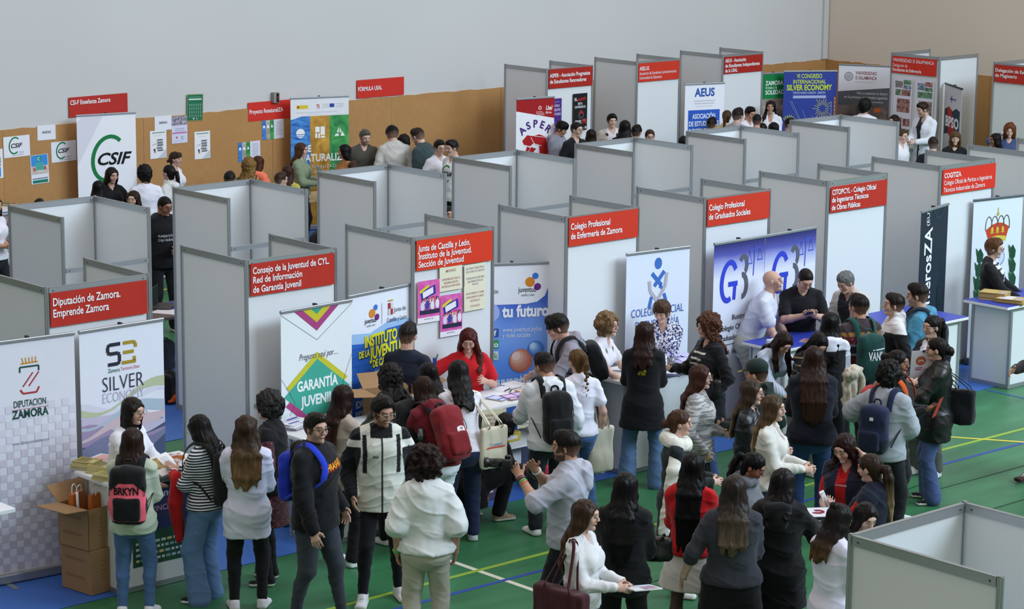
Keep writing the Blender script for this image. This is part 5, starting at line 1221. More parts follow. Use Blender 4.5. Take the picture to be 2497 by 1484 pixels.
            for g_, on in ((-1, sd[0]), (1, sd[1])):
                if not on: continue
                a0, a1 = HP(g_*.066, .012, .055), HP(g_*.083, -.008, -.06)
                F_.cap(a0, a1, (.02*hs, .052*hs), (.017*hs, .05*hs), .03, XH)
                if hk == 'bob': F_.cap(a1, HP(g_*.082, -.0, -.075-max(0, Ln-.15*s)), (.017*hs, .05*hs), (.016*hs, .045*hs), .03, XH)
                elif on == 2 or hair.get('fore'):
                    if lean < 22: b1 = T(g_*.064, .03, .212); b2 = T(g_*.058, .074*fat+.012, .212-max(.04, (Ln-.2*s)/H))
                    else: b1 = a1+V(0, .02, -.14*s); b2 = b1+V(0, .03, -max(.05, Ln-.26*s))
                    F_.cap(a1, b1, (.022*hs, .045*hs), (.038*hs, .026*hs), .03, XX); F_.cap(b1, b2, (.038*hs, .026*hs), (.03*hs, .014*hs), .03, XX)
                else: F_.cap(a1, T(g_*.052, -.03, .232), (.017*hs, .05*hs), (.02*hs, .04*hs), .03, XX)
        if hk in ('pony', 'braid', 'bun'):
            zt = hair.get('zt', .045)
            if hk == 'bun':
                br = hair.get('R', .042); F_.ell(HP(0, -.118-br*.35, zt), np.array((br*1.1, br, br))*hs, Rh, .012)
            else:
                t0 = HP(0, -.105, zt); t1 = HP(0, -.15, zt-.01); t2 = HP(0, -.165, zt-.08); t3 = t2+V(0, .01, -max(.05, Ln-.12)); t3[1] = min(t3[1], T(0, -(.07*fat+.02), .15)[1])
                rr_ = hair.get('w', 1.)*.027*hs
                F_.cap(t0, t1, rr_*.7, rr_, .012); F_.cap(t1, t2, rr_, rr_*1.15, .02)
                if hk == 'braid':
                    for i in range(9):
                        f_ = i/8; c_ = t2+(t3-t2)*f_; F_.ell(c_+XX*.008*(1 if i % 2 else -1), np.array((.024, .02, .026))*hs*(1-.5*f_), None, .008)
                else: F_.cap(t2, t2+(t3-t2)*.6, rr_*1.15, rr_*1.05, .02); F_.cap(t2+(t3-t2)*.6, t3, rr_*1.05, rr_*.45, .02)
        # free the face
        fz = hair.get('hl', .078)
        F_.ell(HP(0, .125, fz-.115), np.array((.066, .082, .118))*hs, Rh, .014, '-')
        if hk in ('short', 'buzz'): F_.box(HP(0, .125, fz-.118), np.array((.092, .074, .112))*hs, Rh, .05*hs, .012, '-')
        if hk in ('short', 'buzz', 'pony', 'bun', 'braid'):
            F_.ell(HP(0, .062, -.085), np.array((.11, .062, .088))*hs, Rh, .01, '-')
            for g_ in (1, -1): F_.ell(HP(g_*.09, -.002, -.018), np.array((.024, .026, .038))*hs, Rh, .008, '-')
        if fr:     # fringe over the forehead
            for i in range(7):
                x = -.054+.018*i; F_.cap(HP(x*.85, .062, .10), HP(x, .094-abs(x)*.35, .058-fr), .016*hs, .012*hs, .014)
        vv, ff = F_.mesh((.0075 if hk == 'curly' else .0085)*q); vv = relax(vv, ff, 1); nn = vnormals(vv, ff); lv = (vv-hc) @ Rh
        if hk == 'curly' or cur:
            a_ = cur or 1.; vv = vv+nn*(((vnoise(vv*V(55, 55, 40))-.5)*.026+(vnoise(vv*V(110, 110, 80))-.5)*.014)*a_)[:, None]
        elif hk != 'buzz':
            st = (vnoise(np.stack([lv[:, 0]*75, lv[:, 1]*75, vv[:, 2]*5], 1))-.5)+.6*(vnoise(np.stack([lv[:, 0]*30, lv[:, 1]*30, vv[:, 2]*3], 1)+4)-.5); wv = hair.get('wave', 0.)
            vv = vv+nn*(st*.010+(vnoise(np.stack([vv[:, 0]*22, vv[:, 1]*22, vv[:, 2]*16], 1))-.5)*.022*wv)[:, None]
        if Ln > .22 and hk != 'short' and hk != 'buzz':
            lo_ = vv[:, 2].min(); tt = np.clip(1-(vv[:, 2]-lo_)/.16, 0, 1)**2; vv[:, 2] += tt*(vnoise(np.stack([vv[:, 0]*45, vv[:, 1]*45, vv[:, 2]*0], 1))-.35)*.10
        tipf = np.clip((hc[2]-.08-vv[:, 2])/max(Ln, .1), 0, 1)[:, None] if hk not in ('short', 'buzz') else 0
        stv = (.55+.95*vnoise(np.stack([lv[:, 0]*95, lv[:, 1]*95, vv[:, 2]*4], 1)))[:, None]
        if hair.get('hi'): stv = stv*(1+.9*hair['hi']*(vnoise(np.stack([lv[:, 0]*60+5, lv[:, 1]*60, vv[:, 2]*2], 1))[:, None]-.4))
        cl = (c1*(1-tipf)+c2*tipf)*stv*.78
        if hk in ('short', 'buzz'):
            fd = np.clip((.035-lv[:, 2]/hs)/.07, 0, 1)[:, None]*(.5 if hk == 'short' else .55); cl = cl*(1-fd)+sk*.62*fd
        p.hair = link('hair', vv, ff, CURLM if (hk == 'curly' or cur) else HAIRM, e, np.clip(cl, 0, 1))
    if glasses: spectacles(p, glasses)
    if hoop:
        b = MB()
        for g_ in (1, -1):
            c_ = HP(g_*.082, -.004, -.042); b.tube([c_+Rh @ V(0, .011*math.cos(i*math.pi/6), .011*math.sin(i*math.pi/6)-.006) for i in range(13)], .0017, mat(hoop, .25, .6, .9), 5)
        b.build('earring', e, True, local=False)
    p.fat = fat; p.lean = lean; PEOPLE.append(p)
    return p
PEOPLE = []
def sphere(c, r, a=12, b=8):
    vs = [c+r*V(math.sin(math.pi*j/b)*math.cos(2*math.pi*i/a), math.sin(math.pi*j/b)*math.sin(2*math.pi*i/a), math.cos(math.pi*j/b)) for j in range(b+1) for i in range(a)]
    return vs, [(j*a+i, (j+1)*a+i, (j+1)*a+(i+1) % a, j*a+(i+1) % a) for j in range(b) for i in range(a)]
def spectacles(p, c):
    b = MB(); mt = mat(c, .3, .5); HP = p.HP; r = .0022*p.hs
    for g_ in (1, -1):
        b.tube([HP(g_*.033+.024*math.cos(i*math.pi/7), .109-.1*abs(.024*math.cos(i*math.pi/7)*g_+.0)*.25, .008+.019*math.sin(i*math.pi/7)) for i in range(15)], r, mt, 5)
        b.tube([HP(g_*.057, .104, .014), HP(g_*.078, .06, .014), HP(g_*.083, -.005, .012)], r, mt, 5)
    b.tube([HP(-.009, .112, .012), HP(.009, .112, .012)], r, mt, 5); b.build('glasses', p.e, True, local=False)

t_body = {}
# ---- things carried
def chest_pts(p, lo=.014):
    """strap path in the person's frame: (outward side, along the shoulder)"""
    def f(g_, zt=.19, zb=.02, xo=.058, back=.075):
        T = lambda x, y, z: p.T(x, y, z); d = lo/p.H; ft = p.fat
        return [T(g_*xo, -(back*ft+d), zt), T(g_*xo*1.05, -.05-d, .222+d), T(g_*xo*1.1, .0, .243+d), T(g_*(xo*1.15), .045+d, .215+d*.5), T(g_*(xo*1.2), .07*ft+d, .165), T(g_*.074*ft, .066*ft+d, .10), T(g_*(.08*ft+d), .03, .055), T(g_*(.082*ft+d), -.03, .04), T(g_*(.075*ft), -(back*ft+d), zb)]
    return f
def smooth_path(pts, n=4):
    pts = [np.asarray(q, float) for q in pts]; P_ = [pts[0]]+pts+[pts[-1]]; out = []
    for i in range(1, len(P_)-2):
        for j in range(n):
            t = j/n; a, b, c_, d = P_[i-1], P_[i], P_[i+1], P_[i+2]
            out.append(.5*((2*b)+(-a+c_)*t+(2*a-5*b+4*c_-d)*t*t+(-a+3*b-3*c_+d)*t**3))
    return out+[pts[-1]]
def backpack(p, label, c, c2=None, size=(.15, .075, .22), z=.10, pocket=None, text=None, strap=None, lo=.02, sides=(1, -1), paint=None, bottom=None, extra=None):
    t = thing('backpack', p.W(p.T(0, -.1, 0)), label, 'backpack'); M = t.matrix_basis.inverted()
    Mp = p.e.matrix_basis; tr = lambda v: np.array([tuple(M @ Mp @ Vector(q)) for q in v])
    a, b, h = size; d = p.fat*.072+lo/p.H; cen = p.T(0, -d, z)+p.R1 @ V(0, -b*.95, 0); R = p.R1
    F_ = Field(); F_.box(cen, (a*.92, b, h), R, b*.75, .02); F_.ell(cen+R @ V(0, -.01, h*.45), (a*.95, b*1.05, h*.6), R, .03); F_.ell(cen+R @ V(0, -.02, -h*.3), (a*1.02, b*1.08, h*.7), R, .03)
    v, f = F_.mesh(.0075 if paint else .0125); v = relax(v, f, 1); nn = vnormals(v, f); v = v+nn*((vnoise(v*13)-.5)*.014+(vnoise(v*V(30, 30, 14))-.5)*.006)[:, None]
    lv = (v-cen) @ R; col = np.tile(lin(c), (len(v), 1))
    if bottom: col[lv[:, 2] < -h*bottom[1]] = lin(bottom[0])
    if paint: paint(col, lv, a, b, h)
    body = link('bag_body', tr(v), f, CLOM, t, col)
    if pocket:
        F_ = Field(); F_.box(cen+R @ V(0, -b*1.0, -h*.42), (a*.72, b*.42, h*.42), R, b*.34, .02); v, f = F_.mesh(.0125); v = relax(v, f, 1); v = v+vnormals(v, f)*((vnoise(v*16)-.5)*.012)[:, None]
        pk = link('front_pocket', tr(v), f, CLOM, t, np.tile(lin(pocket), (len(v), 1)))
    sm = cloth(strap or c); Wp = lambda q: p.W(q)
    for g_ in sides:
        bb = MB(); pts = smooth_path(chest_pts(p, lo)(g_, z+h/p.H*.75, z-h/p.H*.75)); n0 = len(pts)
        w = [.028 if i < n0*.58 else .012 for i in range(n0)]
        sweep_flat(bb, [Wp(q) for q in pts], w, .006, sm, p); bb.build('shoulder_strap', t, True)
    bb = MB(); top = [cen+R @ V(x, b*.6, h+zz) for x, zz in ((-.035, .0), (-.03, .035), (0, .048), (.03, .035), (.035, .0))]; bb.tube([Wp(q) for q in smooth_path(top)], .009, sm, 6); bb.build('carry_handle', t, True)
    zb = MB(); zz = [cen+R @ V(a*.93*math.cos(q_), -b*.75, h*.15+h*.68*math.sin(q_)) for q_ in [RAD(-10+20*i) for i in range(11)]]; zb.tube([Wp(q) for q in smooth_path(zz)], .0035, mat('#1a1a1c', .4), 5); zb.build('zip', t, True)
    if text:
        for tx, x, y, fit, sz, cc, bold in text:
            decal(p, body if not (pocket and y < 0) else pk, cen, R @ V(1, 0, 0), R @ V(0, 0, 1), lambda sh: sh.text(tx, x, y, sz, cc, bold, 0, 'CENTER', fit=fit))
    if extra: extra(t, cen, R, Wp, a, b, h)
    t_body[t.name] = body; return t
from mathutils.bvhtree import BVHTree
def decal(p, ob, org, u, v, art, parent=None, off=.003, local=True):
    """print laid on a garment or bag: org,u,v in the person's frame; art(sheet) draws in metres"""
    org = np.asarray(org, float); sh = Sheet(org, u, v); art(sh)
    M = Matrix.Identity(4) if ob.parent == p.e else (p.e.matrix_basis.inverted() @ ob.parent.matrix_basis)
    me = ob.data; co = [M @ q.co for q in me.vertices]; bt = BVHTree.FromPolygons(co, [tuple(f.vertices) for f in me.polygons]); n = Vector(sh.n)
    for mb, nm in [(sh.a, 'printed_artwork')]+[(q_, 'lettering') for q_ in sh.ts]:
        if not mb.f: continue
        out = []
        for q in mb.v:
            k = (Vector(q)-Vector(org)).dot(n); b = Vector(q)-n*k; h = bt.ray_cast(b+n*.4, -n)[0]
            out.append(tuple((h if h is not None else b)+n*(off+k*.25)))
        mb.v = [tuple(M.inverted() @ Vector(q)) for q in out]
        o = mb.build(nm); o.parent = ob
def sweep_flat(bb, pts, w, t, mt, p):
    """flat band lying on the body: the wide direction stays across the body"""
    n = len(pts); vs = []; fs = []
    c = np.array(p.W(p.T(0, 0, .12)))
    for i, q in enumerate(pts):
        q = np.asarray(q, float); tg = nrm(np.asarray(pts[min(i+1, n-1)])-np.asarray(pts[max(i-1, 0)])); out = q-c; out = nrm(out-tg*(out@tg)); sd = np.cross(tg, out); ww = w[i] if hasattr(w, '__len__') else w
        vs += [q+sd*ww+out*t*.2, q+sd*ww*.9+out*t, q-sd*ww*.9+out*t, q-sd*ww+out*t*.2]
    for i in range(n-1):
        for k in range(4): a, b = i*4+k, i*4+(k+1) % 4; fs.append((a, a+4, b+4, b))
    fs += [(0, 1, 2, 3), (4*n-1, 4*n-2, 4*n-3, 4*n-4)]
    bb.add(vs, fs, mt)
def handbag(p, label, c, cen, size, name='tote_bag', cat='bag', strap_to=None, leather=False, strap_c=None, yaw=0., text=None, tie=None, bump=.012, sw=.012):
    """soft bag; cen/strap_to in the person's frame"""
    t = thing(name, p.W(np.asarray(cen)-V(0, 0, size[2])), label, cat); M = t.matrix_basis.inverted() @ p.e.matrix_basis
    R = Rz(yaw); F_ = Field(); cen = np.asarray(cen, float); a, b, h = size
    F_.box(cen, (a, b*.75, h), R, min(b*.7, .03), .02); F_.ell(cen+V(0, 0, -h*.45), (a*.97, b, h*.56), R, .04)
    v, f = F_.mesh(.011); v = relax(v, f, 1); nn = vnormals(v, f); v = v+nn*((vnoise(v*V(12, 12, 7)+2)-.5)*bump*1.5+(vnoise(v*V(34, 34, 10))-.5)*bump*.5)[:, None]
    link('bag_body', np.array([tuple(M @ Vector(q)) for q in v]), f, LEAM if leather else CLOM, t, np.tile(lin(c), (len(v), 1)))
    if strap_to is not None:
        for g_ in (1, -1):
            bb = MB(); st = np.asarray(strap_to, float); pts = smooth_path([cen+R @ V(-a*.5, g_*b*.6, h*.9), cen+R @ V(-a*.46, g_*b*.55, h*1.2)*1., st+R @ V(-.035, g_*.02, -.04), st+R @ V(0, g_*.012, .012), st+R @ V(.035, g_*.02, -.04), cen+R @ V(a*.46, g_*b*.55, h*1.2), cen+R @ V(a*.5, g_*b*.6, h*.9)])
            bb.tube([p.W(q) for q in pts], sw, cloth(strap_c or c), 6, r2=.004); bb.build('carry_strap', t, True)
    if text:
        for tx, x, y, fit, sz, cc, bo, side in text:
            u = np.array(p.W(R @ V(side, 0, 0)))-np.array(p.W(V(0, 0, 0))); sheet = Sheet(p.W(cen+R @ V(0, -side*(b*1.04+.004), 0)), u, (0, 0, 1))
            if tx == '-': sheet.rect(x-fit/2, y, fit, sz, cc); sheet.a.build('printed_artwork', t)
            else: sheet.text(tx, x, y, sz, cc, bo, 0, 'CENTER', fit=fit); sheet.done(t)
    return t
# ------------------------------------------------------------------ counters and what stands on them
CW, CB = mat('#dfe0e2', .4, .35), mat('#2f3fa6', .4, .4)
def counter(x0, x1, y0, y1, label, topc=CW, z=1.0, over=.06, front=True, inset=.10, shelf=False, art=None, name='counter', cat='counter'):
    t = thing(name, ((x0+x1)/2, (y0+y1)/2, 0), label, cat)
    b = MB(); b.bbox((x0, y0, z-.035), (x1, y1, z-.004), mat('#e4e5e7', .4, .35), .004); b.box((x0+.004, y0+.004, z-.0045), (x1-.004, y1-.004, z), topc); b.build('worktop', t)
    a0, a1, c0, c1 = x0+inset, x1-inset, y0+over, y1-.05
    for (px, py) in ((a0, c0), (a1, c0), (a0, c1), (a1, c1)):
        q = MB(); q.bbox((px-.018, py-.018, .004), (px+.018, py+.018, z-.035), ALU, .004); q.build('post', t)
    fr = [((a0, c0), (a1, c0))] if front else []
    for (p0, p1) in fr+[((a0, c0), (a0, c1)), ((a1, c0), (a1, c1))]:
        d = math.hypot(p1[0]-p0[0], p1[1]-p0[1]); M = Matrix.Translation((*p0, 0)) @ Matrix.Rotation(math.atan2(p1[1]-p0[1], p1[0]-p0[0]), 4, 'Z')
        MB().box((.015, -.002, .05), (d-.015, .002, z-.07), PAN, M).build('panel', t)
        q = MB(); q.box((.015, -.012, .004), (d-.015, .012, .05), ALU, M); q.box((.015, -.012, z-.075), (d-.015, .012, z-.035), ALU, M); q.build('rail', t)
    if shelf: MB().box((a0+.02, c0+.01, .52), (a1-.02, c1-.01, .54), CW).build('shelf', t)
    if art:
        sh = Sheet((a0+.02, c0-.0035, .05), (1, 0, 0), (0, 0, 1)); art(sh, a1-a0-.04, z-.12); sh.done(t)
    return t
def art_dipc(s, w, h):
    s.rect(.12, .16, w-.14, h-.18, noise_print('#1c2c5c', '#3b3560', 3), k=1); s.rect(.12, .16, w-.14, .30, noise_print('#123a32', '#2c5a40', 5), k=2)
    rr = random.Random(9)
    for j in range(4):
        x = .15
        while x < w-.08:
            q = rr.uniform(.02, .05); s.rect(x, .20+j*.05, q, .022, rr.choice(['#cfd8d6', '#8fb2a4', '#d9c98a', '#a6c4d2']), k=4); x += q+.015
    s.text('emprende', .18, h-.14, .09, '#cfd3e6', .01, fit=.4); s.text('PROVINCIA', .18, h-.26, .07, '#cfa6c2', .01, fit=.35)
counter(-.09, .98, -1.09, -.52, 'white counter with a dark printed poster front, beside the cardboard boxes', art=art_dipc)
counter(2.05, 3.15, -1.10, -.55, 'white counter in front of the GARANTÍA JUVENIL banner')
counter(3.95, 5.12, -1.08, -.48, 'white open-shelf counter with purple brochures and hanging cream sheets', front=False, shelf=True)
counter(5.86, 7.12, -1.10, -.55, 'white counter where the black blazer woman stands', inset=.13)
counter(8.22, 9.32, -1.12, -.55, 'blue-topped counter below the bald man in the light shirt', topc=CB)
counter(10.05, 11.22, -1.28, -.42, 'blue-topped counter in front of the vertical ingenierosZA banner', topc=CB)
counter(12.0, 13.1, -1.24, -.60, 'blue-topped counter holding two stacks of brown envelopes', topc=CB, over=.05, inset=.14)
t = thing('table', (-.75, -2.4, 0), 'white table top corner at the left frame edge', 'table'); q = at(38, 1238, 1.0)
b = MB(); b.bbox((q[0]-1.2, q[1], .965), (q[0], q[1]+.55, 1.0), mat('#e2e2e6', .4), .004); b.build('tabletop', t)
for dx in (-1.1, -.35):
    for dy in (.08, .5): b = MB(); b.tube([(q[0]+dx, q[1]+dy, .001), (q[0]+dx, q[1]+dy, .965)], .018, ALU); b.build('leg', t)

def pile(cx, cy, z, w, d, n, th, rz, label, c, name, cat, group=None, edge='#d8cfae', art=None, jitter=.012):
    """a stack of n identical printed things, each a thing of its own"""
    for i in range(n):
        r = random.uniform(-1, 1)*jitter; t = MB(); M = Matrix.Translation((cx+r, cy+random.uniform(-1, 1)*jitter, z+i*th)) @ Matrix.Rotation(rz+random.uniform(-1, 1)*jitter*4, 4, 'Z')
        t.box((-w/2, -d/2, 0), (w/2, d/2, th*.72), mat(edge, .7), M); t.box((-w/2, -d/2, th*.72), (w/2, d/2, th*.96), mat(c, .5), M)
        if art and i == n-1: art(t, M, w, d, th)
        tag(t.build(name), label if i == n-1 else label.replace('topmost', 'one').replace(' on top', ''), cat, group or ('stack: '+label))
def cover_art(c1, c2):
    def f(t, M, w, d, th):
        t.box((-w*.42, -d*.1, th*.961), (w*.42, d*.4, th*.965), mat(c1, .5), M); t.box((-w*.4, -d*.4, th*.961), (w*.1, -d*.25, th*.965), mat(c2, .5), M)
    return f
tp = lambda x, y, z=1.0: at(x, y, z)
for (px, py, n, rz, lb) in ((212, 1141, 9, .5, 'yellow magazine stacked at the left end of the boxes-side counter'), (248, 1152, 8, .45, 'yellow magazine in the middle stack on the boxes-side counter'), (262, 1168, 6, .4, 'yellow magazine in the front stack on the boxes-side counter')):
    g = tp(px, py); pile(g[0], g[1], 1.0, .15, .21, n, .0085, rz, lb, '#b3a356', 'magazine', 'magazine', edge='#cfc69a', art=cover_art('#8a7c3a', '#d8d0a0'))
g = tp(262, 1134); pile(g[0]+.03, g[1]+.03, 1.0, .21, .30, 6, .009, .35, 'white leaflet in the pile behind the yellow magazines', '#e3dfe6', 'leaflet', 'leaflet', edge='#dedde2', art=cover_art('#e2a8a2', '#c9c9d0'))
g = tp(395, 1146); pile(g[0]+.04, g[1]-.05, 1.0, .21, .30, 5, .01, .2, 'white booklet piled at the right end of the boxes-side counter', '#dcdde2', 'booklet', 'booklet', edge='#d5d6dc')
def gift(o, M, sz, label, c='#b8641f', text=None, ribbon=False, group=None, name='gift_bag', cat='bag'):
    w, d, h = sz; t = thing(name, (M @ Vector((0, 0, 0))), label, cat, group); b = MB(); mt = mat(c, .35, .4, var=.15, scale=12)
    vs = [(-w/2, -d/2, 0), (w/2, -d/2, 0), (w/2, d/2, 0), (-w/2, d/2, 0), (-w/2*1.03, -d*.32, h), (w/2*.97, -d*.36, h), (w/2, d*.3, h*1.01), (-w/2, d*.34, h*.99), (-w/2*1.05, -d*.52, h*.5), (w/2*1.04, -d*.55, h*.5), (w/2*1.03, d*.5, h*.5), (-w/2*1.02, d*.52, h*.5)]
    b.add([M @ Vector(q) for q in vs], [(3, 2, 1, 0), (0, 1, 9, 8), (1, 2, 10, 9), (2, 3, 11, 10), (3, 0, 8, 11), (8, 9, 5, 4), (9, 10, 6, 5), (10, 11, 7, 6), (11, 8, 4, 7), (4, 5, 6, 7)], mt); b.build('bag_body', t)
    for g_ in (-1, 1): b = MB(); b.tube([M @ Vector(q) for q in smooth_path([(-w*.25, g_*d*.3, h*.96), (-w*.16, g_*d*.45, h*1.16), (w*.1, g_*d*.5, h*1.18), (w*.22, g_*d*.3, h*.97)])], .005, mat('#e6e4e2', .6), 6); b.build('handle', t, True)
    if ribbon:
        b = MB(); b.tube([M @ Vector(q) for q in smooth_path([(-w*.3, -d*.6, h*1.05), (-w*.42, -d*.9, h*.75), (-w*.3, -d*.75, h*.5), (-w*.45, -d*.85, h*.2)])], .02, mat('#e4e4ec', .6), 7, r2=.01); b.build('white_ribbon', t, True)
    if text:
        sh = Sheet(M @ Vector((0, -d*.57, 0)), M.to_3x3() @ Vector((1, 0, 0)), M.to_3x3() @ Vector((0, 0, 1)))
        for i, tx in enumerate(text): sh.text(tx, 0, h*(.52-.2*i), .055, '#ecdcc6', .008, 0, 'CENTER', fit=w*.7)
        sh.done(t)
def smooth_path(pts, n=4):
    pts = [np.asarray(q, float) for q in pts]; P_ = [pts[0]]+pts+[pts[-1]]; out = []
    for i in range(1, len(P_)-2):
        for j in range(n):
            t = j/n; a, b, c_, d = P_[i-1], P_[i], P_[i+1], P_[i+2]
            out.append(.5*((2*b)+(-a+c_)*t+(2*a-5*b+4*c_-d)*t*t+(-a+3*b-3*c_+d)*t**3))
    return out+[pts[-1]]
# cardboard boxes at the left
CARD = mat('#9b7a57', .75, .2, var=.07, scale=5, bump=.1); CARD2 = mat('#8a6b4b', .75, .2, var=.07, scale=5)
def carton(x, y, z, w, d, h, rz, label, flaps=False, t_wall=.006):
    M = Matrix.Translation((x, y, z)) @ Matrix.Rotation(rz, 4, 'Z'); t = thing('cardboard_box', (x, y, z), label, 'box')
    b = MB()
    if flaps:
        b.box((-w/2, -d/2, 0), (w/2, d/2, t_wall), CARD, M)
        for lo, hi in (((-w/2, -d/2, 0), (w/2, -d/2+t_wall, h)), ((-w/2, d/2-t_wall, 0), (w/2, d/2, h)), ((-w/2, -d/2, 0), (-w/2+t_wall, d/2, h)), ((w/2-t_wall, -d/2, 0), (w/2, d/2, h))): b.box(lo, hi, CARD, M)
    else: b.bbox((-w/2, -d/2, .001), (w/2, d/2, h), CARD, .004, M)
    b.build('body', t)
    if flaps:
        fl = {'L': ([(-w/2, -d/2, h), (-w/2, d/2, h)], (-.24, 0, .02)), 'F': ([(-w/2, -d/2, h), (w/2, -d/2, h)], (0, -.12, -.20)), 'R': ([(w/2, -d/2, h), (w/2, d/2, h)], (.2, 0, .1)), 'B': ([(-w/2, d/2, h), (w/2, d/2, h)], (0, .15, .12))}
        for k in (flaps if isinstance(flaps, str) else 'LRB'):
            (a, c), o = fl[k]; a, c, o = Vector(a), Vector(c), Vector(o); n = (c-a).cross(o).normalized()*.005
            q = [a, c, c+o, a+o]; f = MB(); f.add([M @ v for v in q]+[M @ (v+n) for v in q], [(0, 1, 2, 3), (7, 6, 5, 4), (0, 4, 5, 1), (1, 5, 6, 2), (2, 6, 7, 3), (3, 7, 4, 0)], CARD); f.build('flap', t)
    sh = Sheet(M @ Vector((-w/2, -d/2-.001, 0)), M.to_3x3() @ Vector((1, 0, 0)), (0, 0, 1)); rr = random.Random(int(h*100)+3)
    for i in range(5): sh.rect(w*.25, h*(.72-.1*i), rr.uniform(.03, .06), .01, CARD2, k=1); sh.rect(w*.55, h*(.72-.1*i), rr.uniform(.05, .1), .01, CARD2, k=1)
    s2 = Sheet(M @ Vector((-w/2-.001, d/2, 0)), M.to_3x3() @ Vector((0, -1, 0)), (0, 0, 1))
    for i in range(2): s2.rect(d*.15, h*(.72-.4*i), d*.6, .022, CARD2, k=1)
    sh.a.add(s2.a.v, s2.a.f, CARD2)
    sh.done(t); b = MB(); b.box((-.03, -d/2-.0015, h*.0+.004), (.03, -d/2-.0005, h*.25), mat('#a98a62', .3, .5), M); b.build('packing_tape', t)
    return M
g = at(222, 1455, 0)
BX, BYY = g[0]+.21, g[1]+.22
carton(BX-.01, BYY, .008, .44, .40, .385, .12, 'closed cardboard box on the blue floor sheet, under the open one')
M_ = carton(BX-.03, BYY+.01, .394, .43, .38, .36, .16, 'open cardboard box of orange bags, on top of the closed box', 'LB')
for (dx, dy, rz, lb, tx, rb) in ((-.10, .08, .3, 'orange gift bag at the back of the open box, white ribbon', None, True), (.0, -.07, .1, 'orange gift bag at the front of the open box', ('cuidar', 'pueblo'), False), (.13, .02, -.2, 'orange gift bag at the right of the open box', ('valor', 'pueblo'), False)):
    gift(None, M_ @ Matrix.Translation((dx, dy, .12)) @ Matrix.Rotation(rz, 4, 'Z'), (.19, .06, .33), lb, text=tx, ribbon=rb)
g = at(372, 1112, 1.05); 
for i, (dx, dy, rz) in enumerate(((0, 0, .3), (.1, -.04, -.2))): gift(None, Matrix.Translation((g[0]+dx, g[1]+dy, 1.005)) @ Matrix.Rotation(rz, 4, 'Z') @ Matrix.Rotation(RAD(72), 4, 'X') @ Matrix.Translation((0, 0, .0)), (.18, .05, .24), ('orange glossy bag lying on the counter under the white-blouse woman', 'orange glossy bag lying on the counter beside the open booklet')[i])
# Garantía counter: papers, pen, open box
g = tp(720, 1046); pile(g[0]+.05, g[1]+.1, 1.0, .30, .21, 8, .007, .3, 'white form in the messy pile on the GARANTÍA JUVENIL counter', '#dfe0e8', 'paper_form', 'paper', jitter=.03, edge='#cfd0da', art=cover_art('#c3c4d6', '#5a58a0'))
b = MB(); b.tube([(g[0], g[1]+.12, 1.062), (g[0]+.14, g[1]+.16, 1.064)], .005, mat('#3a3aa0', .3), 6); tag(b.build('pen'), 'blue pen lying on the pile of white forms', 'pen')
g = at(880, 1015, 1.0)
carton(3.35, -.62, 1.0-.42, .50, .36, .62, -.25, 'tall open cardboard box behind the beige blazer woman', 'LRB')
t = thing('box_stand', (3.35, -.62, 0), 'low white stand carrying the tall open cardboard box', 'stand'); b = MB(); b.bbox((3.05, -.83, .54), (3.66, -.42, .575), CW, .004); b.build('top', t)
for dx in (3.08, 3.63):
    for dy in (-.8, -.45): b = MB(); b.tube([(dx, dy, .007), (dx, dy, .54)], .015, ALU); b.build('leg', t)
# Junta counter
for i, (px, py, c, a, rz, lb) in enumerate(((1215, 972, '#5d7ac2', '#c9d2ea', .2, 'blue leaflet at the left of the brochures'), (1247, 970, '#7a3f8c', '#d8b9dc', -.1, 'purple brochure, left of the three on the counter'), (1272, 965, '#6d3b8c', '#cfb3d8', -.15, 'purple brochure, middle of the three on the counter'), (1286, 958, '#c07a45', '#e6cfae', -.2, 'orange brochure behind the purple ones'))):
    g = tp(px, py); pile(g[0], g[1], 1.0, .15, .21, 3 if i else 2, .006, rz, lb, c, 'brochure', 'brochure', art=cover_art(a, '#e6e0ec'))
for (px, py, rz, lb) in ((1240, 950, .3, 'white sheet under the pens on the brochure counter'), (1262, 938, .1, 'white sheet at the back of the brochure counter'), (1205, 962, .5, 'white sheet at the left end of the brochure counter')):
    g = tp(px, py); M = Matrix.Translation((g[0], g[1], 1.0005)) @ Matrix.Rotation(rz, 4, 'Z'); tag(MB().box((-.105, -.148, 0), (.105, .148, .001), mat('#e4e3ea', .6), M).build('paper_sheet'), lb, 'paper')
for (px, py, rz, c, lb) in ((1238, 952, .4, '#1d1d20', 'black pen, nearer the red shirt woman'), (1246, 954, .7, '#26262a', 'black pen crossing the other one'), (1262, 948, .1, '#8d8d92', 'silver pen beside the two black pens')):
    g = tp(px, py); M = Matrix.Translation((g[0], g[1], 1.012)) @ Matrix.Rotation(rz, 4, 'Z'); b = MB(); b.tube([M @ Vector((-.07, 0, 0)), M @ Vector((.055, 0, 0)), M @ Vector((.07, 0, 0))], [.0055, .0055, .002], mat(c, .3), 7); tag(b.build('pen', smooth=True), lb, 'pen')
o = np.array([4.0, -1.092, .80]); q = aty(1185, 1038, -1.10); poster((q[0]-.06, -1.098, .79), X_, .30, .21, 'cream sheet hanging over the counter front beside the tote bag', lambda s, w, h: [s.text(a, w/2, h-.07-i*.04, .034, INK, 0, 0, 'CENTER', fit=f) for i, (a, f) in enumerate((('ENSÉÑANOS TU CARNÉ', .24), ('JOVEN Y TE DAMOS', .2), ('UN DETALLITO', .16)))], bg='#dcd6b4', name='handwritten_sheet', cat='notice', tilt=-6)
q = aty(1262, 1035, -1.10); poster((q[0], -1.098, .74), X_, .29, .21, 'cream sheet hanging at the counter front by the white hoodie', a_y2, bg='#dcd6b4', name='handwritten_sheet', cat='notice')
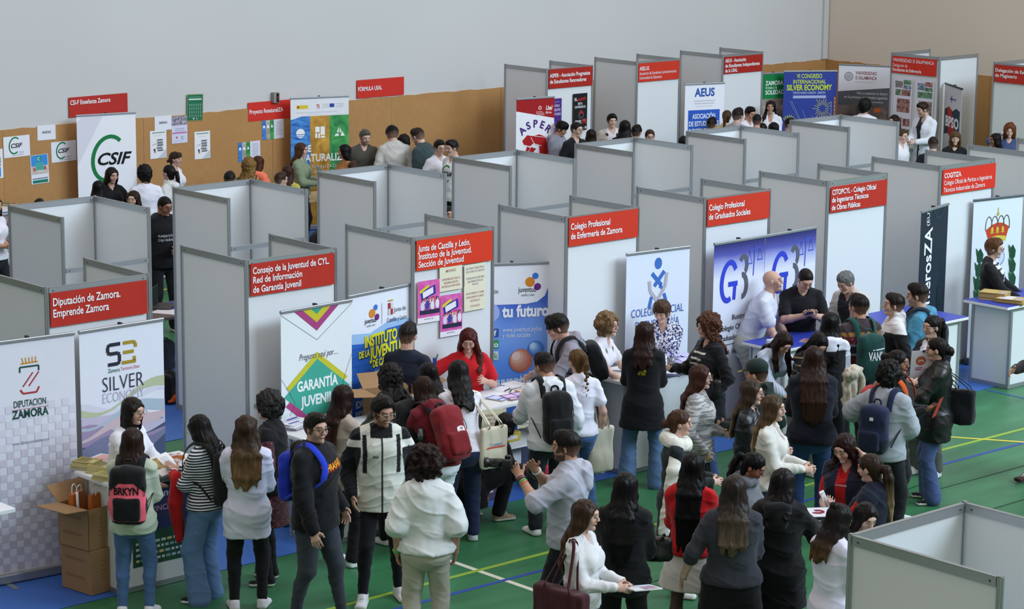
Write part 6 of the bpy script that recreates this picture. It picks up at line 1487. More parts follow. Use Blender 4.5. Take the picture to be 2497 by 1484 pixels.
for (x, z, w_, h_, c, lb) in ((4.35, .541, .22, .10, '#c06a8a', 'pink box on the shelf under the brochure counter'), (4.62, .541, .24, .09, '#b9a43c', 'yellow and pink box on the shelf under the brochure counter'), (4.6, .30, .3, .16, '#c9c9d2', 'white printed box below the shelf of the brochure counter'), (4.28, .008, .34, .24, '#5a4560', 'dark purple bag of goods on the floor under the brochure counter')):
    b = MB(); b.bbox((x-w_/2, -.86, z), (x+w_/2, -.64, z+h_), mat(c, .6, var=.12, scale=9), .01); b.box((x-w_*.3, -.8615, z+h_*.3), (x+w_*.3, -.8605, z+h_*.7), mat('#d8cfd8', .6)); tag(b.build('goods_box'), lb, 'box')
# Enfermería counter
g = tp(1636, 893); t = thing('pen_cup', (g[0], g[1], 1.0), 'grey mesh cup full of pens on the white counter', 'pen cup')
b = MB(); b.lathe([(.04, 0), (.042, .1), (.039, .1), (.037, .004), (.001, .004)], mat('#7c7c86', .4, .5, .4), (g[0], g[1], 1.0)); b.build('cup', t, True)
for i in range(8):
    a = i*.8; c = ('#d9dbe6', '#3f3aa0', '#5a56b0', '#c9cbe0')[i % 4]; b = MB(); b.tube([(g[0]+.02*math.cos(a), g[1]+.02*math.sin(a), 1.01), (g[0]+.036*math.cos(a), g[1]+.036*math.sin(a), 1.15)], .0045, mat(c, .35), 6); b.build('pen', t, True)
rr = random.Random(4)
for i, (px, py) in enumerate(((1658, 888), (1672, 880), (1650, 872), (1684, 893), (1668, 870))):
    g = tp(px, py); pile(g[0], g[1], 1.0, .12, .20, 4, .005, rr.uniform(-.6, .6), ('lilac leaflet in the pile next to the pen cup', 'lilac leaflet in the middle pile right of the pen cup', 'lilac leaflet in the rear pile near the patterned blouse', 'lilac leaflet in the pile at the counter end', 'lilac leaflet in the fanned pile at the counter back')[i], ('#a8a2d8', '#c9c3e6', '#8f88cc')[i % 3], 'leaflet', 'leaflet', edge='#d9d6ea', jitter=.02)
g = tp(1640, 915); M = Matrix.Translation((g[0], g[1], 1.0005)) @ Matrix.Rotation(.6, 4, 'Z'); tag(MB().box((-.05, -.08, 0), (.05, .08, .004), mat('#2c2a5c', .4), M).build('card'), 'dark blue card at the front edge of the white counter', 'card')
g = tp(1480, 905); b = MB(); b.tube(smooth_path([(g[0]-.1, g[1]+.05, 1.003), (g[0], g[1]+.02, 1.004), (g[0]+.1, g[1]-.06, 1.003), (g[0]+.14, g[1]-.12, 1.003)]), .0025, mat('#6b6258', .5), 5); tag(b.build('cord', smooth=True), 'thin cord lying on the white counter by the curly blonde woman', 'cord')
# envelopes
for i, (px, py, n, rz, lb) in enumerate(((2425, 728, 10, .35, 'brown envelope in the taller stack'), (2468, 737, 6, .3, 'brown envelope in the lower stack'))):
    g = tp(px, py); pile(g[0], g[1], 1.0, .23, .32, n, .009, rz, lb+' on the right blue counter', '#b89f62', 'envelope', 'envelope', edge='#b0935a', jitter=.008, art=cover_art('#c9ae70' if i == 0 else '#d3d2e2', '#a9a2c4'))
# blue counter leaflets
g = tp(1978, 832); pile(g[0], g[1], 1.0, .15, .21, 2, .005, .4, 'pinkish leaflet on the blue counter below the black polo man', '#b0898c', 'leaflet', 'leaflet', art=cover_art('#8c5a60', '#d9d2d6'))
g = at(1910, 938, .95); M = Matrix.Translation((7.75, -1.62, 1.0)) @ Matrix.Rotation(.3, 4, 'Z')
# second row, behind: table with laptop and papers seen through the gap between booths
t = thing('table', (3.6, 5.2, 0), 'dark wooden table with a laptop, seen between the first two booths', 'table'); g = at(402, 752, .76)
TX, TY = g[0], g[1]; b = MB(); b.bbox((TX-.7, TY-.45, .725), (TX+1.1, TY+.35, .76), mat('#5a4a42', .5), .004); b.box((TX+.0, TY-.2, .7602), (TX+1.0, TY+.3, .762), mat('#2f3a8c', .5)); b.build('tabletop', t)
for dx in (-.65, 1.05):
    for dy in (-.4, .3): b = MB(); b.tube([(TX+dx, TY+dy, .007), (TX+dx, TY+dy, .725)], .02, mat('#303236')); b.build('leg', t)
t = thing('laptop', (TX+.05, TY+.05, .762), 'open dark laptop on the dark wooden table', 'laptop'); M = Matrix.Translation((TX+.04, TY+.08, .762)) @ Matrix.Rotation(.7, 4, 'Z')
b = MB(); b.bbox((-.17, -.12, 0), (.17, .12, .018), mat('#3a3436', .4), .004, M); b.build('keyboard_base', t); b = MB(); b.bbox((-.17, .115, .018), (.17, .127, .24), mat('#17171a', .4), .004, M); b.build('screen', t)
for i in range(3): tag(MB().box((-.1, -.15, 0), (.1, .15, .001), mat('#d8d2dc', .6), Matrix.Translation((TX-.12+.05*i, TY-.18-.04*i, .7605+.001*i)) @ Matrix.Rotation(.5-.3*i, 4, 'Z')).build('paper_sheet'), 'pale paper sheet beside the open laptop', 'paper', 'papers beside the laptop')
for (px, py, c, sz, lb) in ((402, 860, '#2a2c30', (.24, .2, .36), 'dark grey bag on the floor under the laptop table'), (408, 935, '#1b1c20', (.22, .18, .34), 'black bag on the blue sheet, nearer than the grey one')):
    g = at(px, py+45, .01); F_ = Field(); F_.box(V(0, 0, sz[2]/2), (sz[0]/2, sz[1]/2, sz[2]/2), Rz(30), .06); F_.ell(V(.03, 0, sz[2]*.8), (sz[0]*.4, sz[1]*.4, sz[2]*.3)); v, f = F_.mesh(.015); v = v+vnormals(v, f)*((vnoise(v*14)-.5)*.03)[:, None]
    e = thing('bag', (g[0], g[1], .008), lb, 'bag'); link('bag_body', v, f, CLOM, e, np.tile(lin(c), (len(v), 1))); b = MB(); b.tube(smooth_path([(-.06, 0, sz[2]*.95), (-.04, 0, sz[2]*1.12), (.04, 0, sz[2]*1.12), (.06, 0, sz[2]*.95)]), .008, cloth(c)); o = b.build('handle'); o.parent = e
g = at(428, 988, .01); F_ = Field(); F_.ell(V(0, 0, .055), (.09, .06, .05)); F_.ell(V(-.08, -.02, .035), (.05, .03, .02)); v, f = F_.mesh(.01); e = thing('bag', (g[0]+.08, g[1]+.1, .007), 'small orange bag on the blue sheet beside the second booth', 'bag'); link('bag_body', v, f, CLOM, e, np.tile(lin('#c9561f'), (len(v), 1))); b = MB(); b.tube(smooth_path([(-.03, 0, .1), (-.02, 0, .14), (.02, 0, .14), (.03, 0, .1)]), .005, mat('#8a3a14')); o = b.build('handle'); o.parent = e
# far aisle: tan table, chair, plinth
t = thing('table', (0, 0, 0), 'tan table seen between two booths below the green sweater woman', 'table'); g = at(772, 480, .74); GX, GY = g[0], g[1]
b = MB(); b.bbox((GX-1.2, GY-.2, .70), (GX+.5, GY+.5, .74), mat('#c2a377', .5), .004); b.build('tabletop', t)
for dx in (-1.1, .4):
    for dy in (-.1, .4): b = MB(); b.tube([(GX+dx, GY+dy, .001), (GX+dx, GY+dy, .70)], .02, mat('#303236')); b.build('leg', t)
b = MB(); M = Matrix.Translation((GX+.12, GY-.05, .7402)) @ Matrix.Rotation(.3, 4, 'Z'); b.bbox((-.06, -.03, 0), (.06, .03, .02), mat('#3c3f8c'), .004, M); tag(b.build('case'), 'small blue case on the tan table', 'case')
def chair(x, y, rz, label, c, c2):
    t = thing('chair', (x, y, 0), label, 'chair', rz=rz); M = t.matrix_basis.copy()
    F_ = Field(); F_.box(V(0, 0, .45), (.23, .23, .035), None, .03); v, f = F_.mesh(.018); link('seat', v, f, CLOM, t, np.tile(lin(c), (len(v), 1)))
    F_ = Field(); F_.box(V(0, -.22, .80), (.22, .028, .2), Rx(8), .026); v, f = F_.mesh(.018); col = np.tile(lin(c), (len(v), 1)); col[np.abs(v[:, 0]*1.2+(v[:, 2]-.8)) < .035] = lin(c2); link('backrest', v, f, CLOM, t, col)
    for sx in (-1, 1):
        for sy in (-1, 1): b = MB(); b.tube([M @ Vector((sx*.21, sy*.21, .002)), M @ Vector((sx*.2, sy*.2, .43))], .013, mat('#26282c', .4)); b.build('leg', t)
g = at(828, 475, .85); chair(g[0]-.15, g[1]-.55, 2.4, 'black chair with green stripe beside the tan table', '#17181a', '#4a6b3a')
g = at(2222, 352, 1.0); t = thing('counter', (g[0], g[1], 0), 'white lectern-like counter under the hands of the white coat man', 'counter'); b = MB(); b.bbox((g[0]-.3, g[1]-.3, .965), (g[0]+.3, g[1]+.3, 1.0), CW, .005); b.build('worktop', t); b = MB(); b.bbox((g[0]-.25, g[1]-.25, .007), (g[0]+.25, g[1]+.25, .965), mat('#c3c8d2', .4), .01); b.build('body', t)
pile(g[0]-.02, g[1], 1.0, .21, .29, 3, .006, .4, 'white sheet on the lectern-like counter', '#e3e3e8', 'paper_sheet', 'paper', edge='#dddde2')
g = at(30, 500, .95); t = thing('counter', (g[0], g[1], 0), 'white counter with a printed front at the far left edge', 'counter'); b = MB(); b.bbox((g[0]-1.0, g[1]-.3, .915), (g[0]+.12, g[1]+.25, .95), CW, .005); b.build('worktop', t)
b = MB(); b.bbox((g[0]-.95, g[1]-.25, .007), (g[0]+.08, g[1]+.2, .915), CW, .01); b.build('body', t); sh = Sheet((g[0]-.93, g[1]-.2515, .02), (1, 0, 0), (0, 0, 1)); sh.rect(.1, .35, .88, .5, noise_print('#3a1a1c', '#b9a6a0', 5)); sh.arc(.82, .2, .04, .012, 0, 300, '#b0303c'); sh.done(t)
pile(g[0]-.05, g[1], .95, .15, .21, 4, .008, .3, 'red and green leaflet on the far left counter', '#8c3a3a', 'leaflet', 'leaflet', art=cover_art('#5a8a4a', '#d9c9b0'))
# ------------------------------------------------------------------ the visitors and exhibitors
def T_(k, c, **a): return dict(k=k, c=c, **a)
def Hh(k, c, **a): return dict(k=k, c=c, **a)
DEN, DENL, BLK, JET = '#4a6490', '#7f9cbf', '#16171b', '#101114'
BRN, DBR, BLKH, BLD, ASH = '#3a271d', '#261a16', '#15110f', '#8a6a42', '#6a513b'
def say(p, tx, x, z, fit, sz, c, bold=.01, back=False, rot=0., ob=None, shear=0.):
    g = -1 if back else 1
    decal(p, ob or p.top, p.T(0, 0, z), p.R1 @ V(-g, 0, 0), p.R1 @ V(0, 0, 1), lambda s: s.text(tx, x, 0, sz, c, bold, shear, 'CENTER', fit=fit, rot=rot))
def thing_in_hand(p, sg, label, name, cat, build):
    """build(frame matrix in world at the hand) -> children of a new thing"""
    w = p.arm[sg][2]; d = nrm(w-p.arm[sg][1]); c = w+d*.085*p.s
    t = thing(name, p.W(c), label, cat); build(t, Matrix.Translation(Vector(p.W(c))) @ Matrix.Rotation(p.rot, 4, 'Z'), d); return t
def paper(p, sg, label, w, h, pitch, c='#e2e2e6', name='leaflet', cat='leaflet', yaw=0., art=None, n=1, off=(0, .05, .02), cover=None):
    def f(t, M, d):
        Mm = M @ Matrix.Translation(off) @ Matrix.Rotation(RAD(yaw), 4, 'Z') @ Matrix.Rotation(RAD(pitch), 4, 'X')
        b = MB(); b.box((-w/2, -h/2, 0), (w/2, h/2, .0018*n), mat(c, .5), Mm); b.build('sheet', t)
        s = Sheet(Mm @ Vector((-w/2, -h/2, .0018*n)), Mm.to_3x3() @ Vector((1, 0, 0)), Mm.to_3x3() @ Vector((0, 1, 0)))
        if art: art(s, w, h)
        else: s.rect(w*.1, h*.5, w*.8, h*.4, noise_print('#8a8ca0', '#d9d2cf', 14)); lineify(s, w*.12, h*.4, w*.7, 4, h*.09, h*.03, '#b5b6c0')
        s.done(t)
    return thing_in_hand(p, sg, label, name, cat, f)
# --- front row, from the left
p = person(325, 968, 1.64, 62, 'woman in white long-sleeved blouse leaning on the counter before the SILVER ECONOMY banner', 'f', 'L', Hh('bob', '#1f1713', L=.27), T_('long', '#e3e2ea', neck=.06), dict(k='straight', c=BLK), lean=16, hl='counter', hr='counter', glasses='#9a8a80', hoop='#b8a05a')
p = person(322, 1042, 1.58, 178, 'girl in pale green jacket and blue jeans wearing the pink and black backpack', 'f', 'L', Hh('long', '#2c1a15', L=.38), T_('jacket', '#b9c2b0', hem=-.06), dict(k='skinny', c='#4c6a96'), '#e9e9ee', hl='front', hr='front')
def brk(col, lv, a, b, h):
    pk_ = (np.abs(lv[:, 0]) < a*(.98-.30*np.clip(lv[:, 2]/h, 0, 1))) & (lv[:, 2] < h*.48-.9*np.maximum(np.abs(lv[:, 0])-.06, 0)) & (lv[:, 2] > -h*.86) & (lv[:, 1] < b*.35)
    col[:] = lin('#131417'); col[pk_] = lin('#f0667a')
bp_ = backpack(p, 'pink and black backpack lettered BRKYN on the girl in the pale green jacket', '#131417', size=(.155, .075, .235), z=.075, paint=brk, strap='#131417', pocket='#121316', text=[('BRKYN', 0, .025, .20, .085, '#1a1216', .03)])
p = person(478, 1010, 1.60, -118, 'woman in navy and white striped top reading, with wide blue jeans', 'f', 'L', Hh('long', '#15100f', L=.46), T_('long', '#dfe0e6', pat='h', c2='#1c2236', sc=42, w=.5, lo=.016), dict(k='wide', c='#6080ab'), '#1a1b20', head=(0, 18), hl='book', hr='book', glasses='#b9b4b0', sole='#e6e6e6')
backpack(p, 'black backpack on the woman in the striped top', '#17181a', size=(.14, .075, .23), z=.07, pocket='#151618')
def art_bk(s, w, h): s.rect(.01, h*.35, w*.42, h*.55, noise_print('#4a3a2c', '#c9a24a', 18)); lineify(s, w*.55, h*.8, w*.38, 8, h*.08, h*.025, '#a9a9b2')
paper(p, -1, 'open booklet held by the woman in the striped top', .30, .21, 35, art=art_bk, name='booklet', cat='booklet')
F_ = Field(); w0 = (p.arm[-1][1]+p.arm[-1][2])*.5+V(-.02, .0, .0); F_.cap(w0, w0+V(0, .02, -.2), (.075, .05), (.085, .05), .03); F_.cap(w0+V(0, .02, -.2), w0+V(.01, .0, -.52), (.085, .05), (.05, .03), .03); F_.cap(w0+V(-.03, 0, .03), w0+V(.04, .06, .03), .035, None, .03)
v, f = F_.mesh(.012); v = v+vnormals(v, f)*((vnoise(v*V(22, 22, 5))-.5)*.04)[:, None]; e = thing('red_jacket', p.W(w0-V(0, 0, .55)), 'red jacket draped over the arm of the woman in the striped top', 'jacket'); M = e.matrix_basis.inverted() @ p.e.matrix_basis
link('cloth_body', np.array([tuple(M @ Vector(q)) for q in v]), f, CLOM, e, np.tile(lin('#c01f22'), (len(v), 1)))
b = MB(); b.tube([p.W(w0+V(-.05, .03, .0)), p.W(w0+V(.0, .07, .045)), p.W(w0+V(.06, .05, .0))], .02, cloth('#a81a1e'), 8, r2=.008); b.build('collar', e, True)
p = person(600, 1010, 1.65, -176, 'woman in blue and white striped shirt with long wavy brown hair', 'f', 'L', Hh('long', '#3a2a1f', c2='#94724c', L=.47, wave=1.0, w=1.28), T_('long', '#c3c6e6', pat='v', c2='#e9e9f4', sc=190, w=.5, hem=-.13, lo=.02, sl=1.6), dict(k='skinny', c=BLK), '#e4dfe6', hl='front', hr='front', fat=1.04)
p = person(655, 957, 1.66, -100, 'woman with curly grey hair in black vest over red floral sleeves', 'f', 'L', Hh('curly', '#2a2726', L=.15, R=.118), T_('tee', '#3c2a30', pat='floral', c2='#b8434e', sc=60, sl=.95, hem=-.2, flare=.02), dict(k='skinny', c=BLK), '#17181b', hl=(.06, .1, -.22), hr='fold', glasses='#20202a', over=T_('vest', '#17171b', hem=-.02), fat=1.05)
p = person(770, 1005, 1.77, 62, 'man in black hoodie with flame lettering and blue backpack, grey jeans', 'm', 'L', Hh('short', '#1c1613', v=.012), T_('jacket', '#111217', hood=1, hem=-.045, lo=.024), dict(k='skinny', c='#3a3e48', lo=.016), '#15161a', fat=1.2, head=(-22, 0), glasses='#15161a', beard=('#2a1d18', .28), hr=(.06, .10, -.30), hl='pocket', feet=((-.08, .16), (.08, -.12)))
say(p, 'THRASHER', .0, .14, .27, .085, '#d9471f', .035, rot=6); say(p, 'THRASHER', .0, .147, .26, .07, '#f0c22c', .01, rot=6)
backpack(p, 'blue backpack on the man in the black flame-lettered hoodie', '#2338b8', size=(.14, .06, .2), z=.08, strap='#2740cc', lo=.022, sides=(1,))
p = person(838, 937, 1.62, 136, 'woman in beige blazer and black trousers with long dark brown hair', 'f', 'L', Hh('long', '#24140f', c2='#4a2c1e', L=.50), T_('jacket', '#a99a8c', hem=-.075, lo=.018, bump=.008), dict(k='straight', c='#1b1b20'), '#e9e9ee', hl='book', hr='front', head=(0, 5))
paper(p, 1, 'white paper held by the beige blazer woman', .2, .28, 20)
def p8(cc, lv, vv, p):
    cc[:] = lin('#d3d5cb'); ax_ = np.abs(lv[:, 0]); arm = ax_ > .098+.016*np.clip((.12-lv[:, 2])/.1, 0, 1); cc[arm] = lin('#121318')
    bnd = (ax_ > .092) & (lv[:, 2] > .150) & (lv[:, 2] < .185); cc[bnd] = lin('#dfe0da')
    cc[(np.abs(ax_-.080) < .010) & (lv[:, 2] > .03) & (lv[:, 2] < .21)] = lin('#16171c'); cc[(ax_ < .005) & (lv[:, 1] > .02)] = lin('#1c1d22'); cc[(lv[:, 2] > .198) & (ax_ < .052) & (lv[:, 1] > 0)] = lin('#15161b'); cc[(lv[:, 1] < -.012) & (ax_ < .08) & (lv[:, 2] > .12)] = lin('#15161b')
p = person(937, 968, 1.76, 8, 'smiling man with glasses in white and black zip jacket, black joggers', 'm', 'M', Hh('short', '#17110f', v=.022, hl=.086), T_('jacket', '#d3d5cb', hood=1, paint=p8, hem=-.065, lo=.026), dict(k='skinny', c='#14151a'), '#dedede', head=(22, 12), glasses='#a5a39e', beard=('#1d1512', .55), smile=True, hl='pocket', hr='pocket', socks=('#e6e4ee', .10), feet=((-.09, -.06), (.09, .10)), q=.72)
say(p, 'Siksilk', -.055, .11, .05, .03, '#22232a', .02, shear=.2)
p = person(1040, 1097, 1.63, 184, 'woman with dark curly hair, white top and beige trousers, seen from behind', 'f', 'M', Hh('curly', '#24130e', L=.19, R=.15), T_('tee', '#dde0df', sl=.92, hem=.0, lo=.026, sf=.02, bump=.02, neck=0), dict(k='straight', c='#b9b2a4', lo=.01), hl='down', hr='down', fat=1.22)
b = MB(); w_ = p.arm[-1][2]; d = nrm(p.arm[-1][2]-p.arm[-1][1]); xx = nrm(np.cross(d, V(0, 1, .1))); yy = np.cross(d, xx)
b.tube([p.W(w_-d*.02+(xx*math.cos(i*.5236)+yy*math.sin(i*.5236))*.03) for i in range(13)], .008, mat('#2fc04a', .4), 6); b.build('green_wristband', p.e, True)
p = person(995, 785, 1.76, 158, 'man in navy T-shirt with short dark hair, back turned, before the blue INSTITUTO banner', 'm', 'L', Hh('short', '#1d1613', v=.010), T_('tee', '#1b2132', neck=.0), dict(k='straight', c='#20232c'), hl='front', hr='front')
p = person(950, 890, 1.64, -146, 'girl in dark olive jacket with long curly black hair, leaning to the counter', 'f', 'M', Hh('curly', '#17100e', L=.42, R=.1, w=1.05), T_('jacket', '#30352d', hem=-.04), dict(k='straight', c=JET), lean=16, hl='counter', hr='counter')
bp_ = backpack(p, 'black leather-like backpack with a flask, on the girl in the olive jacket', '#17191a', size=(.15, .085, .22), z=.05, pocket='#141617')
def flask(t_, cen): 
    b = MB(); c = p.W(cen); b.lathe([(.03, 0), (.033, .03), (.033, .05), (.024, .06), (.024, .1), (.001, .1)], mat('#5d6a68', .3, .5, .7), c); b.build('flask', t_, True)
flask(bp_, p.T(-.02, -.26, -.03)+V(0, -.02, 0))
p = person(1042, 882, 1.6, -150, 'black-haired girl bending between the olive jacket and the maroon hoodie', 'f', 'L', Hh('long', '#100d0d', L=.42), T_('long', '#d8d6dc'), dict(k='straight', c=JET), lean=22, hl='counter', hr='counter')
p = person(1030, 916, 1.62, -138, 'girl in maroon hoodie and white wide jeans, leaning, long dark brown hair', 'f', 'L', Hh('long', '#27160f', c2='#5a3a24', L=.40), T_('jacket', '#6a1b24', hood=1, hem=-.02), dict(k='flare', c='#dfe3ea', lo=.012), '#c9c9cc', lean=24, hl='counter', hr='counter')
bp_ = backpack(p, 'burgundy backpack with a white shoe-shaped badge, on the maroon hoodie girl', '#7c1d25', size=(.155, .085, .245), z=.035, pocket='#74191f', strap='#17181b')
def vbadge(s): s.disc(.05, .0, .05, '#e6dfdf', ry=.022); s.rect(.0, -.03, .10, .02, '#e6dfdf'); s.text('VANS', .05, -.012, .03, '#7c1d25', .02, 0, 'CENTER', fit=.05)
decal(p, t_body[bp_.name], p.T(0, -.15, .05), p.R1 @ V(1, 0, 0), p.R1 @ V(0, 0, 1), vbadge)
p = person(1118, 876, 1.69, -162, 'girl with black hair in white university T-shirt, tote on shoulder, navy trousers', 'f', 'M', Hh('long', '#120e0d', L=.34), T_('tee', '#e4e2ea', neck=0), dict(k='straight', c='#1c2540'), '#c4c4c8', lean=20, head=(-15, 10), hl='counter', hr='counter')
say(p, 'VNIVERSIDAD D SALAMANCA', 0, .16, .24, .04, '#5a6a8a', .004, back=True); say(p, 'Feria de Bienvenida USAL', .02, .135, .2, .035, '#c4505a', .004, back=True)
handbag(p, 'cream tote bag with red and blue lettering on the girl in the university T-shirt', '#d2cab4', p.T(.135, -.03, -.09)+V(.03, 0, 0), (.15, .04, .19), strap_to=p.sh[1]+V(-.02, -.02, .04), yaw=20, text=[('Tu condenas', 0, .02, .14, .045, '#4a7ab0', .01, 1), ('-', 0, .0, .2, .014, '#d0503c', 0, 1)])
p = person(1142, 803, 1.63, 6, 'red-haired woman in red blouse holding out the tape dispenser', 'f', 'L', Hh('long', '#4a1a16', c2='#5c261c', L=.36, wave=.5, side=(2, 1)), T_('tee', '#c01a22', sl=.7, sf=.012, neck=.025), dict(k='straight', c=JET), head=(-6, 22), hr=(.16, .14, -.06), hl=(.0, .13, -.11), fat=1.1, hoop='#c0c0c4')
def tape(t, M, d):
    Mm = M @ Matrix.Translation((0, .02, .09)); b = MB(); b.tube([Mm @ Vector((0, 0, -.12)), Mm @ Vector((0, 0, -.01))], .016, mat('#c4c6cc', .3), 8); b.build('grip', t, True)
    b = MB(); b.box((-.075, -.028, -.01), (.0, .028, .012), mat('#2f4a92', .4), Mm); b.box((-.085, -.026, .0), (-.05, .026, .075), mat('#2f4a92', .4), Mm); b.build('frame', t)
    b = MB(); b.box((-.06, -.025, .07), (-.045, .025, .14), mat('#9a9ea6', .3, .5, .7), Mm @ Matrix.Rotation(RAD(-20), 4, 'Y')); b.build('blade_plate', t)
    b = MB(); b.lathe([(.042, -.025), (.062, -.025), (.062, .025), (.042, .025), (.042, -.025)], mat('#b79a6a', .3)); o = b.build('tape_roll', t, False, local=False); o.matrix_basis = t.matrix_basis.inverted() @ Mm @ Matrix.Translation((.045, 0, .05)) @ Matrix.Rotation(RAD(78), 4, 'X')
    b = MB(); b.lathe([(.001, -.012), (.040, -.012), (.040, .012), (.001, .012)], mat('#d9dbe0', .4)); o = b.build('hub', t, False, local=False); o.matrix_basis = t.matrix_basis.inverted() @ Mm @ Matrix.Translation((.045, 0, .05)) @ Matrix.Rotation(RAD(78), 4, 'X')
thing_in_hand(p, 1, 'blue packing tape dispenser held up by the red blouse woman', 'tape_dispenser', 'tape dispenser', tape)
p = person(1350, 768, 1.74, -78, 'young man in grey hoodie with dark fringe bending over the brochures', 'm', 'L', Hh('short', '#15110f', v=.022, fr=.03), T_('jacket', '#8f8c98', hood=1, hem=-.03), dict(k='straight', c='#5a5f66'), lean=22, head=(0, 12), hl='counter', hr='front')
backpack(p, 'black backpack on the young man in the grey hoodie', '#15161a', size=(.13, .07, .2), z=.05)
p = person(1322, 858, 1.70, -162, 'young man in white hoodie writing at the brochure counter', 'm', 'M', Hh('short', '#100e0e', v=.014), T_('jacket', '#d7dae2', hood=1, hem=-.03, lo=.028), dict(k='straight', c='#20242c'), head=(25, 12), lean=8, hl='counter', hr='down')
backpack(p, 'black backpack hanging low on the young man in the white hoodie', '#131416', size=(.145, .085, .24), z=.05, pocket='#111214', lo=.032)
p = person(1405, 850, 1.62, -166, 'girl with blonde braid in white T-shirt and flared blue jeans', 'f', 'L', Hh('braid', '#5c4326', c2='#a5814a', L=.42), T_('tee', '#e2e0ee', neck=.0), dict(k='flare', c='#4a6ca3', lo=.001), '#8a8f96', head=(18, 12), hl='front', hr='down')
handbag(p, 'plain cream tote bag hanging from the shoulder of the blonde braid girl', '#cbc6b4', p.T(.125, -.0, -.17)+V(.02, 0, -.06), (.13, .035, .22), strap_to=p.sh[1]+V(-.01, 0, .04), yaw=15)
p = person(1480, 765, 1.64, 66, 'blonde curly-haired woman in white T-shirt leaning forearms on the white counter', 'f', 'F', Hh('curly', '#7d6242', L=.18, R=.122), T_('tee', '#dddbe2'), dict(k='straight', c='#7c7f86'), lean=24, head=(0, -12), hl='counter', hr='counter', glasses='#8a5a50', smile=True)
b = MB(); b.tube(smooth_path([p.W(q) for q in (p.T(-.04, -.03, .235), p.T(-.05, .05, .19), p.T(-.02, .085, .06), p.T(.02, .085, .06), p.T(.05, .05, .19), p.T(.04, -.03, .235))]), .012, cloth('#d9a898', 'blot', '#8aa06a', 60), 6, r2=.003); b.build('lanyard', p.e, True)
p = person(1572, 783, 1.66, 174, 'woman in long black blazer with gold patch on the back, blue jeans', 'f', 'L', Hh('long', '#2a1813', L=.31), T_('jacket', '#101116', hem=-.15, flare=.03, lo=.018, bump=.008), dict(k='flare', c='#587499'), '#7c2a30', hl='front', hr='front', feet=((-.09, 0), (.09, .0)))
def gold(s):
    rr = random.Random(8)
    for i in range(26): x, y = rr.uniform(-.05, .05), rr.uniform(-.075, .055); s.disc(x*(.4+abs(y)*8), y, rr.uniform(.008, .015), mat(rr.choice(['#e0b52c', '#b98a1c', '#f2d873']), .2, .6, .8), seg=7)
decal(p, p.top, p.T(0, -.1, .13), p.R1 @ V(1, 0, 0), p.R1 @ V(0, 0, 1), gold)
p = person(1612, 735, 1.60, -14, 'smiling woman with short brown hair in navy and white patterned blouse', 'f', 'F', Hh('short', '#4a3222', v=.026, fr=.012), T_('long', '#d6d6e2', pat='blot', c2='#2f3a66', sc=46, collar=1, lo=.014), dict(k='straight', c=JET), head=(-10, 12), lean=10, hl='clasp', hr='counter', smile=True, hoop='#c9c9cc')
def p22(cc, lv, vv, p): 
    m_ = (np.abs(lv[:, 0]+.005) < .052) & (lv[:, 1] > .0) & (lv[:, 2] < .2); cc[m_] = lin('#15161d'); cc[m_ & (np.modf(vv[:, 2]*18)[0] > .70)] = lin('#d8d5c6')
p = person(1728, 767, 1.68, -62, 'woman with curly auburn hair, black jacket over black and white striped top', 'f', 'L', Hh('curly', '#52301f', L=.26, R=.12), T_('jacket', '#131419', hem=-.17, flare=.02, paint=p22, collar=1), dict(k='straight', c='#3b5182'), '#d6d6d2', hr=(.03, .19, -.12), hl='pocket', head=(-12, 0), q=.8)
handbag(p, 'small black bag at the hip of the curly auburn woman', '#141416', p.T(-.13, .04, -.02), (.09, .05, .1), leather=True, name='handbag')
p = person(1880, 657, 1.76, 74, 'bald man in light striped short-sleeved shirt leaning on the blue counter', 'm', 'L', Hh('bald', '#2a211d'), T_('tee', '#c3cfe4', pat='v', c2='#d9cdd2', sc=150, w=.35, sl=.66, sf=.012, hem=-.09, lo=.014, neck=.02), dict(k='straight', c='#a9a8a6', to=.12, lo=.03), '#3a3c42', lean=27, head=(4, -16), hl=(.03, .17, -.36), hr=(.02, .17, -.37), beard=('#4a3a32', .28), fat=1.08)
p = person(1970, 660, 1.74, 8, 'man in black polo shirt looking down at his phone', 'm', 'L', Hh('buzz', '#1b1614', v=.007), T_('tee', '#111217', sl=.72, neck=.014), dict(k='straight', c=JET), lean=9, head=(6, 30), hl='phone', hr='phone', fat=1.12)
def phone(t, M, d): b = MB(); Mm = M @ Matrix.Translation((0.03, .03, .01)) @ Matrix.Rotation(RAD(25), 4, 'X'); b.bbox((-.036, -.075, 0), (.036, .075, .009), mat('#2a2630', .25), .004, Mm); b.build('case', t); b = MB(); b.box((-.033, -.07, .0092), (.033, .07, .0098), mat('#5c4f5c', .15), Mm); b.build('screen', t)
thing_in_hand(p, -1, 'mobile phone in the hands of the black polo man', 'mobile_phone', 'phone', phone)
p = person(2055, 665, 1.68, -42, 'grey-haired man in cream jacket over black shirt, looking down', 'm', 'L', Hh('short', '#6c6c6e', v=.016), T_('jacket', '#bdb8b0', front=('#17181f', .035), hem=-.09), dict(k='straight', c='#2a2c34'), lean=12, head=(-6, 24), hl='front', hr='front')
def fair(cc, lv, vv, p):
    z = lv[:, 2]; cc[:] = lin('#5a1f2a')
    for a, b_, c_ in ((.185, .3, '#3a3034'), (.16, .185, '#a57f43'), (.105, .118, '#8d97a0'), (.06, .105, '#1f2a38'), (.045, .06, '#8d97a0'), (-.04, .0, '#1f2a38')): cc[(z > a) & (z < b_)] = lin(c_)
    k_ = (z > .16) & (z < .185) & (vnoise(vv*90) > .55); cc[k_] = lin('#6a3a24'); k_ = (z > .118) & (z < .16) & (vnoise(vv*V(90, 90, 30)) > .66); cc[k_] = lin('#a06a6e')
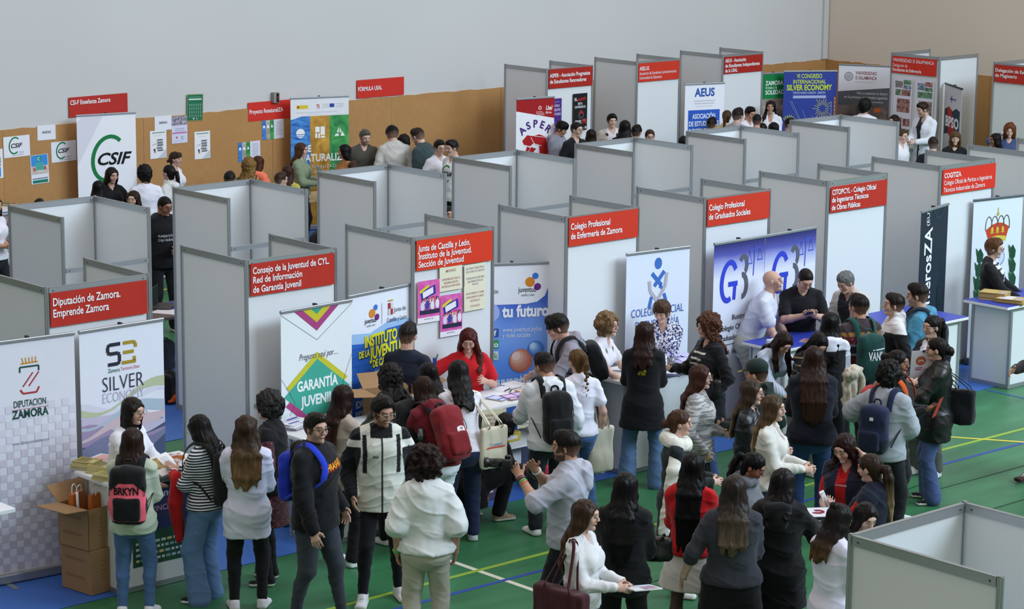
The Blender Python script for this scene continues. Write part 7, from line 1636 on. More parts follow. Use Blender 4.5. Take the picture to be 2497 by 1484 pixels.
p = person(2095, 717, 1.75, -156, 'young man in patterned maroon and gold sweater wearing the green backpack', 'm', 'M', Hh('short', '#17110f', v=.016), T_('long', '#5a1f2a', paint=fair, lo=.02), dict(k='straight', c='#1b1c22'), head=(18, 0), hl='front', hr='front')
bp_ = backpack(p, 'dark green backpack lettered VANS on the patterned-sweater man', '#16403c', size=(.155, .08, .24), z=.045, strap='#1a4a44', text=[('VANS', 0.01, -.01, .17, .12, '#dfe6ea', .035)])
decal(p, t_body[bp_.name], p.T(0, -.15, .045), p.R1 @ V(1, 0, 0), p.R1 @ V(0, 0, 1), lambda s: s.line([(-.03, .095), (.02, .097), (.07, .1), (.12, .102)], .014, '#dfe6ea'))
def p27(cc, lv, vv, p): cc[:] = lin('#131317'); cc[(np.abs(lv[:, 0]) < .055) & (lv[:, 1] > 0)] = lin('#a9a19c'); cc[(lv[:, 2] > .165)] = lin('#d9d4d4'); cc[(np.abs(np.abs(lv[:, 0])-.058) < .005) & (lv[:, 1] > 0) & (lv[:, 2] < .165)] = lin('#e0dcdc')
p = person(2183, 715, 1.68, -84, 'young man in black and cream windbreaker with white collar, profile to the left', 'm', 'L', Hh('short', '#1d1512', v=.016), T_('jacket', '#131317', collar=1, paint=p27, hem=-.04), dict(k='straight', c='#1b1c22'), hl='pocket', hr='pocket', head=(0, -4))
p = person(2237, 690, 1.78, -104, 'young man in sky blue hoodie with dark hair, profile to the left', 'm', 'L', Hh('short', '#15110f', v=.014), T_('jacket', '#4a89a8', hood=1, hem=-.04), dict(k='straight', c='#20242c'), beard=('#2a1f1a', .35), hl='front', hr='pocket', head=(4, 4))
backpack(p, 'dark backpack on the young man in the sky blue hoodie', '#1a2230', size=(.13, .07, .2), z=.05, sides=(1, -1))
p = person(2275, 768, 1.64, -44, 'girl with glasses and high ponytail in dark jacket over white top', 'f', 'L', Hh('pony', '#17100f', L=.42, zt=.06), T_('jacket', '#1a1c26', front=('#d4d0da', .03)), dict(k='straight', c='#5a5f5a'), '#d9d9d6', head=(-12, 0), glasses='#b08a80', hl='front', hr='front')
p = person(2285, 822, 1.62, -96, 'girl in black leather jacket with low bun and cropped blue jeans, holding papers', 'f', 'L', Hh('bun', '#17100e', R=.05, zt=-.02), T_('jacket', '#111213', leather=1, hem=-.13, lo=.028, bump=.014), dict(k='flare', c='#42537d', to=.93), '#15161a', hl='phone', hr='book', head=(0, 2), hoop='#c9c9cc', smile=True)
handbag(p, 'large black shoulder bag behind the leather jacket girl', '#14161d', p.T(.03, -.15, -.03), (.13, .08, .17), strap_to=p.sh[1]+V(-.02, -.04, .04), yaw=70, name='shoulder_bag', sw=.01)
def a_ugt(s, w, h): s.disc(w*.46, h*.62, .05, '#b5664e'); s.line([(w*.34, h*.6), (w*.5, h*.65), (w*.6, h*.58)], .012, '#e0cfc8'); s.text('UGT', w*.22, h*.28, .05, '#a02c34', .03, fit=.07); lineify(s, w*.6, h*.3, .07, 2, .02, .008, '#8a8a90'); s.rect(w*.5, h*.92, .04, .025, '#2c3f7a')
g = at(2246, 886, 1.36); t = thing('folder', g, 'white UGT folder with orange disc held by the leather jacket girl', 'folder'); s_ = Sheet(g-np.array([.743, -.669, 0])*.105-np.array([0, 0, .145]), (.743, -.669, .06), (-.15, -.16, 1), .21, .29)
MB().prism([s_.P(0, 0, 0), s_.P(.21, 0, 0), s_.P(.21, .29, 0), s_.P(0, .29, 0)], s_.n, .0008, mat('#dbd7e0', .5)).build('sheet', t); a_ugt(s_, .21, .29); s_.done(t)
paper(p, 1, 'red and white booklets held by the leather jacket girl', .12, .2, 55, c='#8a2430', name='booklet', cat='booklet', n=8, yaw=20, off=(.02, .03, .05))
p = person(2190, 853, 1.65, 62, 'girl with dark bun in profile to the right, behind the grey T-shirt man', 'f', 'T', Hh('bun', '#130e0d', R=.045, zt=.04), T_('jacket', '#17181c'), dict(k='straight', c='#1b1c22'), '#e0e0dc', hl='book', hr='book')
backpack(p, 'red and orange backpack on the dark bun girl, behind the grey T-shirt man', '#b83a3c', size=(.15, .085, .22), z=.03, bottom=('#c8541f', .62), strap='#c8541f')
paper(p, 1, 'red brochure held by the dark bun girl', .12, .2, 70, c='#b3342e')
p = person(2170, 882, 1.68, 142, 'curly black-haired man in grey T-shirt with navy backpack', 'm', 'T', Hh('curly', '#100d0d', L=.15, R=.112), T_('tee', '#a3a9b2', sl=.9, sf=.02, hem=-.04, lo=.022, neck=0), dict(k='straight', c='#15161b'), '#dcdcd6', hl=(.18, .16, -.14), hr='front', fat=1.07)
bp_ = backpack(p, 'navy backpack with white square label on the grey T-shirt man', '#1c2340', size=(.145, .085, .22), z=.05, bottom=('#14182a', .35), pocket='#1a203a')
decal(p, t_body[bp_.name], p.T(.0, -.15, .11), p.R1 @ V(1, 0, 0), p.R1 @ V(0, 0, 1), lambda s: s.rect(.01, 0, .035, .03, '#d9dbe2'))
p = person(2025, 760, 1.62, 172, 'black-haired girl in black coat with white hood and sleeves', 'f', 'L', Hh('long', '#0f0c0d', L=.42), T_('jacket', '#d8d8e6', hood=1, paint=lambda cc, lv, vv, p: cc.__setitem__((lv[:, 2] < .165) & (np.abs(lv[:, 0]) < .105), lin('#131316'))), dict(k='straight', c='#17181d'), hl='front', hr='front')
p = person(2005, 818, 1.6, 34, 'dark-haired girl with centre parting bending down, black and tan striped sleeves', 'f', 'M', Hh('long', '#0f0c0d', L=.34, fore=1), T_('tee', '#17171a', pat='h', c2='#a5845c', sc=14, w=.16, sl=.9), dict(k='straight', c='#6a6f72'), lean=24, head=(-10, 30), hl='clasp', hr='counter')
F_ = Field(); g = at(2076, 905, 1.18); w0 = V(*(p.e.matrix_basis.inverted() @ Vector((g[0], g[1], 1.14)))); F_.cap(w0+V(-.06, 0, .03), w0+V(.06, .06, .03), .06, None, .03); F_.cap(w0, w0+V(.02, .02, -.25), (.09, .06), (.10, .06), .03); F_.cap(w0+V(0, .02, -.25), w0+V(-.02, .0, -.42), (.09, .05), (.04, .03), .03)
v, f = F_.mesh(.012); v = v+vnormals(v, f)*((vnoise(v*V(34, 34, 20))-.5)*.06)[:, None]; e = thing('knit_cardigan', p.W(w0-V(0, 0, .45)), 'beige knitted cardigan over the arm of the centre-parting girl', 'cardigan'); M = e.matrix_basis.inverted() @ p.e.matrix_basis
link('cloth_body', np.array([tuple(M @ Vector(q)) for q in v]), f, CLOM, e, np.tile(lin('#b9b0a0'), (len(v), 1))); b = MB(); b.tube(smooth_path([p.W(w0+V(-.07, .02, .05)), p.W(w0+V(-.09, .07, -.05)), p.W(w0+V(-.06, .08, -.2)), p.W(w0+V(-.03, .06, -.36))]), .03, cloth('#b2a897'), 8); b.build('sleeve', e, True)
p = person(1985, 842, 1.70, 176, 'woman in navy sweater with very long straight brown hair and blue jeans', 'f', 'L', Hh('long', '#2a1712', c2='#3f261c', L=.58, w=1.3), T_('long', '#161a28', lo=.022, hem=-.04), dict(k='straight', c='#2f4a7c'), lean=8, hl='front', hr='front', fat=1.22)
p = person(1920, 815, 1.60, 32, 'girl in light blue striped shirt bending down over the blue counter', 'f', 'L', Hh('long', '#24150f', L=.42, fore=1), T_('long', '#a9bfe4', pat='v', c2='#dfe4f2', sc=120, collar=1, front=None), dict(k='straight', c='#8a9ab5'), lean=34, head=(-4, 26), hl='counter', hr='counter')
p = person(1845, 880, 1.66, -122, 'officer in dark green uniform and peaked cap, seen from behind', 'm', 'M', Hh('buzz', '#17110f', v=.008), T_('jacket', '#1c2a26', hem=-.08, collar=1), dict(k='straight', c='#1c2a26'), '#17181a', head=(8, 4), hl='front', hr='pocket')
F_ = Field(); HP = p.HP; F_.ell(HP(0, -.012, .085), np.array((.092, .112, .062))*p.hs, p.Rh); F_.cap(HP(-.0, -.012, .05), HP(0, -.012, .075), (.088*p.hs, .108*p.hs), None, .01, p.Rh @ V(1, 0, 0)); F_.cut(HP(0, 0, .042), p.Rh @ V(0, 0, -1)); v, f = F_.mesh(.008); link('cap_crown', v, f, CLOM, p.e, np.tile(lin('#1d2c29'), (len(v), 1)))
F_ = Field(); F_.ell(HP(0, .125, .040), np.array((.075, .06, .008))*p.hs, p.Rh @ Rx(-14)); v, f = F_.mesh(.006); lv = (v-p.hc if hasattr(p, 'hc') else v-HP(0, 0, 0)) @ p.Rh; col = np.tile(lin('#17201e'), (len(v), 1)); r_ = np.sqrt((lv[:, 0]/.075)**2+((lv[:, 1]-.125)/.06)**2); col[(r_ > .72) & (lv[:, 1] > .11)] = lin('#b89a3a'); link('cap_peak', v, f, CLOM, p.e, col)
p = person(1708, 888, 1.62, 82, 'woman with glasses and auburn hair in grey and white knitted cardigan', 'f', 'F', Hh('long', '#3f2219', L=.40), T_('jacket', '#8c8c90', pat='knit', c2='#c9c7c4', sc=7, hem=-.06, lo=.02), dict(k='straight', c=JET), '#e0e0de', glasses='#3a2a2a', hl='clasp', hr='pocket')
p = person(1833, 925, 1.62, 74, 'woman with glasses and long ash hair in black leather jacket, profile to the right', 'f', 'F', Hh('long', '#3a2c22', c2='#7a6a52', L=.42), T_('jacket', '#17181b', leather=1, hem=-.05), dict(k='straight', c=JET), glasses='#6a3a3a', hl='front', hr='front')
p = person(1885, 962, 1.64, 74, 'blonde woman in cream white blouse, profile to the right', 'f', 'F', Hh('long', '#4a3826', c2='#b0916a', L=.38, hi=.4), T_('long', '#d6d3cc', neck=.07, lo=.014), dict(k='straight', c='#3a465c'), hl='front', hr='front', fat=1.03)
handbag(p, 'beige shoulder bag of the cream-bloused blonde woman', '#a99e8c', p.T(-.16, .04, -.13), (.12, .06, .15), strap_to=p.sh[-1]+V(.02, 0, .04), name='shoulder_bag', leather=True)
p = person(1657, 998, 1.60, 86, 'girl with brown bun and long white scarf over dark green coat', 'f', 'F', Hh('bun', '#4a3020', R=.042, zt=-.01), T_('jacket', '#20282a', hem=-.2, flare=.02), dict(k='straight', c='#2f4470'), '#dcdcd8', hl='front', hr='front')
F_ = Field()
for a_ in range(10):
    q0, q1 = a_*math.pi/5, (a_+1)*math.pi/5; z_ = lambda q: .222-.02*math.sin(q); F_.cap(p.T(.058*math.cos(q0), .05*math.sin(q0)-.005, z_(q0)), p.T(.058*math.cos(q1), .05*math.sin(q1)-.005, z_(q1)), .036*p.H, None, .02)
F_.cap(p.T(.07, .0, .215), p.T(.145, -.015, .10), (.05, .028), (.055, .026), .03, V(0, 1, 0)); F_.cap(p.T(.145, -.015, .10), p.T(.165, -.06, -.24), (.055, .026), (.05, .02), .03, V(0, 1, 0))
p.cover(F_, cloth('#dcdccf', 'knit', '#e9e8de', 20), 'scarf', .014)
def p42(cc, lv, vv, p): pass
p = person(1380, 1050, 1.74, -98, 'bearded man in light grey hoodie taking a photograph with a camera', 'm', 'M', Hh('short', '#100e0e', v=.018), T_('jacket', '#aeb0bd', hood=1, sl=1.12, hem=-.04, lo=.03), dict(k='straight', c='#17181d'), '#e2e2e2', head=(4, 2), beard=('#120e0d', .85), hl=(-.03, .215, .0), hr=(-.02, .17, -.0), feet=((-.08, .2), (.07, -.05)))
def camera_(t, M, d):
    Mm = M @ Matrix.Translation((.02, .05, .035)); k = mat('#131315', .4); b = MB(); b.bbox((-.065, -.02, -.045), (.065, .04, .045), k, .012, Mm); b.bbox((-.025, -.015, .04), (.025, .035, .068), k, .01, Mm); b.bbox((-.07, .0, -.045), (-.04, .055, .045), k, .012, Mm); b.build('camera_body', t, True)
    b = MB(); b.tube([Mm @ Vector((0, y_, 0)) for y_ in (.035, .06, .061, .11, .111, .17, .171, .2)], [.036, .036, .039, .039, .036, .036, .042, .042], mat('#1b1b1e', .35), 18); b.build('lens', t, True)
    b = MB(); b.tube([Mm @ Vector(q) for q in smooth_path([(.065, 0, .03), (.1, -.06, -.02), (.1, -.14, -.1), (.06, -.2, -.14)])], .007, mat('#17171a', .6), 6, r2=.003); b.build('neck_strap', t, True)
thing_in_hand(p, -1, 'black camera with long lens held by the bearded man', 'camera', 'camera', camera_)
for (c, o) in (('#2fae4a', .0), ('#1d1d20', -.022), ('#c8552f', .022), ('#5a2a5c', -.04)):
    b = MB(); w_ = p.arm[-1][2]; d = nrm(p.arm[-1][2]-p.arm[-1][1]); xx = nrm(np.cross(d, V(1, 0, .1))); yy = np.cross(d, xx); b.tube([p.W(w_-d*(.045+o)+(xx*math.cos(i*.5236)+yy*math.sin(i*.5236))*.031) for i in range(13)], .007, mat(c, .5), 6); b.build('wristband', p.e, True)
b = MB(); w_ = p.arm[1][2]; d = nrm(p.arm[1][2]-p.arm[1][1]); xx = nrm(np.cross(d, V(1, 0, .1))); yy = np.cross(d, xx); b.tube([p.W(w_-d*.03+(xx*math.cos(i*.5236)+yy*math.sin(i*.5236))*.031) for i in range(13)], .011, mat('#dcdce0', .4), 6); b.build('white_watch', p.e, True)
g = at(1262, 1258, 0)
p = person(0, 0, 1.66, 128, 'person in black crouching to the shelf under the brochure counter', 'f', 'L', Hh('long', '#15110f', L=.3), T_('jacket', '#101013', hem=-.12), dict(k='straight', c='#121215'), '#a08a72', crouch=.52, lean=48, hl='down', hr='front', at3=V(g[0]-.02, g[1]+.12, 0), feet=((-.07, -.05), (.08, .12)))
g = at(1322, 1178, .35); t = thing('tote_bag', (g[0]+.06, g[1], .1), 'neon pink cloth bag in front of the white hoodie man', 'bag')
F_ = Field(); F_.box(V(0, 0, .22), (.20, .03, .2), None, .028); v, f = F_.mesh(.012); v = v+vnormals(v, f)*((vnoise(v*V(12, 12, 9))-.5)*.03)[:, None]; o = link('bag_body', v, f, CLOM, t, np.tile(lin('#ee4a62'), (len(v), 1))); t.rotation_euler = (0, 0, -.5); t.matrix_basis = Matrix.LocRotScale(t.location, t.rotation_euler, None)
for g_ in (-1, 1): b = MB(); b.tube(smooth_path([(-.08, g_*.02, .4), (-.06, g_*.03, .52), (.06, g_*.03, .52), (.08, g_*.02, .4)]), .01, cloth('#e04058'), 6, r2=.004); o = b.build('carry_strap'); o.parent = t
# --- near group, lower right
p = person(1430, 1217, 1.62, 66, 'woman in white sweater carrying the burgundy bag and papers', 'f', 'F', Hh('long', '#3d2c1f', c2='#7a5f42', L=.46, hi=.4), T_('long', '#dcdbdc'), dict(k='straight', c='#26324a'), hl='front', hr='front', head=(6, 4))
handbag(p, 'large burgundy bag on the arm of the white sweater woman', '#431a22', p.T(.125, -.04, -.09)+V(.06, .02, -.02), (.24, .085, .20), strap_to=p.sh[1]+V(.01, 0, .06), yaw=70, name='shoulder_bag', sw=.012)
paper(p, -1, 'magazines and white papers held by the white sweater woman', .21, .30, 12, n=5, yaw=-50, off=(.02, .10, .0), art=lambda s, w, h: (s.rect(.02, h*.45, w*.5, h*.5, noise_print('#7a2a5a', '#d9c2d2', 12)), s.rect(w*.1, h*.08, w*.7, h*.3, noise_print('#9aa6c9', '#e9e9f0', 9))), name='magazine', cat='magazine')
p = person(1525, 1150, 1.66, 168, 'black-haired woman in black blazer, seen from behind in the foreground', 'f', 'L', Hh('long', '#0d0b0c', L=.56), T_('jacket', '#0f1012', hem=-.07, lo=.026), dict(k='straight', c=JET), hl='front', hr='front')
handbag(p, 'black leather handbag at the elbow of the black blazer woman', '#141415', p.T(.13, .09, .02), (.13, .06, .09), leather=True, name='handbag', strap_to=p.arm[1][1]+V(.0, .03, .03))
p = person(1690, 1102, 1.62, 164, 'woman with long black hair, red sweater and white skirt', 'f', 'L', Hh('long', '#0c0a0c', L=.66, w=1.1), T_('long', '#b81218', lo=.016), dict(k='skirt', c='#cfcac4', z=.34, flare=.045), '#d8d3c6', cuff='#3a231b', hl='front', hr='front')
p = person(1790, 1157, 1.65, 176, 'woman in dark grey sweater and long black skirt with ash brown hair', 'f', 'F', Hh('long', '#2b2420', c2='#6d5c4a', L=.45, hi=.5, w=1.2), T_('long', '#34363d', sl=1.2, lo=.014), dict(k='skirt', c='#0f0f12', z=.16, flare=.03), '#17181a', hl=(.12, .02, -.28), hr='front', fat=1.3)
p = person(1912, 1140, 1.63, 168, 'woman in long black hooded coat with light jeans, holding the tablet', 'f', 'L', Hh('long', '#140f10', L=.25), T_('jacket', '#141517', hood=1, hem=-.17, lo=.034, flare=.02, bump=.02), dict(k='straight', c='#7f97a5'), head=(-22, 8), hl='front', hr=(.05, .22, -.11), fat=1.05)
def tablet(t, M, d):
    Mm = M @ Matrix.Translation((.04, .10, .02)) @ Matrix.Rotation(RAD(20), 4, 'Z') @ Matrix.Rotation(RAD(12), 4, 'X'); b = MB(); b.bbox((-.13, -.09, 0), (.13, .09, .014), mat('#17181c', .3), .006, Mm); b.build('case', t)
    b = MB(); b.box((-.115, -.075, .0142), (.115, .075, .015), mat('#d7dbe6', .15), Mm); b.build('screen', t); s = Sheet(Mm @ Vector((-.115, -.075, .0152)), Mm.to_3x3() @ Vector((1, 0, 0)), Mm.to_3x3() @ Vector((0, 1, 0))); s.arc(.11, .08, .055, .028, 200, 480, '#8c2436', ry=.035); s.done(t)
thing_in_hand(p, 1, 'tablet with a red ring on its white screen, in black case', 'tablet', 'tablet', tablet)
p = person(1852, 1107, 1.58, 54, 'dark-haired ponytail girl with grey scarf looking down', 'f', 'T', Hh('pony', '#0e0c0e', L=.34, zt=.03), T_('jacket', '#6f7278', scarf=1, hem=-.06), dict(k='straight', c='#2a3040'), head=(8, 24), lean=6, hl='front', hr='front', hoop='#c9a95a')
def redv(cc, lv, vv, p): cc[:] = lin('#171c30'); cc[(np.abs(lv[:, 0]) < .026) & (lv[:, 1] > .02)] = lin('#b3161c')
p = person(2055, 1060, 1.64, -26, 'smiling woman with dark red hair in red T-shirt and navy vest, hand at her ear', 'f', 'F', Hh('long', '#260f10', L=.38, side=(2, 2)), T_('tee', '#b8151b', sl=.72), dict(k='straight', c='#20283c'), head=(-14, 20), hl='ear', hr='front', over=dict(T_('vest', '#171c30', paint=redv), neck=.06), hoop='#d9b34a', smile=True)
say(p, 'VNIVERSIDAD', .0, .135, .10, .02, '#e0d6d8', .004, ob=p.over)
p = person(2120, 1105, 1.62, -122, 'volunteer with blonde ponytail in navy vest over red T-shirt', 'f', 'F', Hh('pony', '#33251c', c2='#b39a70', L=.48, zt=.0, w=1.3, hi=.5), T_('tee', '#b8151b', sl=.72), dict(k='straight', c=JET), head=(0, 8), hl='phone', hr='front', over=T_('vest', '#151a2c'))
say(p, 'feria', .02, .0, .10, .045, '#c9cfdc', .01, back=True, ob=p.over); say(p, 'bienvenida', .02, -.03, .13, .03, '#c9cfdc', .004, back=True, ob=p.over)
paper(p, -1, 'crumpled white leaflet in the hand of the blonde ponytail volunteer', .08, .14, 60)
p = person(2055, 1227, 1.60, 124, 'girl with half bun and brown ends in white T-shirt beside the nearest booth', 'f', 'D', Hh('long', '#171012', c2='#6a4e2c', L=.30, wave=.3), T_('tee', '#dcd8ea', sl=.8, sf=.016, hem=-.05, lo=.02, neck=0), dict(k='straight', c='#1b1c22'), head=(-8, 14), hl='front', hr='front', fat=1.04)
F_ = Field(); F_.ell(p.HP(0, -.085, .10), np.array((.034, .034, .034))*p.hs); v, f = F_.mesh(.008); v = v+vnormals(v, f)*((vnoise(v*60)-.5)*.012)[:, None]; link('hair_bun', v, f, HAIRM, p.e, np.tile(lin('#17110f'), (len(v), 1)))
p = person(2120, 1230, 1.53, 34, 'dark-haired girl with centre parting looking down behind the nearest booth', 'f', 'F', Hh('long', '#17100f', L=.34, side=(2, 2)), T_('jacket', '#1a1c24'), dict(k='straight', c=JET), head=(-4, 24), hl='front', hr='front')
g = at(2538, 1160, 0)
p = person(0, 0, 1.75, -70, 'person in dark grey jacket and brown shoes, mostly outside the right frame edge', 'm', 'M', Hh('short', '#17110f'), T_('jacket', '#3f3f42', hem=-.08), dict(k='straight', c='#1f2026'), '#3a241c', sole='#2a1a14', hl='pocket', hr='front', at3=V(g[0], g[1], 0), feet=((-.07, .22), (.07, -.22)))
p = person(2427, 582, 1.63, 72, 'woman with short auburn hair and glasses, black blazer over striped top, at the right counter', 'f', 'F', Hh('short', '#5a3a20', v=.026), T_('jacket', '#121317', front=('#d9d9dc', .042), fs=('#1d1f2a', 17), hem=-.1), dict(k='straight', c='#333846'), '#1b1b1e', head=(-4, 4), hl='counter', hr='counter', glasses='#3a3030')
# --- along the back wall and in the far rows
def q_(px, py, H, fa, label, sex, skin, hair, top, bot=None, shoe="#dcdcd8", **k): return person(px, py, H, fa, label, sex, skin, hair, top, bot or dict(k="straight", c="#1b1d24"), shoe, **k)
q_(273, 407, 1.63, 30, 'long-haired woman in black sweatshirt gesturing before the CSIF banner', 'f', 'L', Hh('long', '#1c1310', L=.36), T_('tee', '#131318', sl=.9), hl=(.06, .2, -.18), hr='front', head=(10, 6))
q_(240, 439, 1.5, 160, 'person with long black hair at the foot of the CSIF banner', 'f', 'L', Hh('long', '#100d0e', L=.4), T_('jacket', '#17171b'), hl='front', hr='front')
q_(325, 464, 1.6, -14, 'girl with glasses and long brown hair looking over the first rear booth', 'f', 'F', Hh('long', '#2a1a14', L=.44), T_('long', '#2a2a32'), glasses='#8a8078')
q_(352, 404, 1.66, -156, 'boy with black afro hair in white T-shirt, back turned', 'm', 'D', Hh('curly', '#0f0c0c', L=.1, R=.096), T_('tee', '#dcdae8', sl=.7, neck=0), head=(16, 0), glasses='#20202a')
q_(412, 401, 1.62, -116, 'girl with dark ponytail and white hoodie, profile to the left', 'f', 'F', Hh('pony', '#17100f', L=.36, zt=.02), T_('jacket', '#d3d3d2', hood=1))
q_(427, 369, 1.58, 70, 'woman with brown fringe and bun in white T-shirt, profile to the right', 'f', 'L', Hh('bun', '#3a281c', fr=.015, R=.035, zt=-.04), T_('tee', '#dcdce4'))
pp = q_(405, 479, 1.76, 22, 'man with glasses in black FUNDACIÓN hoodie standing in the gap between booths', 'm', 'T', Hh('buzz', '#120e0d', v=.008), T_('jacket', '#101013', hood=1, lo=.028), dict(k='straight', c='#121318'), '#121214', head=(24, 14), glasses='#3a2a28', hl='front', hr='pocket')
say(pp, 'FUNDACIÓN', 0, .10, .2, .045, '#c9c9d2', .012); say(pp, 'CAJA RURAL', 0, .07, .2, .045, '#c9c9d2', .012)
g = at(-12, 478, 1.6); q_(-14, 478, 1.66, 60, 'person in white T-shirt cut by the left frame edge', 'f', 'M', Hh('bob', '#2a1c16', L=.22), T_('tee', '#dedbe6'), hl='clasp', hr='clasp')
q_(95, 484, 1.42, 170, 'dark hair of a person just above the first rear booth', 'm', 'L', Hh('short', '#1c1512'), T_('tee', '#2c2c34'))
q_(560, 418, 1.55, 175, 'dark-haired person lowest behind the second rear booth', 'm', 'L', Hh('short', '#17110f', v=.02), T_('jacket', '#1d1e24'))
q_(607, 386, 1.6, 160, 'woman with blonde curls in dark patterned top', 'f', 'F', Hh('curly', '#80602f', L=.28, R=.11), T_('long', '#2c2620', pat='blot', c2='#a58a58', sc=40))
q_(630, 379, 1.50, 140, 'woman with auburn hair in bright coral hooded top', 'f', 'F', Hh('long', '#4a281a', L=.3), T_('jacket', '#ee7a5c', hood=1))
q_(702, 402, 1.52, 165, 'woman with long chestnut hair in mustard yellow top', 'f', 'F', Hh('long', '#3a2117', L=.42), T_('long', '#b3a94c'))
q_(685, 419, 1.55, 118, 'boy with glasses and short brown hair, above the rear booth', 'm', 'F', Hh('short', '#3a281d'), T_('tee', '#3a3d46'), glasses='#17171a')
q_(734, 347, 1.63, 78, 'woman with long straight brown hair in sage green sweater, hands clasped', 'f', 'F', Hh('long', '#4a3020', L=.48), T_('long', '#7d8a70', lo=.02), dict(k='straight', c='#131418'), hl='front', hr='front')
pp = q_(840, 351, 1.6, -60, 'girl with black hair in mustard top holding a leaflet', 'f', 'M', Hh('long', '#0f0c0d', L=.42), T_('long', '#a8703a'), hl='phone', hr='phone', head=(-20, 0))
paper(pp, 1, 'blue and green leaflet held by the black-haired girl in mustard', .21, .28, 60, art=lambda s, w, h: [s.rect(i*w/3, 0, w/3, h*.8, mt) for i, mt in enumerate((P_SEA, P_SAND, P_LEAF))])
q_(892, 315, 1.76, 20, 'greying bearded man in olive grey T-shirt', 'm', 'F', Hh('short', '#5f584f', v=.008), T_('tee', '#4c4a42', sl=.9), head=(10, 16), beard=('#4a423c', .7), fat=1.12)
q_(953, 307, 1.83, -166, 'man with black hair in off-white sweater, back turned', 'm', 'L', Hh('short', '#0f0d0e', v=.02), T_('long', '#bfbcb8', lo=.02), head=(12, 20), lean=8, fat=1.1)
q_(985, 330, 1.52, 175, 'person with dark curly hair in burgundy between the two men', 'm', 'M', Hh('curly', '#17110f', L=.12, R=.1), T_('long', '#4a161c'))
q_(1012, 312, 1.83, -120, 'bearded man in dark teal shirt leaning forward', 'm', 'F', Hh('short', '#2c2019', v=.012), T_('long', '#36474a', lo=.022), lean=14, head=(0, 18), beard=('#3a2a20', .6), fat=1.1)
q_(1073, 340, 1.70, 40, 'man with glasses in white T-shirt behind the CSIF shirt man', 'm', 'L', Hh('short', '#1f1713'), T_('tee', '#dcd9e4'), glasses='#20202a', head=(-10, 8))
pp = q_(1100, 340, 1.76, -50, 'man in white CSIF T-shirt with lanyard beside the third rear booth', 'm', 'L', Hh('short', '#15110f'), T_('tee', '#dddadf', hem=-.05), dict(k='straight', c='#16171b'), head=(0, 8))
decal(pp, pp.top, pp.T(0, 0, .10), pp.R1 @ V(-1, 0, 0), pp.R1 @ V(0, 0, 1), lambda s: csif_logo(s, 0, 0, .26))
b = MB(); b.tube(smooth_path([pp.W(q) for q in (pp.T(-.035, -.03, .232), pp.T(-.04, .05, .19), pp.T(0, .085, .08), pp.T(.04, .05, .19), pp.T(.035, -.03, .232))]), .008, mat('#4a8fd0', .5), 6, r2=.003); b.build('lanyard', pp.e, True)
q_(860, 393, 1.5, 175, 'small brown-haired head beside the leaflet girl', 'm', 'L', Hh('short', '#3a2419'), T_('tee', '#2c2c34'))
q_(1093, 502, 1.5, 20, 'dark-haired person low in the gap left of the fourth rear booth', 'f', 'M', Hh('bob', '#140f0e', L=.24), T_('long', '#c9c9cf'))
q_(795, 520, 1.58, 150, 'person in black padded coat half hidden behind the third rear booth', 'f', 'L', Hh('short', '#15110f'), T_('jacket', '#17161a', lo=.04, hem=-.2), dict(k='straight', c='#17171b'))
q_(1375, 297, 1.70, 62, 'young man in grey hoodie looking down before the ASPER poster', 'm', 'M', Hh('short', '#110e0e', v=.02, fr=.012), T_('jacket', '#8e90a0', hood=1), head=(0, 22), hl='front', hr='front')
q_(1407, 297, 1.74, 42, 'young man with glasses in black T-shirt before the ASPER booth', 'm', 'F', Hh('buzz', '#1d1512', v=.01), T_('tee', '#131317'), head=(10, 4), glasses='#5a4a40')
q_(1442, 314, 1.50, 170, 'brown-haired girl from behind, right of the black T-shirt man', 'f', 'L', Hh('long', '#21150f', L=.36), T_('jacket', '#1a1b20'))
pp = q_(1493, 277, 1.68, 4, 'young man with headphones round his neck in cream jacket', 'm', 'F', Hh('short', '#120e0d', v=.018), T_('jacket', '#b9ada0', front=('#cfcdd2', .035)), head=(8, 2))
b = MB()
for g_ in (1, -1): b.tube([pp.W(pp.T(g_*.045, .052, .185)), pp.W(pp.T(g_*.06, .058, .18))], .036, mat('#17171a', .4), 12)
b.tube(smooth_path([pp.W(q) for q in (pp.T(-.055, .05, .19), pp.T(-.066, -.02, .23), pp.T(0, -.065, .24), pp.T(.066, -.02, .23), pp.T(.055, .05, .19))]), .012, mat('#17171a', .4), 7); b.build('headphones', pp.e, True)
q_(1524, 292, 1.70, 176, 'girl with long black hair before the ASELUS booth', 'f', 'L', Hh('long', '#100d0e', L=.5), T_('jacket', '#1a1518'))
q_(1553, 305, 1.58, 150, 'black-haired boy between the long-haired girl and the girl with glasses', 'm', 'L', Hh('short', '#100d0d', v=.02), T_('jacket', '#1c1d23'))
q_(1585, 315, 1.64, 6, 'girl with glasses before the ASELUS panel, face just above the booth', 'f', 'F', Hh('pony', '#3a2718', L=.3), T_('long', '#3a3a44'), glasses='#2a2022')
q_(1668, 330, 1.6, 175, 'dark head in the gap right of the ASELUS booth', 'f', 'L', Hh('bob', '#140f0f', L=.22), T_('jacket', '#1a1b20'))
q_(1736, 285, 1.66, 150, 'black-haired boy in front of the blue AEUS banner', 'm', 'M', Hh('short', '#100d0e', v=.012), T_('tee', '#2c2c36'))
q_(1773, 268, 1.62, 160, 'girl with brown ponytail in pale yellow top beside the AEUS banner', 'f', 'F', Hh('pony', '#4a3320', L=.4), T_('long', '#c9bd90'))
q_(1800, 263, 1.78, 140, 'dark-haired boy in front of the AEUS panel, face to the right', 'm', 'F', Hh('short', '#1f1713', v=.016), T_('jacket', '#a5a0a0'))
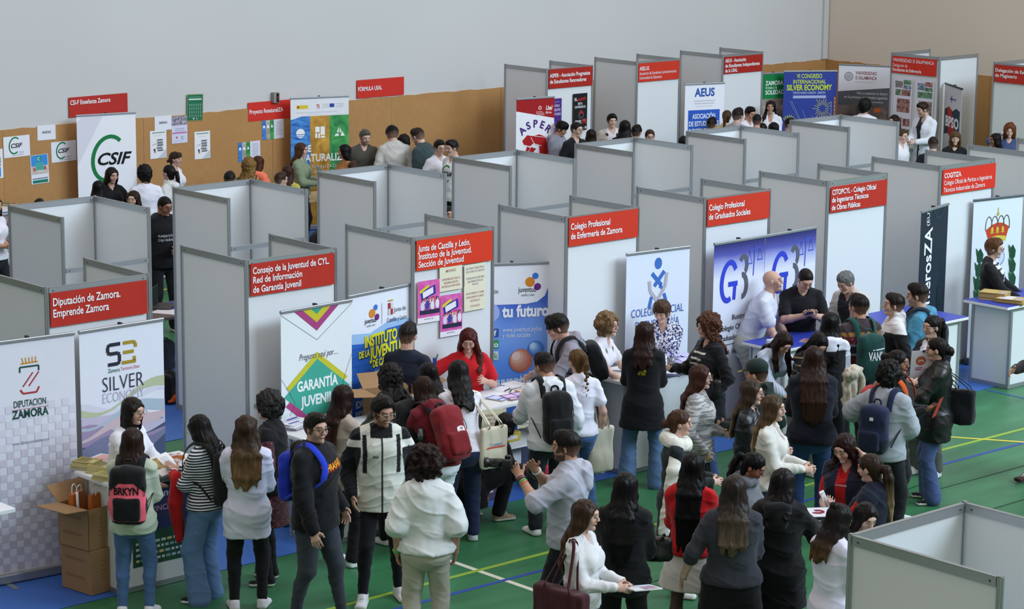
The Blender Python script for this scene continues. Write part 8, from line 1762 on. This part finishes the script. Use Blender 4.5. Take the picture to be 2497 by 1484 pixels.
q_(1832, 260, 1.68, 40, 'boy in white T-shirt looking down in front of the AEUS panel', 'm', 'M', Hh('short', '#140f0e', v=.014), T_('tee', '#dcdae6'), head=(0, 14))
q_(1846, 277, 1.66, 170, 'boy with short black hair and red collar, back turned', 'm', 'L', Hh('buzz', '#110e0e', v=.01), T_('jacket', '#8c2a2c'))
q_(1859, 299, 1.50, 120, 'person with dark fringe lowest before the white coat woman', 'f', 'F', Hh('bob', '#1c1412', L=.2), T_('long', '#3a3438'))
q_(1887, 297, 1.63, 175, 'person with straight black hair in front of the white coat woman', 'f', 'L', Hh('bob', '#0f0d0e', L=.24), T_('jacket', '#1c1d22'))
q_(1880, 244, 1.66, -12, 'woman in white coat with long dark hair and earrings before the green banner', 'f', 'M', Hh('long', '#1c1210', L=.44, side=(1, 2)), T_('long', '#dcdbe4', neck=.06, collar=1), hoop='#d9d9dc', hl='front', hr='front')
q_(1926, 287, 1.56, 60, 'boy with dark hair at the corner of the rightmost rear booth', 'm', 'M', Hh('short', '#17110f'), T_('tee', '#3a4a8c'))
q_(2110, 242, 1.74, 160, 'boy with black curly hair in white shirt before the university banner', 'm', 'M', Hh('curly', '#100d0d', L=.1, R=.09), T_('tee', '#dfdee6', neck=0), head=(-20, 0))
q_(2181, 279, 1.64, -50, 'woman with brown hair in white coat behind the nursing counter', 'f', 'F', Hh('long', '#23160f', L=.36), T_('long', '#dcdce4'))
q_(2247, 249, 1.80, -50, 'bearded man in white coat at the nursing stand', 'm', 'F', Hh('short', '#2c1e16', v=.012), T_('jacket', '#dbdee8', front=('#17181c', .02), hem=-.17, flare=.015, bump=.01), dict(k='straight', c='#2a3248'), head=(-14, 16), beard=('#3a281e', .5), hl='front', hr='front', fat=1.08)
q_(2199, 314, 1.64, 50, 'young man with fair-brown hair in white shirt right of the last rear booth', 'm', 'F', Hh('short', '#4a3424'), T_('tee', '#dcdbe2'))
q_(2276, 332, 1.7, 176, 'man with short brown hair in black, back turned, before the BPSO banner', 'm', 'F', Hh('buzz', '#2c2018', v=.01), T_('jacket', '#131318'))
q_(2330, 319, 1.64, -6, 'smiling woman with light brown bob in black jacket beside the BPSO banner', 'f', 'F', Hh('bob', '#5a4028', L=.27, fr=.016), T_('jacket', '#131418'), smile=True)
q_(2428, 324, 1.6, -70, 'dark-haired woman smiling in profile, under the Magisterio sign', 'f', 'T', Hh('long', '#100d0e', L=.34), T_('long', '#3a2c2c'), smile=True)
q_(2463, 302, 1.64, -10, 'woman with red curly hair and denim-blue top, hand at cheek', 'f', 'F', Hh('curly', '#6a3a20', L=.34, R=.1), T_('long', '#3c4c74'), hl='down', hr='ear', smile=True)
